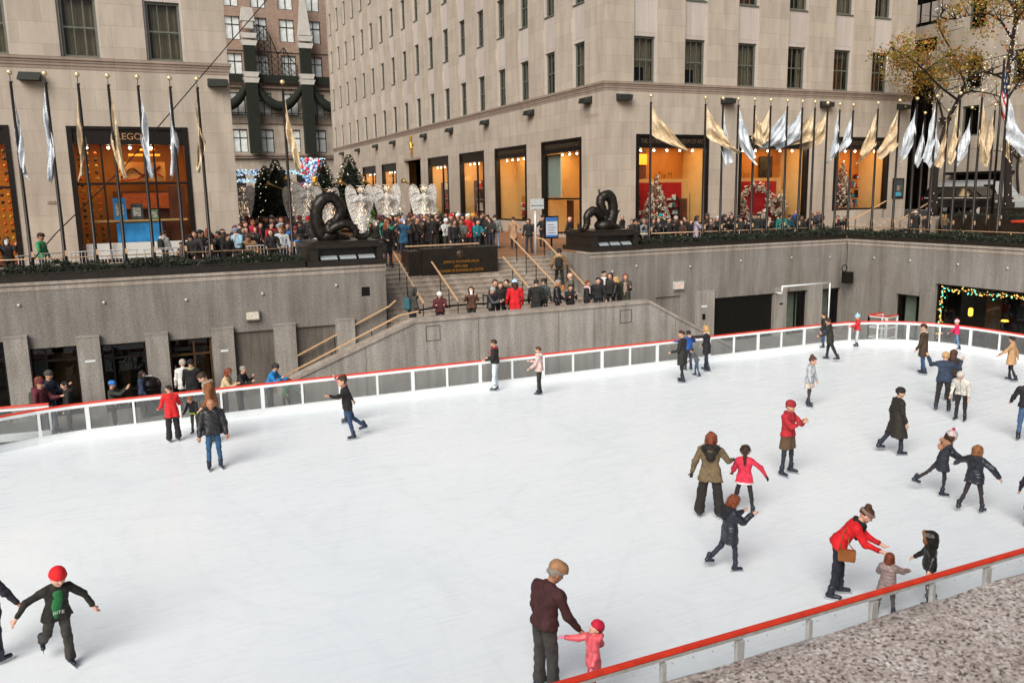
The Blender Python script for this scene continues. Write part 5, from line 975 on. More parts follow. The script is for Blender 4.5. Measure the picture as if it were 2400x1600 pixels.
# ---------------------------------------------------------------- right side: steps, planters, vehicles
mb = MB()
for i in range(6): mb.box(40.6+i*.38, 46.9, 34.6, 38.4, ZP+i*.15, ZP+(i+1)*.15)
mb.build('staircase', STEP, label='short flight of stone steps at far right rising toward the side street', cat='staircase')
for lab, y in (('brass handrail on the far side of the short right steps', 38.2), ('brass handrail on the near side of the short right steps', 34.9)): handrail(lab, [(40.4, y, 4.65), (43.0, y, 5.7)], [(40.5, y), (42.8, y)], lambda x, y: ZP+.15*max(0, int((x-40.6)/.38)+1) if x > 40.6 else ZP)
def bed(label, x0, x1, y0, y1, z0, z1, sd):
    mb = MB(); mb.box(x0, x1, y0, y1, z0, z1); mb.build('planter', DSTONE, label='dark stone planter box under the '+label, cat='planter'); hedge(label, x0+.05, x1-.05, y0+.05, y1-.05, z1-.02, .35, 1200, sd)
bed('low clipped green hedge before the parked vehicles', 42.8, 44.4, 25.5, 34.2, ZP, 4.75, 21)
t = thing('planter', 'dark planter with a red rim at the right picture edge', 'planter', (40, 25.3, ZP)); mb = MB(); mb.box(39.2, 40.8, 24.0, 27.2, ZP, 4.75); mb.build('box', DSTONE, t); mb = MB(); mb.box(39.15, 40.85, 23.95, 27.25, 4.752, 4.85); mb.build('rim', mat('red_rim', 'c23a22', .5), t)
mb = MB(); mb.box(44.6, 45.4, 22, 33, ZP, 5.3); mb.build('low_wall', DSTONE, label='dark low wall along the side street before the vehicles', cat='wall')
def car(label, x, y, z, L, W, H, paint, kind):
    """side profile extruded and tapered, nose toward -Y"""
    t = thing('parked_car' if kind == 'suv' else 'parked_van', label, 'car' if kind == 'suv' else 'van', (x, y, z))
    prof = [(-.5, .28), (-.5, .5), (-.47, .62), (-.3, .66), (-.16, .97), (-.08, 1.0), (.36, 1.0), (.44, .96), (.49, .62), (.5, .5), (.5, .28)] if kind == 'suv' else [(-.5, .2), (-.5, .42), (-.42, .52), (-.33, .58), (-.24, .97), (-.2, 1.0), (.49, 1.0), (.5, .95), (.5, .2)]
    def shell(mb, P, w0, w1, mi=0):
        n = len(P); vs = []
        for s in (-1, 1):
            for u, v in P: k = w0 if v < .66 else w0+(w1-w0)*(v-.66)/.34; vs.append((x+s*k*W/2, y+u*L, z+v*H))
        fs = [tuple(range(n)), tuple(range(n, 2*n))[::-1]]+[(i, n+i, n+(i+1) % n, (i+1) % n) for i in range(n)]; mb.add(vs, fs, mi)
    mb = MB(); shell(mb, prof, 1, .8); b = mb.build('body', paint, t); bm = b.modifiers.new('soft', 'BEVEL'); bm.width = .05; bm.segments = 2
    mb = MB()
    wins = [[(-.27, .67), (-.15, .93), (.0, .945), (.0, .67)], [(.02, .67), (.02, .945), (.22, .945), (.22, .67)], [(.24, .67), (.24, .945), (.36, .94), (.43, .67)]] if kind == 'suv' else [[(-.33, .6), (-.25, .9), (-.14, .9), (-.14, .6)]]
    for Wn in wins:
        for s in (-1, 1):
            vs = [(x+s*((1 if v < .66 else 1+(.8-1)*(v-.66)/.34)*W/2+.012), y+u*L, z+v*H) for u, v in Wn]; mb.add(vs, [(0, 1, 2, 3)])
    mb.add([(x-.4*W, y-.31*L, z+.675*H), (x+.4*W, y-.31*L, z+.675*H), (x+.36*W, y-.175*L, z+.94*H), (x-.36*W, y-.175*L, z+.94*H)], [(0, 1, 2, 3)]); mb.build('windows', mat('car_glass', '0c0e0f', .08, 0, 0, spec=.8), t)
    for u in (-.32, .31):
        for s in (-1, 1):
            mb = MB(); c = np.array([x+s*(W/2-.1), y+u*L, z+.36]); mb.tube([c-(.11, 0, 0), c+(.11, 0, 0)], .36, 20, 0, True, False); wh = mb.build('wheel', BLACK, t); mb = MB(); mb.tube([c-(.118, 0, 0), c+(.118, 0, 0)], .2, 14, 0, True, False); mb.build('rim', STEELG, wh)
    for s in (-1, 1):
        mb = MB(); mb.box(x+s*W*.42-.1, x+s*W*.42+.1, y+.5*L-.03, y+.5*L+.02, z+.52*H, z+.64*H); mb.build('tail_light', mat('tail_red', 'b01818', .3, 0, 0, emit=.3), t); mb = MB(); mb.box(x+s*W*.4-.12, x+s*W*.4+.12, y-.5*L-.02, y-.5*L+.03, z+.46*H, z+.54*H); mb.build('headlight', STEELG, t)
        mb = MB(); mb.bar((x+s*W*.36, y-.05*L, z+1.03*H), (x+s*W*.36, y+.36*L, z+1.03*H), .04, .05); mb.build('roof_rail', STEELG, t)
        mb = MB(); mb.ball((x+s*(W/2+.1), y-.2*L, z+.7*H), (.1, .06, .08), 8); mb.build('mirror', BLACK, t)
    mb = MB(); mb.box(x-W/2-.015, x-W/2-.004, y-.44*L, y+.46*L, z+.6*H, z+.63*H); mb.build('chrome_strip', STEELG, t)
car('black SUV with roof rails parked behind the flagpoles at the right edge', 49.0, 37.2, 4.65, 5.2, 1.95, 1.85, mat('black_car_paint', '0e0f11', .2, .1, 0, spec=.7), 'suv')
car('white van standing behind the black SUV at the right edge', 52.2, 38.6, 4.65, 5.9, 2.1, 2.15, mat('white_car_paint', '9fa2a3', .25, 0, .03), 'van')
car('dark car with pale bonnet cut off by the right picture edge behind the slim tree', 50, 29.5, 4.65, 4.8, 1.9, 1.5, mat('grey_car_paint', '70757a', .25, .4, .03), 'suv')
# ---------------------------------------------------------------- people: bodies and clothes grown as smooth-blended volumes
_CO = np.array([(i, j, k) for i in (0, 1) for j in (0, 1) for k in (0, 1)]); _ED = [(a, b) for a in range(8) for b in range(a+1, 8) if np.abs(_CO[a]-_CO[b]).sum() == 1]
def surfnets(D, o, h):
    S = D < 0; m = np.zeros(np.array(S.shape)-1, int)
    for c in _CO: m += S[c[0]:c[0]+m.shape[0], c[1]:c[1]+m.shape[1], c[2]:c[2]+m.shape[2]]
    idx = np.argwhere((m > 0) & (m < 8))
    if len(idx) == 0: return np.zeros((0, 3)), np.zeros((0, 4), int)
    acc = np.zeros((len(idx), 3)); n = np.zeros(len(idx)); cv = [D[tuple((idx+c).T)] for c in _CO]
    for a, b in _ED:
        k = (cv[a] < 0) != (cv[b] < 0); t = np.where(k, cv[a]/np.where(k, cv[a]-cv[b], 1), 0)
        acc += np.where(k[:, None], _CO[a]+t[:, None]*(_CO[b]-_CO[a]), 0); n += k
    V = o+(idx+acc/n[:, None])*h; vid = -np.ones(m.shape, int); vid[tuple(idx.T)] = np.arange(len(idx)); F = []
    for ax in range(3):
        a, b = np.roll([0, 1, 2], -ax)[1:]; sl0 = [slice(None)]*3; sl1 = [slice(None)]*3; sl0[ax] = slice(0, -1); sl1[ax] = slice(1, None)
        ch = S[tuple(sl0)] != S[tuple(sl1)]; e = np.argwhere(ch); e = e[(e[:, a] > 0) & (e[:, b] > 0) & (e[:, a] < S.shape[a]-1) & (e[:, b] < S.shape[b]-1)]
        if len(e) == 0: continue
        A = np.eye(3, dtype=int)[a]; B = np.eye(3, dtype=int)[b]; q = np.stack([vid[tuple((e-A-B).T)], vid[tuple((e-B).T)], vid[tuple(e.T)], vid[tuple((e-A).T)]], 1)
        f = ~S[tuple(e.T)]; q[f] = q[f][:, ::-1]; F.append(q)
    F = np.concatenate(F); return V, F[(F >= 0).all(1)]
def grow(groups, h, k=.03, wrinkle=0, seed=0):
    """groups: list of (prims, cut planes, blend); prim = (a, b, ra, rb, material)"""
    allp = [p for g in groups for p in g[0]]; lo = np.min([np.minimum(np.array(p[0])-p[2], np.array(p[1])-p[3]) for p in allp], 0)-2.5*h; hi = np.max([np.maximum(np.array(p[0])+p[2], np.array(p[1])+p[3]) for p in allp], 0)+2.5*h
    n = np.ceil((hi-lo)/h).astype(int)+1; D = np.full(n, 9.); M = np.zeros(n, np.int8); Bd = np.full(n, 9.); ax = [lo[i]+h*np.arange(n[i]) for i in range(3)]
    for prims, cuts, kk in groups:
        G = np.full(n, 9.)
        for a, b, ra, rb, mi in prims:
            a = np.array(a, float); b = np.array(b, float); r = max(ra, rb)+kk+2*h; i0 = np.maximum(0, ((np.minimum(a, b)-r-lo)/h).astype(int)); i1 = np.minimum(n, ((np.maximum(a, b)+r-lo)/h).astype(int)+2); s = tuple(slice(u, v) for u, v in zip(i0, i1))
            X = ax[0][s[0]][:, None, None]; Y = ax[1][s[1]][None, :, None]; Z = ax[2][s[2]][None, None, :]; d = b-a; L = d@d
            t = np.clip(((X-a[0])*d[0]+(Y-a[1])*d[1]+(Z-a[2])*d[2])/L, 0, 1) if L > 1e-9 else 0*(X+Y+Z)
            q = np.sqrt((X-a[0]-t*d[0])**2+(Y-a[1]-t*d[1])**2+(Z-a[2]-t*d[2])**2)-(ra+(rb-ra)*t)
            g = G[s]; w = np.maximum(kk-np.abs(g-q), 0)/kk; G[s] = np.minimum(g, q)-w*w*kk*.25
            u = q < Bd[s]; Bd[s] = np.where(u, q, Bd[s]); M[s] = np.where(u, mi, M[s])
        for p0, nn in cuts:
            C = (ax[0][:, None, None]-p0[0])*nn[0]+(ax[1][None, :, None]-p0[1])*nn[1]+(ax[2][None, None, :]-p0[2])*nn[2]; G = np.maximum(G, C)
        w = np.maximum(k-np.abs(D-G), 0)/k; D = np.minimum(D, G)-w*w*k*.25
    if wrinkle:
        X, Y, Z = np.meshgrid(*ax, indexing='ij', sparse=True); D = D+wrinkle*(np.sin(Z*17+X*9*np.sin(seed)+5*np.sin(Y*7+X*6+seed)+seed)*.8+np.sin(Z*52+6*np.sin(X*11+seed)+seed)*.45+np.sin(X*37+Z*23+seed*2)*np.sin(Y*41-Z*19))
    V, F = surfnets(D, lo, h)
    if len(F) == 0: return V, F, np.zeros(0, int)
    c = V[F].mean(1); ii = np.clip(np.round((c-lo)/h).astype(int), 0, n-1); return V, F, M[tuple(ii.T)]
def mesh_np(name, V, F, MI, mats, parent):
    me = bpy.data.meshes.new(name); me.from_pydata((V-wt(parent)).tolist(), [], F.tolist())
    for m in mats: me.materials.append(m)
    me.polygons.foreach_set('material_index', np.asarray(MI, np.int32)); me.polygons.foreach_set('use_smooth', [True]*len(F)); me.update()
    o = bpy.data.objects.new(name, me); COL.objects.link(o); o.parent = parent; return o
def fringe(V, F, MI, n, ln, down, seed):
    """loose strands standing off a hair or fur surface"""
    r = np.random.default_rng(seed); a, b, c = V[F[:, 0]], V[F[:, 1]], V[F[:, 2]]; N = np.cross(b-a, c-a); N /= np.linalg.norm(N, axis=1)[:, None]+1e-9
    i = r.integers(0, len(F), n); C = V[F[i]].mean(1); d = N[i]*(1-down)+np.array((0, 0, -1.))*down+r.normal(size=(n, 3))*.25; d -= down*.6*N[i]*(d*N[i]).sum(1)[:, None]; d /= np.linalg.norm(d, axis=1)[:, None]+1e-9
    L = ln*r.uniform(.5, 1.3, n)[:, None]; s = np.cross(d, N[i]+r.normal(size=(n, 3))*.3); s /= np.linalg.norm(s, axis=1)[:, None]+1e-9; w = .1*L; C = C+N[i]*.002
    P = np.stack([C-s*w, C+s*w, C+d*L+N[i]*.006+s*w*.2, C+d*L+N[i]*.006-s*w*.2], 1).reshape(-1, 3); G = np.arange(4*n).reshape(-1, 4)+len(V)
    return np.concatenate([V, P]), np.concatenate([F, G]), np.concatenate([MI, MI[i]])
def rx(a): a = radians(a); return np.array([[1, 0, 0], [0, cos(a), -sin(a)], [0, sin(a), cos(a)]])
def ry(a): a = radians(a); return np.array([[cos(a), 0, sin(a)], [0, 1, 0], [-sin(a), 0, cos(a)]])
def rzm(a): a = radians(a); return np.array([[cos(a), -sin(a), 0], [sin(a), cos(a), 0], [0, 0, 1]])
def cloth(c, puff=0): return mat('cloth_'+c+('_puffer' if puff else ''), c, .45 if puff else .8, 0, .28, 9, 0 if puff else .35, 60, quilt=5.5 if puff else 0)
SKINS = {k: mat('skin_'+k, c, .55, 0, .08, 14) for k, c in dict(f='c99a80', m='a87458', d='6e4632', p='d6a58e').items()}
EYE = mat('eye_dark', '221712', .3, 0, 0); LIP = mat('lip', '9c5a50', .5, 0, 0); BOOT = mat('skate_boot', '1c2230', .4, 0, .2, 9); BLADE = mat('skate_blade', 'b9bdc0', .25, .8, 0)
HAIRC = dict(k='17110d', b='35210f', r='7a3a1c', o='8a5a30', y='b8925a', g='8a857d', w='c5c0b8', a='4a2a18')
def hairmat(c): return mat('hair_'+c, HAIRC[c], .55, 0, .35, 20, .4, 120, stretch=(4, 4, .6))
NP = [0]; PACKS = []
def person(label, pos, head, h=1.7, top='1a1814', legs='1d1c1b', hair=('short', 'b'), hat=None, L=.06, puff=0, lean=0, tilt=0, lh=(3, 4, 4), rh=(3, 4, 4), la=(8, 10, 18), ra=(8, 10, 18), hd=(8, 0), skin='f', det=1, skate=True, flare=.02,
           scarf=None, hood=None, pack=None, lw=1.0, under=None, boots=None, glove=None, group=None, kid=0, fem=0, trim=None, bare=0, wide=1.0, toe=(8, 8), fin=False, twist=0, hoodup=None):
    """head: bearing seen from the camera, 0 away, 90 to the right, 180 toward; limbs: (forward, outward, bend)"""
    NP[0] += 1; s = h/1.7; pos = np.array(pos, float); vx = det == 0; hh = (.0145, .019, .029)[det]*max(.75, s)
    away = atan2(pos[1], pos[0]); W = rzm(math.degrees(away)-90-head)          # local y -> bearing
    Rt = ry(tilt)@rx(-lean)@rzm(twist); hs = 1+.0*kid+(.18 if kid else 0)
    T = lambda v: Rt@np.array(v, float)
    P = np.zeros(3); sw = (.172 if fem or kid else .195)*wide; J = {}
    sho = {-1: T((-sw, 0, .408)), 1: T((sw, 0, .408))}; neck = T((0, 0, .49)); Rh = Rt@rx(lean*.65)@rzm(hd[1])@rx(-hd[0]); hc = neck+Rh@np.array((0, .02, .155*(1+.3*(hs-1)))); HL = lambda v: hc+Rh@(np.array(v, float)*hs)
    hip, knee, ank, elb, wri, hnd = {}, {}, {}, {}, {}, {}
    for sd, lg, ar in ((-1, lh, la), (1, rh, ra)):
        hip[sd] = np.array((sd*.085, 0, -.02)); dv = lambda f, o: np.array((sd*sin(radians(o)), sin(radians(f))*cos(radians(o)), -cos(radians(f))*cos(radians(o))))
        knee[sd] = hip[sd]+.425*dv(lg[0], lg[1]); ank[sd] = knee[sd]+.41*dv(lg[0]-lg[2], lg[1]*.7)
        f, o, e = ar[:3]; inn = ar[3] if len(ar) > 3 else 0
        elb[sd] = sho[sd]+.275*T(dv(f, o)); fd = T(dv(f+e, o*.55-inn)); wri[sd] = elb[sd]+.245*fd; hnd[sd] = (wri[sd]+.09*fd, fd)
    low = min(ank[-1][2], ank[1][2]); lift = -low+.075+(.05 if skate else .0)
    tr = lambda v: pos+W@((np.array(v, float)+(0, 0, lift))*s)
    up = lambda v: (W@np.array(v, float))
    cap = lambda a, b, ra_, rb_, mi=0: (tr(a), tr(b), ra_*s, rb_*s, mi)
    t = thing('person', label, 'person', pos, group=group); ct = cloth(top, puff); sk = SKINS[skin]
    # body: one continuous surface
    pr = [cap(neck-T((0, 0, .06)), hc+Rh@(0, -.01, -.05), .056, .055), cap(HL((0, -.022, .022)), HL((0, .012, .03)), .092*hs, .088*hs), cap(HL((0, .02, -.05)), HL((0, .05, -.082)), .062*hs, .036*hs), cap(HL((-.03, .03, -.03)), HL((.03, .03, -.03)), .055*hs, .055*hs)]
    if det < 2: pr += [cap(HL((0, .088, .0)), HL((0, .108, -.028)), .012*hs, .017*hs)]+[cap(HL((q*.085, -.005, .01)), HL((q*.09, -.01, -.03)), .018*hs, .014*hs) for q in (-1, 1)]
    pr += [cap(sho[-1]*.8+T((0, 0, .43))*.2, sho[1]*.8+T((0, 0, .43))*.2, .06, .06), cap(T((0, 0, .4)), P, .06, .06)]
    for sd in (-1, 1):
        q_ = .62*min(1, lw) if not bare else 1; pr += [cap(sho[sd], elb[sd], .04, .034), cap(elb[sd], wri[sd], .032, .026), cap(wri[sd], hnd[sd][0], .026, .034), cap(hip[sd], knee[sd], .075*q_, .05*q_), cap(knee[sd], ank[sd], .048*q_, .036*q_)]
    V, F, MI = grow([(pr, [], .022*s)], min(hh, .024*s), .02)
    hm = 0; mats = [sk, EYE, LIP]+([cloth(glove)] if glove else [])
    c = V[F].mean(1); MI = np.zeros(len(F), int)
    if det < 2:
        for q in (-1, 1): MI[np.linalg.norm(c-tr(HL((q*.034, .085, .012))), axis=1) < .0135*s*hs] = 1
        MI[(np.abs((c-tr(HL((0, .085, -.062))))@up(Rh[:, 2])) < .0075*s) & (np.linalg.norm(c-tr(HL((0, .085, -.062))), axis=1) < .027*s)] = 2
    for sd in (-1, 1):
        if glove: MI[np.linalg.norm(c-tr(hnd[sd][0]), axis=1) < .085*s] = 3
    b = mesh_np('body', V, F, MI, mats, t)
    if det == 0 or fin:                       # separate fingers rooted in the palm
        mb = MB()
        for sd in (-1, 1):
            p, fd = hnd[sd]; sv = np.cross(fd, T((0, 0, 1)) if abs(fd[2]) < .9 else T((0, 1, 0))); sv /= np.linalg.norm(sv); dn = np.cross(sv, fd)*(-1 if sd > 0 else 1)
            for i, (off, ln) in enumerate(((-.024, .062), (-.008, .072), (.009, .068), (.025, .052))):
                q0 = p+sv*off; q1 = q0+fd*ln*.55+dn*.008; q2 = q1+fd*ln*.4+dn*.03; mb.tube([tr(q0), tr(q0+fd*.02), tr(q1), tr(q2)], [.0105*s, .0105*s, .0095*s, .007*s], 7)
            q0 = p-fd*.045+sv*.025*sd; mb.tube([tr(q0), tr(q0+sv*.028*sd+fd*.03), tr(q0+sv*.034*sd+fd*.06+dn*.012)], [.012*s, .011*s, .008*s], 7)
        k = len(b.data.materials)-1 if glove else 0; V2 = np.array(mb.v); n0 = len(V); V = np.concatenate([V, V2]); me = b.data; FF = F.tolist()+[tuple(i+n0 for i in f) for f in mb.f]; ml = list(MI)+[3 if glove else 0]*len(mb.f); me.clear_geometry(); me.from_pydata((V-wt(t)).tolist(), [], FF); me.polygons.foreach_set('material_index', ml); me.polygons.foreach_set('use_smooth', [True]*len(FF)); me.update()
    # coat or jumper
    pf = .022*puff; zc = -L; a_ = .05 if fem else .06
    tor = [cap(sho[-1]*.8+T((0, 0, .41))*.2, sho[1]*.8+T((0, 0, .41))*.2, .07+pf, .07+pf), cap(T((0, -.01, .47)), T((0, 0, .42)), .066, .09), cap(T((0, .01, .34)), np.zeros(3), .115+pf, .115+pf)]
    for q in (-1, 1):
        tor += [cap(T((q*.075*wide, .0, .36)), T((q*a_*wide, .0, .12)), .108+pf, .1+pf), cap(T((q*a_, 0, .12)), np.array((q*.07, 0, 0.)), .1+pf, .118+pf), cap((q*.07, 0, 0), (q*(.075+flare), -.01, -L-.1), .118+pf, .118+pf+flare)]
    n_ = T((0, 0, -1)) if lean > 24 else np.array((0, 0, -1.)); cut = [(tr((0, 0, zc)), up(n_))]
    slv = []; tor += [cap(T((q*.02, -.01, .46)), sho[q]*.9+T((0, 0, .41))*.1, .066, .066+pf) for q in (-1, 1)]
    for sd in (-1, 1): slv += [cap(sho[sd], elb[sd], .066+pf, .058+pf), cap(elb[sd], wri[sd]-(wri[sd]-elb[sd])*.04, .055+pf, .042+pf*.8)]
    gs = [(tor, cut, .045*s), (slv, [], .03*s)]
    if hood: gs.append(([cap(T((-.07, -.09, .47)), T((.07, -.09, .47)), .07, .07), cap(T((0, -.1, .46)), T((0, -.1, .36)), .085, .05)], [], .04*s))
    V, F, MI = grow(gs, hh, .03*s, (.005 if puff else .0065)*s if det < 2 else 0, NP[0]); MI = MI*0
    if det < 2:
        c = V[F].mean(1)-tr((0, 0, 0)); X_, Y_, Z_ = c@up(Rt[:, 0]), c@up(Rt[:, 1]), c@up(Rt[:, 2]); MI[(np.abs(X_) < .01*s) & (Y_ > .02*s)] = 1; MI[np.abs(c@(-up(n_))+L*s) < .02*s] = 1
        for sd in (-1, 1): MI[np.linalg.norm(V[F].mean(1)-tr(wri[sd]), axis=1) < .05*s] = 1
        MI[(np.abs(Z_-.13*s) < .009*s) & (np.abs(np.abs(X_)-.085*s) < .045*s) & (Y_ > 0)] = 1
    mesh_np('coat' if L > .18 else 'jacket', V, F, MI, [ct, mat('trim_'+top, [v*.45 for v in lin(top)], .7)], t)
    if trim:
        V, F, MI = grow([([cap((-.08, 0, zc+.005), (.08, 0, zc+.005), .125+flare+pf, .125+flare+pf)], [(tr((0, 0, zc-.03)), np.array((0, 0, -1.))), (tr((0, 0, zc+.02)), np.array((0, 0, 1.)))], .02)], hh*.8, .02); mesh_np('hem', V, F, MI*0, [cloth(trim)], t)
    if under:                                   # open jacket: shirt front or a longer skirt under the coat
        if under[0] == 'skirt':
            V, F, MI = grow([([cap((q*.065, 0, .02), (q*(.08+flare), 0, -under[2]-.1), .11, .125+flare) for q in (-1, 1)], [(tr((0, 0, -under[2])), np.array((0, 0, -1.)))], .04*s)], hh, .03); mesh_np('skirt', V, F, MI*0, [cloth(under[1])], t)
        else:
            V, F, MI = grow([([cap(T((-.02, .075, .38)), T((-.01, .07, .1)), .065, .065), cap(T((.03, .07, .38)), T((.03, .07, -.02)), .062, .07)], [(tr((0, 0, -.1)), np.array((0, 0, -1.)))], .04*s)], hh*.8, .03); mesh_np('shirt', V, F, MI*0, [cloth(under[1])], t)
    # trousers
    if not bare:
        pr = [cap((-.06, 0, .02), (.06, 0, .02), .1, .1)]
        for sd in (-1, 1): pr += [cap(hip[sd], knee[sd], min(.086*lw, .1), .062*lw), cap(knee[sd], knee[sd]*.08+ank[sd]*.92, .06*lw, (.048 if lw < 1.1 else .066)*lw)]
        V, F, MI = grow([(pr, [], .02*s)], hh, .02, .006*s if det < 2 else 0, NP[0]+3); mesh_np('trousers', V, F, MI*0, [cloth(legs)], t)
    # feet
    for i, sd in enumerate((-1, 1)):
        A = ank[sd]; ft = rzm(-sd*toe[i])@np.array((0, 1, 0.)); dz = A[2]-low; pit = min(.6, dz*1.4); ft = ft*cos(pit)+np.array((0, 0, -sin(pit))); hz = np.array((0, 0, 1.)); n2 = np.cross(ft, np.cross(hz, ft)); n2 /= np.linalg.norm(n2)
        hl = A-n2*.035-ft*.05; to = A-n2*.045+ft*.135; bt = cloth(boots) if boots else BOOT
        V, F, MI = grow([([cap(hl, to, .044, .036), cap(A+n2*.1, A-n2*.02-ft*.02, .058*max(1, lw*.98), .05)], [], .03*s)], min(hh, .021*s), .02); o = mesh_np('skate' if skate else 'boot', V, F, MI*0, [bt], t)
        if skate:
            c0 = (A-n2*.102+ft*.04); mb = MB(); e1 = tr(A-n2*.115-ft*.1)-tr(A); mb.obox(tr(c0), up(ft)*.15*s, up(np.cross(n2, ft))*.0045*s, up(n2)*.011*s); mb.obox(tr(c0+n2*.02-ft*.075), up(ft)*.028*s, up(np.cross(n2, ft))*.011*s, up(n2)*.02*s); mb.obox(tr(c0+n2*.02+ft*.055), up(ft)*.028*s, up(np.cross(n2, ft))*.011*s, up(n2)*.02*s)
            mb.build('blade', BLADE, o)
    # hair and headwear
    hz = .013*max(.75, s) if det == 0 else hh*.85; HC = lambda a, b_, r1, r2, mi=0: (tr(HL(a)), tr(HL(b_)), r1*s*hs, r2*s*hs, mi); nn = lambda v: up(Rh@(np.array(v, float)/np.linalg.norm(v)))
    if hair and hair[0] != 'bald':
        st_, hc_ = hair; pr = [HC((0, -.025, .03), (0, .012, .04), .1, .094)]; ex = []
        if st_ == 'long': ex = [HC((0, -.06, .0), (0, -.075, -.2), .08, .062), HC((-.07, -.01, .0), (-.075, -.02, -.17), .045, .036), HC((.07, -.01, .0), (.075, -.02, -.17), .045, .036)]
        elif st_ == 'bob': ex = [HC((0, -.05, .0), (0, -.06, -.09), .082, .07), HC((-.07, .0, .0), (-.075, .0, -.08), .043, .036), HC((.07, .0, .0), (.075, .0, -.08), .043, .036)]
        elif st_ == 'pony': ex = [HC((0, -.1, .05), (0, -.13, .0), .04, .045), HC((0, -.13, .0), (.01, -.11, -.26), .04, .022)]
        elif st_ == 'bun': ex = [HC((0, -.05, .125), (0, -.055, .15), .05, .045)]
        V, F, MI = grow([(pr, [(tr(HL((0, .058, .045))), nn((0, .8, -.6))), (tr(HL((0, 0, -.055))), nn((0, -.35, -1)))], .02), (ex, [], .03*s)] if ex else [(pr, [(tr(HL((0, .058, .045))), nn((0, .8, -.6))), (tr(HL((0, 0, -.055))), nn((0, -.35, -1)))], .02)], hz, .03*s, .0075*s if det < 2 else .004, NP[0]); MI = MI*0
        if det < 2 and len(F): V, F, MI = fringe(V, F, MI, 420 if det == 0 else 160, (.05 if st_ in ('long', 'bob', 'pony') else .015)*s, .75, NP[0])
        mesh_np('hair', V, F, MI, [hairmat(hc_)], t)
    if hat:
        kind, hcol = hat[:2]
        if kind in ('beanie', 'bobble'):
            gs = [([HC((0, -.022, .045), (0, .008, .05), .107, .102)], [(tr(HL((0, 0, .028))), nn((0, -.15, -1)))], .02), ([HC((.09*cos(a), .095*sin(a)-.01, .035), (.09*cos(a+.55), .095*sin(a+.55)-.01, .035), .023, .023) for a in np.arange(0, 6.2, .55)], [], .015)]
            if kind == 'bobble': gs.append(([HC((0, -.01, .165), (0, -.01, .175), .036, .036, 1)], [], .01))
            V, F, MI = grow(gs, hz, .012); mesh_np('knit_hat', V, F, MI, [cloth(hcol), cloth(hat[2]) if len(hat) > 2 else cloth(hcol)], t)
        elif kind == 'cap':
            V, F, MI = grow([([HC((0, -.03, .075), (0, .05, .075), .1, .085), HC((-.04, .03, .07), (.04, .03, .07), .075, .075)], [(tr(HL((0, 0, .045))), nn((0, .1, -1)))], .04), ([HC((-.04, .11, .058), (.04, .11, .058), .022, .022), HC((0, .13, .052), (0, .1, .06), .024, .03)], [], .02)], hz, .015); mesh_np('flat_cap', V, F, MI*0, [cloth(hcol)], t)
        elif kind == 'band':
            V, F, MI = grow([([HC((.092*cos(a), .1*sin(a)-.008, .055-.0*sin(a)), (.092*cos(a+.5), .1*sin(a+.5)-.008, .055), .026, .026) for a in np.arange(0, 6.2, .5)], [], .015)], hz, .01); mesh_np('headband', V, F, MI*0, [cloth(hcol)], t)
    if hoodup:
        V, F, MI = grow([([HC((0, -.04, .03), (0, .03, .045), .125, .118), HC((0, -.05, -.05), (0, -.05, -.14), .115, .1)], [(tr(HL((0, .075, .0))), nn((0, 1, .15)))], .03), ([HC((.098*cos(a), .075, .01+.12*sin(a)), (.098*cos(a+.5), .075, .01+.12*sin(a+.5)), .034, .034, 1) for a in np.arange(0, 6.2, .5)], [], .02)], hz, .01, .004); mesh_np('hood', V, F, MI, [ct, cloth(hoodup)], t)
    if hood:
        V, F, MI = grow([([cap(T((.12*cos(a), -.055+.1*sin(a), .475-.03*sin(a))), T((.12*cos(a+.5), -.055+.1*sin(a+.5), .475-.03*sin(a+.5))), .048, .048) for a in np.arange(0, 6.2, .5)]+[cap(T((q*.1, -.09, .44)), T((0, -.14, .31)), .06, .065) for q in (-1, 1)], [], .03)], hz, .01, .008*s, NP[0]); MI = MI*0
        if det < 2 and hood != top: V, F, MI = fringe(V, F, MI, 500 if det == 0 else 200, .035*s, .25, NP[0])
        mesh_np('hood_trim', V, F, MI, [cloth(hood)], t)
    if scarf:
        V, F, MI = grow([([cap(T((.075*cos(a), .01+.08*sin(a), .485)), T((.075*cos(a+.6), .01+.08*sin(a+.6), .485)), .042, .042) for a in np.arange(0, 6.2, .6)]+[cap(T((.03, .11, .46)), T((.04, .14, .25)), .04, .032)], [], .02)], hz, .01, .004*s, NP[0]); mesh_np('scarf', V, F, MI*0, [cloth(scarf)], t)
    if pack:
        V, F, MI = grow([([cap(T((q*.06, -.2, .36)), T((q*.06, -.2, .1)), .085, .1) for q in (-1, 1)], [], .05)], hh, .02); PACKS.append(thing('backpack', 'backpack worn by the '+' '.join(label.split()[:9]), 'backpack', pos)); mesh_np('pack', V, F, MI*0, [cloth(pack)], PACKS[-1])
    return t, dict(hand={q: tr(hnd[q][0]) for q in (-1, 1)}, hip={q: tr(T((q*.17, .02, .0))) for q in (-1, 1)}, sho={q: tr(sho[q]) for q in (-1, 1)}, head=tr(hc), chest=tr(T((0, .12, .3))), fwd=up(T((0, 1, 0))), right=up(T((1, 0, 0))), upv=up(T((0, 0, 1))))
def pxh(foot, top):                           # standing height of something whose foot and top are seen at these places
    f = onz(*foot); d = ray(*top); return f, CAM_H+d[2]*hypot(f[0], f[1])/hypot(d[0], d[1])
def skater(label, foot, tp, head, hk=None, **k):
    f, h = pxh(foot, tp); h = (hk or h)-.05; return person(label, (f[0], f[1], 0.), head, h=h, group='skaters on the ice', **k)
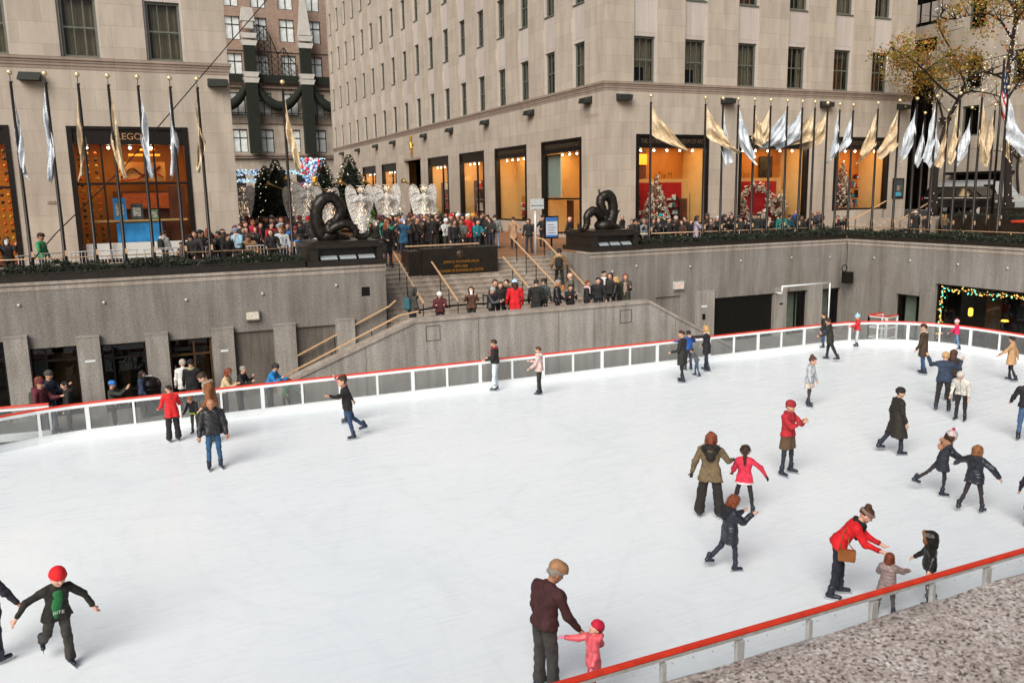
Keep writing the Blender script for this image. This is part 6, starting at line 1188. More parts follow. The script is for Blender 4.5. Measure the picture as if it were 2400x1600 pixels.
def onhead(label, tp, z0, h, head, group=None, Y=None, lim=None, **k):
    p = onz(tp[0], tp[1], z0+h)
    if lim: 
        Yc = min(max(p[1], lim[0]), lim[1])
        if abs(Yc-p[1]) > 1e-6: p = ony(tp[0], tp[1], Yc); h = min(max(p[2]-z0, 1.0), 1.9)
    if Y: p = ony(tp[0], tp[1], Y); h = min(max(p[2]-z0, 1.0), 1.95)
    t, inf = person(label, (p[0], p[1], z0), head, h=h, group=group, skate=k.pop('skate', False), **k); sh = np.array((p[0]-inf['head'][0], p[1]-inf['head'][1], 0.))
    t.location = Vector(t.location)+Vector(sh)
    for q in ('head', 'chest'): inf[q] = inf[q]+sh
    for q in ('hand', 'hip', 'sho'): inf[q] = {a: v+sh for a, v in inf[q].items()}
    if k.get('pack'): PACKS[-1].location = Vector(PACKS[-1].location)+Vector(sh)
    return t, inf
# ---------------------------------------------------------------- skaters
K = '1b1915'; NV = '20242f'; JE = '2b3f5c'
o, i1 = skater('boy in bright red knit hat, open black jacket and green shirt gliding with arms out', (148, 1562), (150, 1318), 172, top='1e1b15', legs='34312c', hair=None, hat=('beanie', 'd5141c'), L=.12, la=(10, 52, 14), ra=(14, 66, 10), lh=(4, 3, 4), rh=(-22, 8, 30), lean=12, tilt=-4, hd=(14, 10), under=('shirt', '1f6b38'), det=0, kid=1, skin='p', flare=.04, lw=1.15)
skater('person cut by the left picture edge, dark purple coat with one bare hand showing', (-12, 1552), (-45, 1295), 60, top='241f2b', legs='262230', L=.25, ra=(20, 30, 10), hair=('short', 'k'), skin='m', det=0)
o, iman = onhead('older man in tan flat cap and maroon jumper holding a small child by the hand', (1303, 1322), 0, 1.80, 48, group='skaters on the ice', skate=True, top='3c1a1b', legs='3b3835', hair=('short', 'g'), hat=('cap', '9a7250'), L=.04, det=0, ra=(24, 14, 22), la=(8, 8, 14), lean=10, hd=(26, -22), skin='m', lw=1.2, wide=1.12)
o, i2 = onhead('small child in coral pink jacket and crimson knit hat holding the near red rail', (1397, 1462), 0, 1.12, 258, group='skaters on the ice', skate=True, top='e8626a', legs='c2323a', hair=('short', 'b'), hat=('beanie', 'c9163c'), L=.16, det=0, kid=1, la=(25, 72, 10), ra=(75, 10, 20), hd=(-30, 10), puff=.6, skin='p', glove='d98aa8', hood='e8626a')
skater('woman seen from behind in olive parka with black fur hood and wide black trousers', (1662, 1213), (1686, 1013), 2, top='6b5b41', legs='211d19', hair=('long', 'r'), L=.2, det=0, lw=1.5, la=(4, 22, 10), ra=(20, 30, 60), hood='1c1812', fem=1, glove=K, flare=.04, wide=1.12, lh=(2, 9, 2), rh=(2, 9, 2))
skater('girl in raspberry pink jacket with long ponytail and one arm stretched out', (1742, 1203), (1724, 1042), 5, top='c92b45', legs='241e1c', hair=('pony', 'b'), L=.14, det=0, ra=(10, 50, 12), la=(10, 20, 40), kid=1, fem=1, trim='d9c9c9', lh=(2, 12, 2), rh=(-6, 12, 6), glove=K, lw=.85)
skater('girl in long navy padded coat skating in front of the fur-hooded woman', (1708, 1335), (1728, 1160), 62, top='23262f', legs='252a36', hair=('bob', 'r'), L=.3, det=0, puff=1, la=(40, 6, 70), ra=(46, 6, 80), lh=(-18, 6, 26), rh=(10, 4, 8), kid=1, hood='1b1d24', hd=(20, -10), lw=.95)
skater('woman in red head wrap and red leather jacket over brown skirt clasping her hands', (1843, 1112), (1856, 938), 122, top='a81f26', legs='24262d', hair=('short', 'r'), hat=('beanie', '8a1f24'), L=.05, det=0, la=(50, 6, 80, 40), ra=(50, 6, 72, 20), under=('skirt', '56412c', .34), fem=1, scarf='8a1f24', lw=.85, lh=(2, 7, 3), rh=(2, 9, 3))
skater('person in long flared dark brown coat and black beanie turning right', (2098, 1063), (2117, 908), 62, top='241e16', legs='242b3a', hair=('short', 'k'), hat=('beanie', '15130f'), L=.48, flare=.1, det=0, la=(-10, 8, 12), ra=(4, 8, 16), lh=(-16, 10, 14), rh=(6, 8, 6), hd=(6, -30))
skater('girl in striped bobble hat and navy coat pushing off and holding another hand', (2203, 1160), (2210, 1008), 74, top='22252f', legs='2a2325', hair=('long', 'b'), hat=('bobble', 'b9a7a8', 'a8204a'), L=.26, det=0, ra=(58, 10, 10), la=(30, 10, 40), lh=(-38, 8, 12), rh=(6, 4, 10), lean=14, kid=1, fem=1, hood='a5765a', lw=.8, flare=.06)
skater('girl with long brown hair and navy padded jacket, both arms held out to the sides', (2278, 1198), (2282, 1043), 24, top='1f222b', legs='2e2627', hair=('long', 'o'), L=.18, det=0, puff=1, la=(30, 68, 6), ra=(12, 58, 8), lh=(-10, 10, 22), rh=(8, 10, 6), kid=1, fem=1, hood='23262f', lw=.85)
o, i3 = skater('woman in bright red coat with hair bun bending forward and reaching out both hands', (1958, 1398), (2018, 1186), 88, hk=1.72, top='d0121c', legs='1f222c', hair=('bun', 'a'), hat=('band', '8a6f66'), L=.1, det=0, lean=38, la=(72, 4, 30, 6), ra=(68, 4, 38, 10), lh=(8, 5, 6), rh=(-2, 5, 6), hd=(18, 0), fem=1, scarf='16130f', flare=.05, skin='p')
skater('small child with auburn hair in mauve-grey padded coat behind the near rail', (2076, 1441), (2092, 1296), 12, top='8c7874', legs='5b5350', hair=('bob', 'r'), L=.26, det=0, puff=1, kid=1, la=(30, 20, 50), ra=(60, 30, 20), lh=(-8, 10, 4), rh=(8, 6, 6), flare=.04)
o, i4 = skater('child in black jacket with brown fur hood raised, gripping the near red rail', (2172, 1412), (2208, 1246), 262, top='1c1a17', legs='5d5a57', hair=None, L=.12, det=0, kid=1, puff=.7, hoodup='8a5b34', la=(20, 82, 5), ra=(20, 12, 30), tilt=-8, lh=(2, 12, 4), rh=(-8, 10, 4), skin='p', hd=(10, -10))
skater('person in dark purple coat mostly hidden beyond the right picture edge', (2418, 1238), (2412, 1080), 10, top='221d2a', legs='2c2738', L=.5, hair=('short', 'k'), la=(8, 24, 10))
o, i5 = skater('person in black jacket with red strap and blue jeans cut by the right picture edge', (2399, 1034), (2412, 880), 0, top='1c1820', legs='3f5878', hair=('short', 'k'), hat=('beanie', '3b3f52'), L=.06, la=(10, 24, 40))
skater('man in navy jacket with both hands raised to his head', (2207, 964), (2218, 824), 4, top='29364a', legs='27211f', hair=('short', 'y'), L=.1, la=(70, 40, 110), ra=(60, 30, 110), lw=1.05, lh=(2, 6, 2), rh=(2, 7, 3))
skater('woman with long brown hair in dark jacket close behind the man in navy', (2226, 940), (2236, 818), 20, top='2a201b', legs='231d1b', hair=('long', 'a'), L=.1, fem=1)
skater('person in cream jacket with shoulder bag bending down', (2250, 986), (2238, 850), 196, hk=1.55, top='c2bdb4', legs='1d1a19', hair=('short', 'w'), hat=('beanie', 'b9b4ab'), L=.06, lean=26, la=(20, 10, 30), ra=(20, 10, 30), hd=(20, 0))
skater('woman in camel coat and black tights skating left near the far right curve', (2366, 893), (2354, 786), 284, top='b08a62', legs='1d1a1a', hair=('short', 'k'), L=.3, la=(40, 10, 10), ra=(-20, 20, 10), lh=(-10, 5, 12), rh=(8, 5, 8), fem=1, lw=.8, flare=.05)
skater('man in long brown coat and blue jeans skating left at the far right', (2160, 877), (2148, 758), 285, top='3c2d1d', legs='27456b', hair=('short', 'b'), L=.34, scarf='b5a894', lh=(-5, 3, 6), rh=(4, 3, 5))
skater('child in hot pink jacket and pale bobble hat before the string-lit window', (2240, 818), (2234, 748), 280, top='c91f55', legs='5f7f9c', hair=None, hat=('bobble', 'e0b5b8', 'd8354f'), L=.06, kid=1, lh=(-14, 12, 4), rh=(14, 10, 4), la=(40, 20, 10))
skater('small child in red jacket, aqua bobble hat and pale trousers at the far barrier', (2008, 812), (2009, 737), 262, top='c21f22', legs='b8bcc2', hair=None, hat=('bobble', '8fc4cf', 'a8d2d8'), L=.05, kid=1, la=(40, 10, 40))
skater('man in dark coat leaning with legs apart near the far doors', (1943, 845), (1940, 744), 282, top='22231e', legs='1b1b1c', hair=('short', 'b'), L=.24, lean=8, lh=(-22, 6, 6), rh=(12, 6, 6), la=(20, 8, 60), ra=(20, 8, 60))
skater('person in dark jacket and blue jeans beside the far red rail', (1929, 815), (1927, 733), 265, top='211f1d', legs='2c4668', hair=('short', 'b'), L=.06)
skater('girl in pale grey cardigan, cream skirt and brown tights with hair bun', (1895, 952), (1899, 836), 112, top='a9adb2', legs='3c302c', hair=('bun', 'a'), L=.12, under=('skirt', 'b9afa2', .3), la=(14, 12, 8), ra=(20, 24, 6), fem=1, kid=1, scarf='9a9a9c', lw=.8, lean=4, lh=(-4, 4, 3), rh=(6, 5, 4))
skater('tall man in long dark coat facing left near the slope of the parapet', (1598, 896), (1590, 774), 292, top='23231e', legs='1b1b1b', hair=('short', 'b'), L=.36, lw=.9, la=(10, 6, 60), ra=(10, 6, 60), lh=(-4, 4, 4), rh=(6, 4, 4))
skater('person in bright blue jacket beside the tall man in the long coat', (1613, 868), (1613, 774), 330, top='1c4f9a', legs='2a3140', hair=('short', 'k'), L=.06, la=(60, 40, 20), ra=(50, 40, 20))
skater('small boy in grey plaid jacket bending between two adults', (1633, 882), (1624, 812), 280, top='53575c', legs='3a5470', hair=('short', 'b'), L=.05, kid=1, lean=30, la=(50, 10, 30), lh=(-10, 8, 6), rh=(14, 8, 10))
skater('woman with long blonde hair in black coat stretching one arm to the left', (1655, 870), (1649, 762), 285, top='17161a', legs='1e2a35', hair=('long', 'y'), L=.3, la=(80, 10, 8), ra=(10, 10, 40), fem=1, lh=(-6, 6, 4), rh=(8, 6, 4), lw=.85, scarf='c5b8ae')
skater('woman in black jacket and white trousers skating left before the parapet', (1162, 915), (1158, 795), 282, top='1b1917', legs='c5cfd3', hair=('short', 'b'), L=.03, la=(10, 8, 70), ra=(10, 8, 70), fem=1, scarf='8d2434', lw=1.1)
skater('woman in navy vest with pink sleeves and thick cream scarf', (1265, 925), (1257, 812), 282, top='c9aca6', legs='2b2925', hair=('short', 'a'), L=.06, la=(24, 10, 30), ra=(34, 6, 60), fem=1, scarf='d2c8ba', lw=.9, under=('skirt', '22293a', .02), trim='d8b8ae')
skater('boy in black jacket and blue jeans gliding left with one arm trailing', (818, 1028), (815, 882), 262, top='191714', legs='28405e', hair=('short', 'b'), L=.14, la=(70, 24, 40), ra=(-30, 34, 6), lh=(-4, 4, 6), rh=(-20, 6, 30), kid=1, det=0, lean=6)
skater('child in pink half hidden behind the boy in the black jacket', (812, 990), (803, 878), 270, top='b86a72', legs='31506a', hair=('short', 'r'), L=.08, kid=1, la=(130, 20, 20))
skater('balding man in black padded jacket and blue jeans facing the camera', (506, 1098), (497, 933), 176, top='1f1d20', legs='234a6b', hair=None, L=.1, puff=1, det=0, la=(4, 12, 10), ra=(4, 14, 12), skin='m', lh=(2, 3, 2), rh=(8, 5, 8), wide=1.08, hood='1f1d20')
skater('young man in long rust brown coat with head bowed behind the balding man', (505, 1035), (492, 866), 268, top='7d4a26', legs='241f1c', hair=('short', 'b'), L=.46, flare=.04, det=0, hd=(38, 0), lean=6, scarf='8f8578', la=(14, 6, 30))
skater('person from behind in red and black jacket with black trousers by the left barrier', (409, 1035), (408, 902), 350, top='c81e20', legs='191817', hair=('short', 'k'), L=.2, det=0, lw=1.35, la=(30, 12, 40), ra=(34, 14, 50), lean=10, trim='1b1917')
skater('child in black jacket with lime and green trim leaning on a skating aid', (460, 1016), (448, 920), 205, top='1d1d1c', legs='3b3836', hair=('short', 'o'), L=.06, kid=1, lean=24, la=(50, 12, 30), ra=(50, 12, 30), trim='9fd02c', hd=(30, 0))
# bag and held things
def bag(label, c, r, u, w, hgt, m, strap=None, name='handbag'):
    t = thing(name, label, 'bag', c); c = np.array(c); r = np.array(r); mb = MB(); f = np.cross(r, (0, 0, 1)); mb.obox(c, r*w, f*.05, (0, 0, hgt)); b = mb.build('body', m, t); bm = b.modifiers.new('round', 'BEVEL'); bm.width = .02; bm.segments = 2
    mb = MB(); mb.obox(c+np.array((0, 0, hgt*.3)), r*w*1.02, f*.056, (0, 0, hgt*.62)); mb.build('flap', m, t)
    if strap is not None: mb = MB(); mb.tube(spl([c+r*w*.8+np.array((0, 0, hgt)), *strap, c-r*w*.8+np.array((0, 0, hgt))]), .009, 6); mb.build('strap', m, t)
LEATH = mat('tan_leather', '8a5226', .45, 0, .2)
R_, U_, F_ = i3['right'], i3['upv'], i3['fwd']; c = i3['hip'][1]+R_*.06+F_*.14-np.array((0, 0, .02))
bag('tan leather shoulder bag hanging at the side of the woman in the red coat', c, np.array((F_[0], F_[1], 0))/hypot(F_[0], F_[1]), None, .13, .095, LEATH, [i3['hip'][1]+R_*.05+U_*.2, i3['sho'][-1]+U_*.07, i3['hip'][1]+R_*.02+U_*.25-F_*.12])
mb = MB(); mb.tube(spl([i5['sho'][-1]+i5['upv']*.06, i5['sho'][-1]*.3+i5['sho'][1]*.7-i5['fwd']*.16-i5['upv']*.2, i5['hip'][1]-i5['fwd']*.14]), .018, 6); mb.build('bag_strap', mat('red_strap', 'a3202f', .6), label='red strap across the back of the black jacket at the right edge', cat='strap')
# lettering on the green shirt
try:
    f_ = i1['fwd']/np.linalg.norm(i1['fwd']); r_ = i1['right']
    text('shirt_lettering', 'BITE', .14, i1['chest']+f_*.06-i1['upv']*.2, -r_, mat('shirt_white', 'd8dcd4', .7), o if 0 else bpy.data.objects['person'], .05, .002, up=i1['upv'])
except Exception as e: print('shirt', e)

def phone(label, inf):
    c = (inf['hand'][-1]+inf['hand'][1])/2; r_, f_ = inf['right'], inf['fwd']; mb = MB(); mb.obox(c+f_*.02+np.array((0, 0, .05)), r_*.04, f_*.006, np.array((0, 0, .075))); mb.build('phone', WHITEP, label='pale phone held up by the '+' '.join(label.split()[:10]), cat='phone')
# ---------------------------------------------------------------- spectators at the left barrier (floor -0.3)
SPL = 'spectators behind the left barrier'; S_ = dict(z0=ZF, h=1.68, group=SPL)
def sp(label, tp, head, Y, **k): onhead(label, tp, ZF, 1.7, head, group=SPL, Y=Y, **k)
sp('person in maroon hooded jacket with green backpack at the left barrier', (93, 888), 130, 27.3, top='5a1f29', legs='2a2624', hair=('short', 'b'), hat=('beanie', '5a1f29'), la=(40, 8, 60), hood='5a1f29', pack='3f4436')
sp('person in grey beanie and navy jacket behind the maroon jacket', (113, 868), 120, 28.0, top='26303f', hair=('short', 'b'), hat=('beanie', '3b3936'), la=(40, 8, 80), legs='44556e')
sp('auburn haired person half hidden behind the maroon jacket', (91, 882), 100, 28.3, top='6b3230', hair=('bob', 'r'))
sp('dark haired person in black hooded jacket at the left barrier', (150, 893), 265, 27.4, top='1b1a1a', hair=('short', 'k'), hood='1b1a1a', legs='2c2a28')
sp('person in blue cap and dark grey jacket raising a phone over the rail', (262, 892), 95, 27.1, top='32302b', hair=('short', 'b'), hat=('beanie', '2f6fb8'), la=(70, 10, 60), ra=(80, 10, 50))
sp('dark haired woman in navy and blue jacket sitting by the window', (332, 868), 100, 28.6, top='26344c', hair=('long', 'k'), fem=1, la=(40, 8, 70))
sp('person in white coat with dark straps near the glass door', (427, 842), 0, 29.0, top='cfcfcb', hair=('short', 'w'), hat=('beanie', 'a89f94'), L=.2)
sp('woman in long black coat and black hat near the glass door', (446, 842), 5, 28.6, top='121112', hair=('short', 'k'), hat=('beanie', '131111'), L=.5, scarf='a8a07c')
sp('woman with long red hair and cream fleece leaning on the rail', (535, 860), 110, 27.0, top='c9b08a', hair=('long', 'r'), fem=1, lean=18, la=(50, 6, 80, 20), ra=(50, 6, 80, 20))
sp('man in black jacket resting his chin on his hand at the rail', (570, 855), 110, 27.1, top='1b1a1a', hair=('short', 'g'), lean=16, la=(50, 4, 110, 20), ra=(50, 6, 80, 20), wide=1.1)
sp('person in bright blue jacket leaning over the rail at the stair foot', (645, 848), 110, 27.0, top='1b78b8', hair=('short', 'k'), hat=('beanie', '2b2a2b'), lean=24, la=(60, 6, 60), ra=(60, 6, 90), wide=1.1)
sp('small child in green and black hanging over the rail beside the blue jacket', (676, 884), 150, 26.6, top='22703f', hair=('short', 'k'), kid=1, lean=30, la=(80, 20, 20), ra=(80, 20, 20))
# ---------------------------------------------------------------- people on the landing (z 1.65)
def ld(label, tp, head, Y, **k): return onhead(label, tp, 1.65, 1.7, head, group='people on the stair landing', Y=Y, **k)
ld('person in grey hood with teal backpack at the left end of the landing', (967, 674), 60, 28.0, top='3b3735', hair=None, hoodup='3b3735', pack='2c5a60', la=(50, 6, 90))
ld('person in white knit hat and maroon jumper looking at a camera', (1030, 683), 178, 27.9, top='521c22', hair=('long', 'b'), hat=('beanie', 'dcdcd8'), la=(30, 12, 80, 25), ra=(30, 12, 80, 25), hd=(20, 0))
_, inf = ld('woman with dark wavy hair photographing with a white phone', (1104, 671), 180, 28.0, top='5a3a2c', hair=('long', 'b'), la=(60, 14, 85, 25), ra=(60, 14, 85, 25), fem=1); phone('woman with dark wavy hair on the landing', inf)
ld('grey-hatted person in black padded jacket texting', (1154, 672), 100, 27.8, top='23262b', puff=1, hair=('short', 'g'), hat=('beanie', '9a9c9a'), la=(30, 6, 70), ra=(30, 6, 70), hd=(24, 0))
ld('dark haired man in black behind the grey-hatted person', (1161, 655), 150, 28.8, top='1c1a19', hair=('short', 'k'))
ld('bearded man in black jacket holding a cup', (1187, 655), 200, 28.5, top='191817', hair=('short', 'k'), ra=(40, 8, 90), wide=1.05)
ld('brown haired woman in black between two men', (1173, 660), 170, 28.3, top='1f1b1b', hair=('long', 'b'), fem=1)
ld('person in red coat and pale blue knit hat seen from behind', (1206, 655), 350, 27.8, top='c8141e', hair=('long', 'b'), hat=('beanie', 'a8c0d8'), L=.3, wide=1.08, scarf='5a1c28')
ld('tall man in black overcoat seen from behind right of the red coat', (1257, 655), 10, 27.8, top='171613', hair=('short', 'k'), L=.4, wide=1.15)
ld('man in dark vest over grey sleeves facing away', (1274, 652), 30, 28.3, top='3f4644', hair=('short', 'k'), wide=1.08)
ld('grey haired man in glossy black padded jacket', (1308, 655), 95, 27.9, top='1d1d1f', puff=1, hair=('short', 'g'), la=(10, 8, 40), skin='m')
ld('bald man in olive jacket walking down from the steps', (1336, 639), 270, 29.0, top='5a5a48', hair=None, skin='p', la=(10, 8, 30))
ld('dark haired person in black leather jacket eating', (1337, 667), 165, 27.8, top='1a1918', hair=('short', 'k'), la=(30, 8, 100, 25), ra=(30, 8, 80, 25))
ld('person with pale pink scarf and black jacket', (1377, 657), 90, 27.8, top='1b1b1a', hair=('short', 'r'), scarf='d8b8bc', la=(20, 8, 50))
ld('dark haired man in black jacket with a small white badge', (1402, 650), 172, 27.8, top='161515', hair=('short', 'k'), wide=1.12)
ld('tall man with white collar standing behind the others', (1416, 634), 150, 28.7, top='1e1c1a', hair=('short', 'k'), scarf='d0cec8')
ld('dark curly haired person beside the man with white collar', (1430, 639), 190, 28.5, top='211e1d', hair=('bob', 'k'))
ld('blonde woman in thick black coat turning left', (1443, 647), 280, 28.0, top='151413', hair=('bob', 'y'), L=.3, wide=1.1, puff=.6)
ld('woman with long brown hair and open olive coat at the right end of the landing', (1466, 641), 185, 28.2, top='39382c', hair=('long', 'r'), L=.3, la=(30, 8, 80), under=('shirt', '9a8478'), fem=1)
p = onz(1298, 642, 2.75); person('man in tan jacket and black backpack climbing the steps in orange boots', (16.55, 31.6, 1.65+.1615*5), 5, h=1.78, top='8a6a44', legs='17171a', hair=('short', 'k'), hat=('beanie', '1b1a18'), skate=False, boots='b86a1c', pack='16171a', lh=(30, 8, 40), rh=(-6, 6, 4), hood='a58a62', group='people on the steps', la=(10, 20, 40), ra=(10, 20, 40))
# ---------------------------------------------------------------- crowd on the upper plaza
def cr(label, x, y, top=K, hair=('short', 'k'), hat=None, head=180, lim=(32.7, 39.3), **k):
    r = random.Random(int(x*7+y)); a = r.choice([(20, 10, 60), (10, 8, 20), (40, 8, 90), (8, 12, 15)]); b_ = r.choice([(20, 10, 60), (10, 8, 20), (40, 8, 80), (8, 12, 15)])
    k.setdefault('la', a); k.setdefault('ra', b_); k.setdefault('legs', r.choice(['1c1b1c', '232834', '2a2622'])); k.setdefault('skin', r.choice('ffpm')); k.setdefault('wide', 1.1)
    ph_ = k.get('la', (0,))[0] == 70; k.setdefault('tilt', r.uniform(-5, 5)); k.setdefault('hd', (r.uniform(-5, 25), r.uniform(-35, 35))); _, inf = onhead(label, (x, y), ZP, r.uniform(1.6, 1.8), head+r.uniform(-45, 45), group='crowd on the upper plaza', lim=lim, det=k.pop('det', 1), top=top, hair=hair, hat=hat, **k)
    if ph_: phone(label, inf)
PH = dict(la=(70, 10, 70), ra=(70, 10, 70))
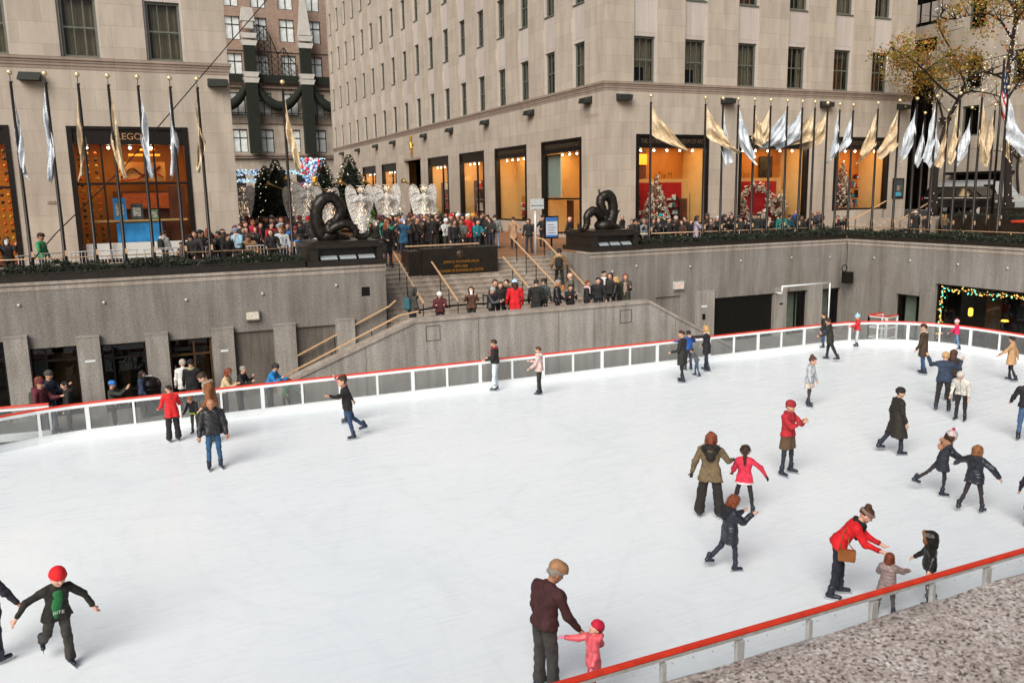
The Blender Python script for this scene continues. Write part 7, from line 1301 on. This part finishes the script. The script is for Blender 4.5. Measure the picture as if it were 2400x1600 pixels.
for row in [
 ('person in dark cap holding up a white phone beside the left serpent', 878, 517, K, ('short', 'b'), ('cap', '8a8f90'), PH), ('woman in emerald green jacket', 903, 507, '12806a', ('long', 'k'), None, {}), ('woman with long brown hair in black coat at the top of the left steps', 906, 521, '151413', ('long', 'r'), None, dict(L=.4)),
 ('grey haired woman with glasses behind the teal coat', 936, 509, '4b3a34', ('bob', 'r'), None, {}), ('person in pale blue hat and teal coat taking a photo', 944, 512, '1c4a66', ('long', 'b'), ('beanie', '7fa3cf'), dict(L=.35, **PH)), ('man with grey beanie behind the teal coat', 949, 504, '33302c', ('short', 'g'), ('beanie', '77736c'), {}),
 ('man in dark olive jacket seen from behind near the angels', 958, 502, '3a3226', ('short', 'k'), ('beanie', '2b2622'), dict(head=10)), ('bald man in black coat facing right', 978, 511, '171614', None, None, dict(head=110, L=.3)), ('person in purple knit hat', 980, 505, '4a3d33', ('short', 'b'), ('beanie', '5c4450'), {}),
 ('woman in brown fur hat and black coat', 1004, 509, '141313', ('long', 'b'), ('beanie', '6b5442'), dict(L=.4)), ('person in black beanie and black jacket', 1012, 504, '151412', ('short', 'k'), ('beanie', '141312'), dict(head=30)), ('smiling man in pale grey jacket with white hat', 1045, 511, 'b5bab6', ('short', 'g'), ('beanie', 'dcdde0'), {}),
 ('dark haired man at the back near the third shop window', 1061, 489, '1d1714', ('short', 'k'), None, dict(lim=(32.7, 42))), ('person in white knit hat with fur ball', 1073, 499, '3a2826', ('bob', 'r'), ('bobble', 'd5d2cc', 'c5c0ba'), {}), ('child in red hat', 1057, 502, '3f2420', ('short', 'b'), ('beanie', 'b5161f'), {}),
 ('woman with curly brown hair and tan fur collar', 1064, 513, '1e1a19', ('long', 'a'), None, dict(hood='9a7f66')), ('person in grey green jacket looking left', 1081, 513, '4f5850', ('short', 'b'), None, dict(head=210)), ('woman in red coat and white hat', 1097, 501, 'c01820', ('long', 'y'), ('beanie', 'cfcfc6'), dict(L=.3)),
 ('person in blue and yellow hat', 1108, 500, '23262c', ('short', 'b'), ('beanie', 'c9962c'), {}), ('girl in teal and white jacket on the slab rail', 1120, 515, '15707a', ('long', 'k'), None, dict(kid=1)), ('man in black at the back right of the crowd', 1130, 492, '1c1b1b', ('short', 'b'), None, dict(lim=(32.7, 41))),
 ('person in black coat left of the grey jacket man', 1142, 503, '161515', ('short', 'k'), None, dict(L=.3)), ('man in grey jacket and pale jeans walking away', 1160, 503, '6f7270', ('short', 'k'), None, dict(head=20, legs='7d9cb5')), ('woman in tan trench coat with hand on hip seen from behind', 1203, 508, '9c7a5c', ('short', 'k'), None, dict(head=15, L=.34, legs='17171a', ra=(-10, 40, 80, 40))),
 ('woman with curly hair in black top carrying a child on the steps', 1238, 512, '191514', ('bob', 'b'), None, dict(head=200)), ('man in black cap near the notice board', 1272, 505, '1a1918', ('short', 'k'), ('cap', '15130f'), dict(lim=(37.2, 39))), ('bald man in dark coat before the corner shop door', 1335, 508, '1c1b19', None, None, dict(head=270, lim=(37, 39))),
 ('person in black hat at the left end of the leaning crowd', 446, 549, '191716', ('long', 'k'), ('beanie', '121011'), {}), ('dark haired person behind the black hat', 455, 541, '33302f', ('short', 'b'), None, {}), ('woman in brown jacket at the left of the crowd', 469, 540, '5f3c22', ('long', 'a'), None, {}), ('woman in rust coat lifting a phone near the left building corner', 488, 534, '74421f', ('long', 'r'), None, dict(L=.3, **PH)),
 ('man in black crew jacket beside the left building corner', 521, 536, '161516', ('short', 'k'), None, dict(wide=1.1)), ('shorter person in black next to the man by the corner', 534, 548, '171515', ('short', 'k'), None, {}), ('tall grey hooded person behind the blue cap', 549, 525, '6d6a68', ('short', 'g'), None, {}), ('person in pale blue cap and white scarf', 551, 534, '8fb5c4', ('short', 'b'), ('beanie', '7d94a8'), dict(scarf='c9c4c0')),
 ('man with orange hair in white jacket in the leaning crowd', 575, 519, 'b5b8bd', ('short', 'r'), None, {}), ('person in tan jacket bending over the barricade', 580, 541, '94714a', ('short', 'b'), None, dict(lean=45)), ('child in pink red jacket at the back', 592, 508, 'c0203c', ('short', 'r'), None, {}), ('woman in olive jacket leaning sideways with hair down', 600, 530, '50503a', ('long', 'a'), None, dict(lean=25)),
 ('man in red jacket behind the barricade', 635, 522, 'a3161f', ('short', 'k'), None, {}), ('woman in black with dark long hair before the red jacket', 634, 537, '181617', ('long', 'k'), None, {}), ('man in black coat near the firs', 635, 502, '161516', ('short', 'k'), None, dict(lim=(32.7, 42))), ('tall man in black suit and white shirt near the lone flagpole', 657, 491, '141416', ('short', 'r'), None, dict(scarf='d0d0d0', lim=(32.7, 42))),
 ('blonde woman with white sleeves', 658, 531, 'c0c2c2', ('long', 'o'), None, {}), ('person in striped blue hat and royal blue jacket', 683, 527, '1f5fb0', ('short', 'b'), ('beanie', '2a5cae'), {}), ('person in bright blue jacket reaching over the barricade', 700, 541, '2277c0', ('short', 'b'), None, dict(lean=40, wide=1.15)), ('person in red cap near the left serpent', 720, 497, '22201f', ('short', 'k'), ('beanie', 'b5141c'), dict(lim=(32.7, 42))),
 ('person in wide black hat and denim jacket behind the left plinth', 737, 521, '2f465c', ('short', 'k'), ('cap', '141313'), {}), ('person in white coat behind the left serpent', 744, 543, 'b5b9bd', ('short', 'g'), None, {}), ('person in grey coat at the back before the firs', 612, 484, '46443f', ('short', 'k'), None, dict(lim=(36, 46))), ('person in red hat at the back beside the building corner', 577, 481, '2b1f1c', ('short', 'k'), ('beanie', 'c01c20'), dict(lim=(36, 47))),
 ('person in pale hood at the back before the firs', 634, 482, '2b2723', ('short', 'w'), ('beanie', 'c2b295'), dict(lim=(36, 47))), ('person in orange jacket farther along the garden', 960, 462, 'c8481c', ('short', 'b'), None, dict(lim=(41.5, 46))), ('person in teal striped jumper farther along the garden', 937, 459, '2f5a66', ('short', 'k'), ('beanie', '1f4a4a'), dict(lim=(41.5, 46))), ('dark figure farther along the garden beside the orange jacket', 972, 464, '1e1a19', ('short', 'k'), None, dict(lim=(41.5, 46))),
 ('bearded man in black jacket right of the right serpent', 1458, 503, '1b1a19', ('short', 'g'), None, dict(head=260)), ('man in black cap right of the right serpent', 1490, 513, '1d1c1c', ('short', 'k'), ('cap', '141312'), dict(head=260)), ('person in grey scarf before the first art shop window', 1510, 514, '7d8586', ('short', 'g'), None, {}), ('young man in dark blue jacket before the first art shop window', 1519, 508, '22262f', ('short', 'b'), None, {}),
 ('person in teal knit hat before the paper tree', 1549, 500, '16181c', ('short', 'k'), ('beanie', '1f8a86'), {}), ('person in black right of the teal hat', 1568, 510, '1a1818', ('short', 'b'), None, {}), ('person in white fur hat before the red display', 1584, 506, '1f1b1a', ('short', 'k'), ('beanie', 'b5a28e'), {}), ('woman in brown jacket right of the paper tree', 1598, 516, '40281c', ('long', 'b'), None, {}), ('woman in lilac coat between the two art shop windows', 1634, 505, 'a39aa8', ('long', 'k'), None, dict(head=120, L=.3)),
 ('person in dark coat with fur trim by the stone pier', 1667, 511, '2b2320', ('short', 'b'), None, dict(hood='8a7866')), ('person in white knit hat at the stone pier', 1682, 506, '1c1a1a', ('short', 'g'), ('beanie', 'bab8b4'), dict(head=110)), ('person behind the pole by the stone pier', 1696, 503, '3a332b', ('short', 'b'), None, {}), ('dark haired man in black coat pointing left', 1713, 497, '171617', ('short', 'k'), None, dict(head=240, la=(60, 20, 10))), ('man in charcoal coat left of the large wreath', 1736, 509, '262523', ('short', 'b'), None, {}),
 ('tall man in dark green coat before the large wreath', 1773, 500, '1e221e', ('short', 'k'), None, dict(wide=1.15)), ('woman in white scarf before the large wreath', 1805, 508, '1d1b1c', ('long', 'k'), None, dict(scarf='c8c4bf')), ('person in sea green jacket right of the large wreath', 1834, 500, '1c6f66', ('short', 'b'), None, {}), ('person in dark teal coat seen from behind right of the large wreath', 1851, 503, '16424a', ('short', 'b'), None, dict(head=10)), ('tall man in royal blue scarf at the window corner', 1866, 492, '2a2a33', ('short', 'o'), None, dict(scarf='2a50a0')), ('child between two adults at the window corner', 1880, 505, '22211f', ('short', 'b'), None, {}),
 ('woman in black coat left of the bald man', 1903, 499, '181717', ('short', 'r'), None, dict(head=110)), ('bald man in slate grey puffer seen from the side', 1918, 492, '3c4046', None, None, dict(puff=1, head=250, wide=1.12)), ('person in maroon scarf holding white papers', 1964, 505, '1e1a1a', ('short', 'k'), None, dict(scarf='6b1c2c')), ('person in grey hat beside the maroon scarf', 1980, 502, '33322f', ('short', 'g'), ('beanie', 'a8a49e'), {}),
 ('person in white knit hat and black coat by the right steps', 2147, 495, '141314', ('short', 'k'), ('beanie', 'd0d2d6'), dict(head=0, L=.3)), ('dark person beside the white hat by the right steps', 2168, 505, '1c1615', ('short', 'a'), None, dict(L=.3)), ('woman in olive fur collared coat alone before the right planters', 2217, 503, '5a4a30', ('short', 'o'), None, dict(hood='7d6f52')),
 ('man in green hooded sweatshirt walking right at the left edge', 95, 548, '2f8a52', ('short', 'k'), ('cap', '241a12'), dict(head=95)), ('dark person holding paper cups at the left picture edge', 14, 556, '1d1917', ('long', 'b'), None, dict(head=150, **PH)), ('hooded person in grey jacket and backpack walking before the blue display', 384, 541, '7a7d7c', ('short', 'b'), None, dict(head=80, pack='191917', hood='b0aba2')), ('child in grey coat behind the fourth barricade rail', 424, 566, '57504a', ('short', 'b'), None, {})]:
    lab, x, y, top, hair, hat, k = row; k = dict(k)
    if lab[0:3] not in (): cr(lab, x, y, top, hair, hat, **k)

rf = random.Random(5)
for lab, n, xa, xb, ya, yb, lim in (('dark-coated bystander in the packed crowd left of the left serpent', 34, 545, 735, 488, 532, (33.5, 44)), ('dark-coated bystander in the packed crowd behind the inscribed slab', 40, 880, 1150, 492, 512, (33.8, 41)), ('dark-coated bystander in the thin crowd before the art shop windows', 26, 1470, 1930, 500, 516, (33, 38.5)), ('dark-coated bystander among people at the left building corner', 5, 450, 540, 536, 545, (33.4, 36))):
    for i in range(n):
        x = xa+(xb-xa)*(i+rf.random())/n; hat = rf.choice([None, None, ('beanie', rf.choice(['1a1a1c', '3a3632', '6a2024', '8a8c90', '22304a']))])
        cr(lab, x, rf.uniform(ya, yb), rf.choice(['171615', '1d1a18', '24211e', '191b21', '2b2420', '1b1f1b']), (rf.choice(['short', 'long', 'bob']), rf.choice('kkbba')), hat, lim=lim, wide=1.12, det=2, head=rf.choice([180, 180, 150, 210, 20]))
# ---------------------------------------------------------------- camera, light, sky
for w_, u_ in zip(WPROTO, wused):
    if not u_:
        for q in [*w_.children, w_]: bpy.data.objects.remove(q)
cam = bpy.data.cameras.new('camera'); co = bpy.data.objects.new('camera', cam); COL.objects.link(co); SC.camera = co
co.matrix_world = Matrix(((_rt2[0], _up2[0], -_f[0], 0), (_rt2[1], _up2[1], -_f[1], 0), (_rt2[2], _up2[2], -_f[2], CAM_H), (0, 0, 0, 1)))
cam.sensor_width = 36; cam.lens = FPX/2400*36; cam.clip_end = 2000; cam.clip_start = .05
cam.dof.use_dof = True; cam.dof.focus_distance = 26; cam.dof.aperture_fstop = 9
w = bpy.data.worlds.new('World'); SC.world = w; w.use_nodes = True; nt = w.node_tree; bg = nt.nodes['Background']
EL, AZ = radians(36), radians(226)
sky = nd(nt, 'ShaderNodeTexSky', sky_type='NISHITA'); sky.sun_disc = False; sky.sun_elevation = EL; sky.sun_rotation = AZ; sky.air_density = 1.0; sky.dust_density = 5.0; sky.ozone_density = .6
lk(nt, sky.outputs[0], bg.inputs[0]); bg.inputs[1].default_value = .06
sl = bpy.data.lights.new('sun', 'SUN'); so = bpy.data.objects.new('sun', sl); COL.objects.link(so); sl.energy = 2.6; sl.angle = radians(48); sl.color = (1, .985, .965)
d = Vector((sin(AZ)*cos(EL), cos(AZ)*cos(EL), sin(EL))); so.rotation_euler = d.to_track_quat('Z', 'Y').to_euler(); so.location = (0, 0, 60)
SC.view_settings.view_transform = 'Standard'; SC.view_settings.look = 'None'; SC.view_settings.exposure = .46; SC.view_settings.gamma = 1
SC.cycles.max_bounces = 6; SC.cycles.transparent_max_bounces = 12; SC.cycles.diffuse_bounces = 3; SC.cycles.glossy_bounces = 3; SC.cycles.use_denoising = True; SC.cycles.sample_clamp_indirect = 4
print('PEOPLE', NP[0]); [print('LONG', len(q['label'].split()), q.name, q['label']) for q in SC.objects if q.get('label') and not 4 <= len(q['label'].replace('-', ' ').split()) <= 16]
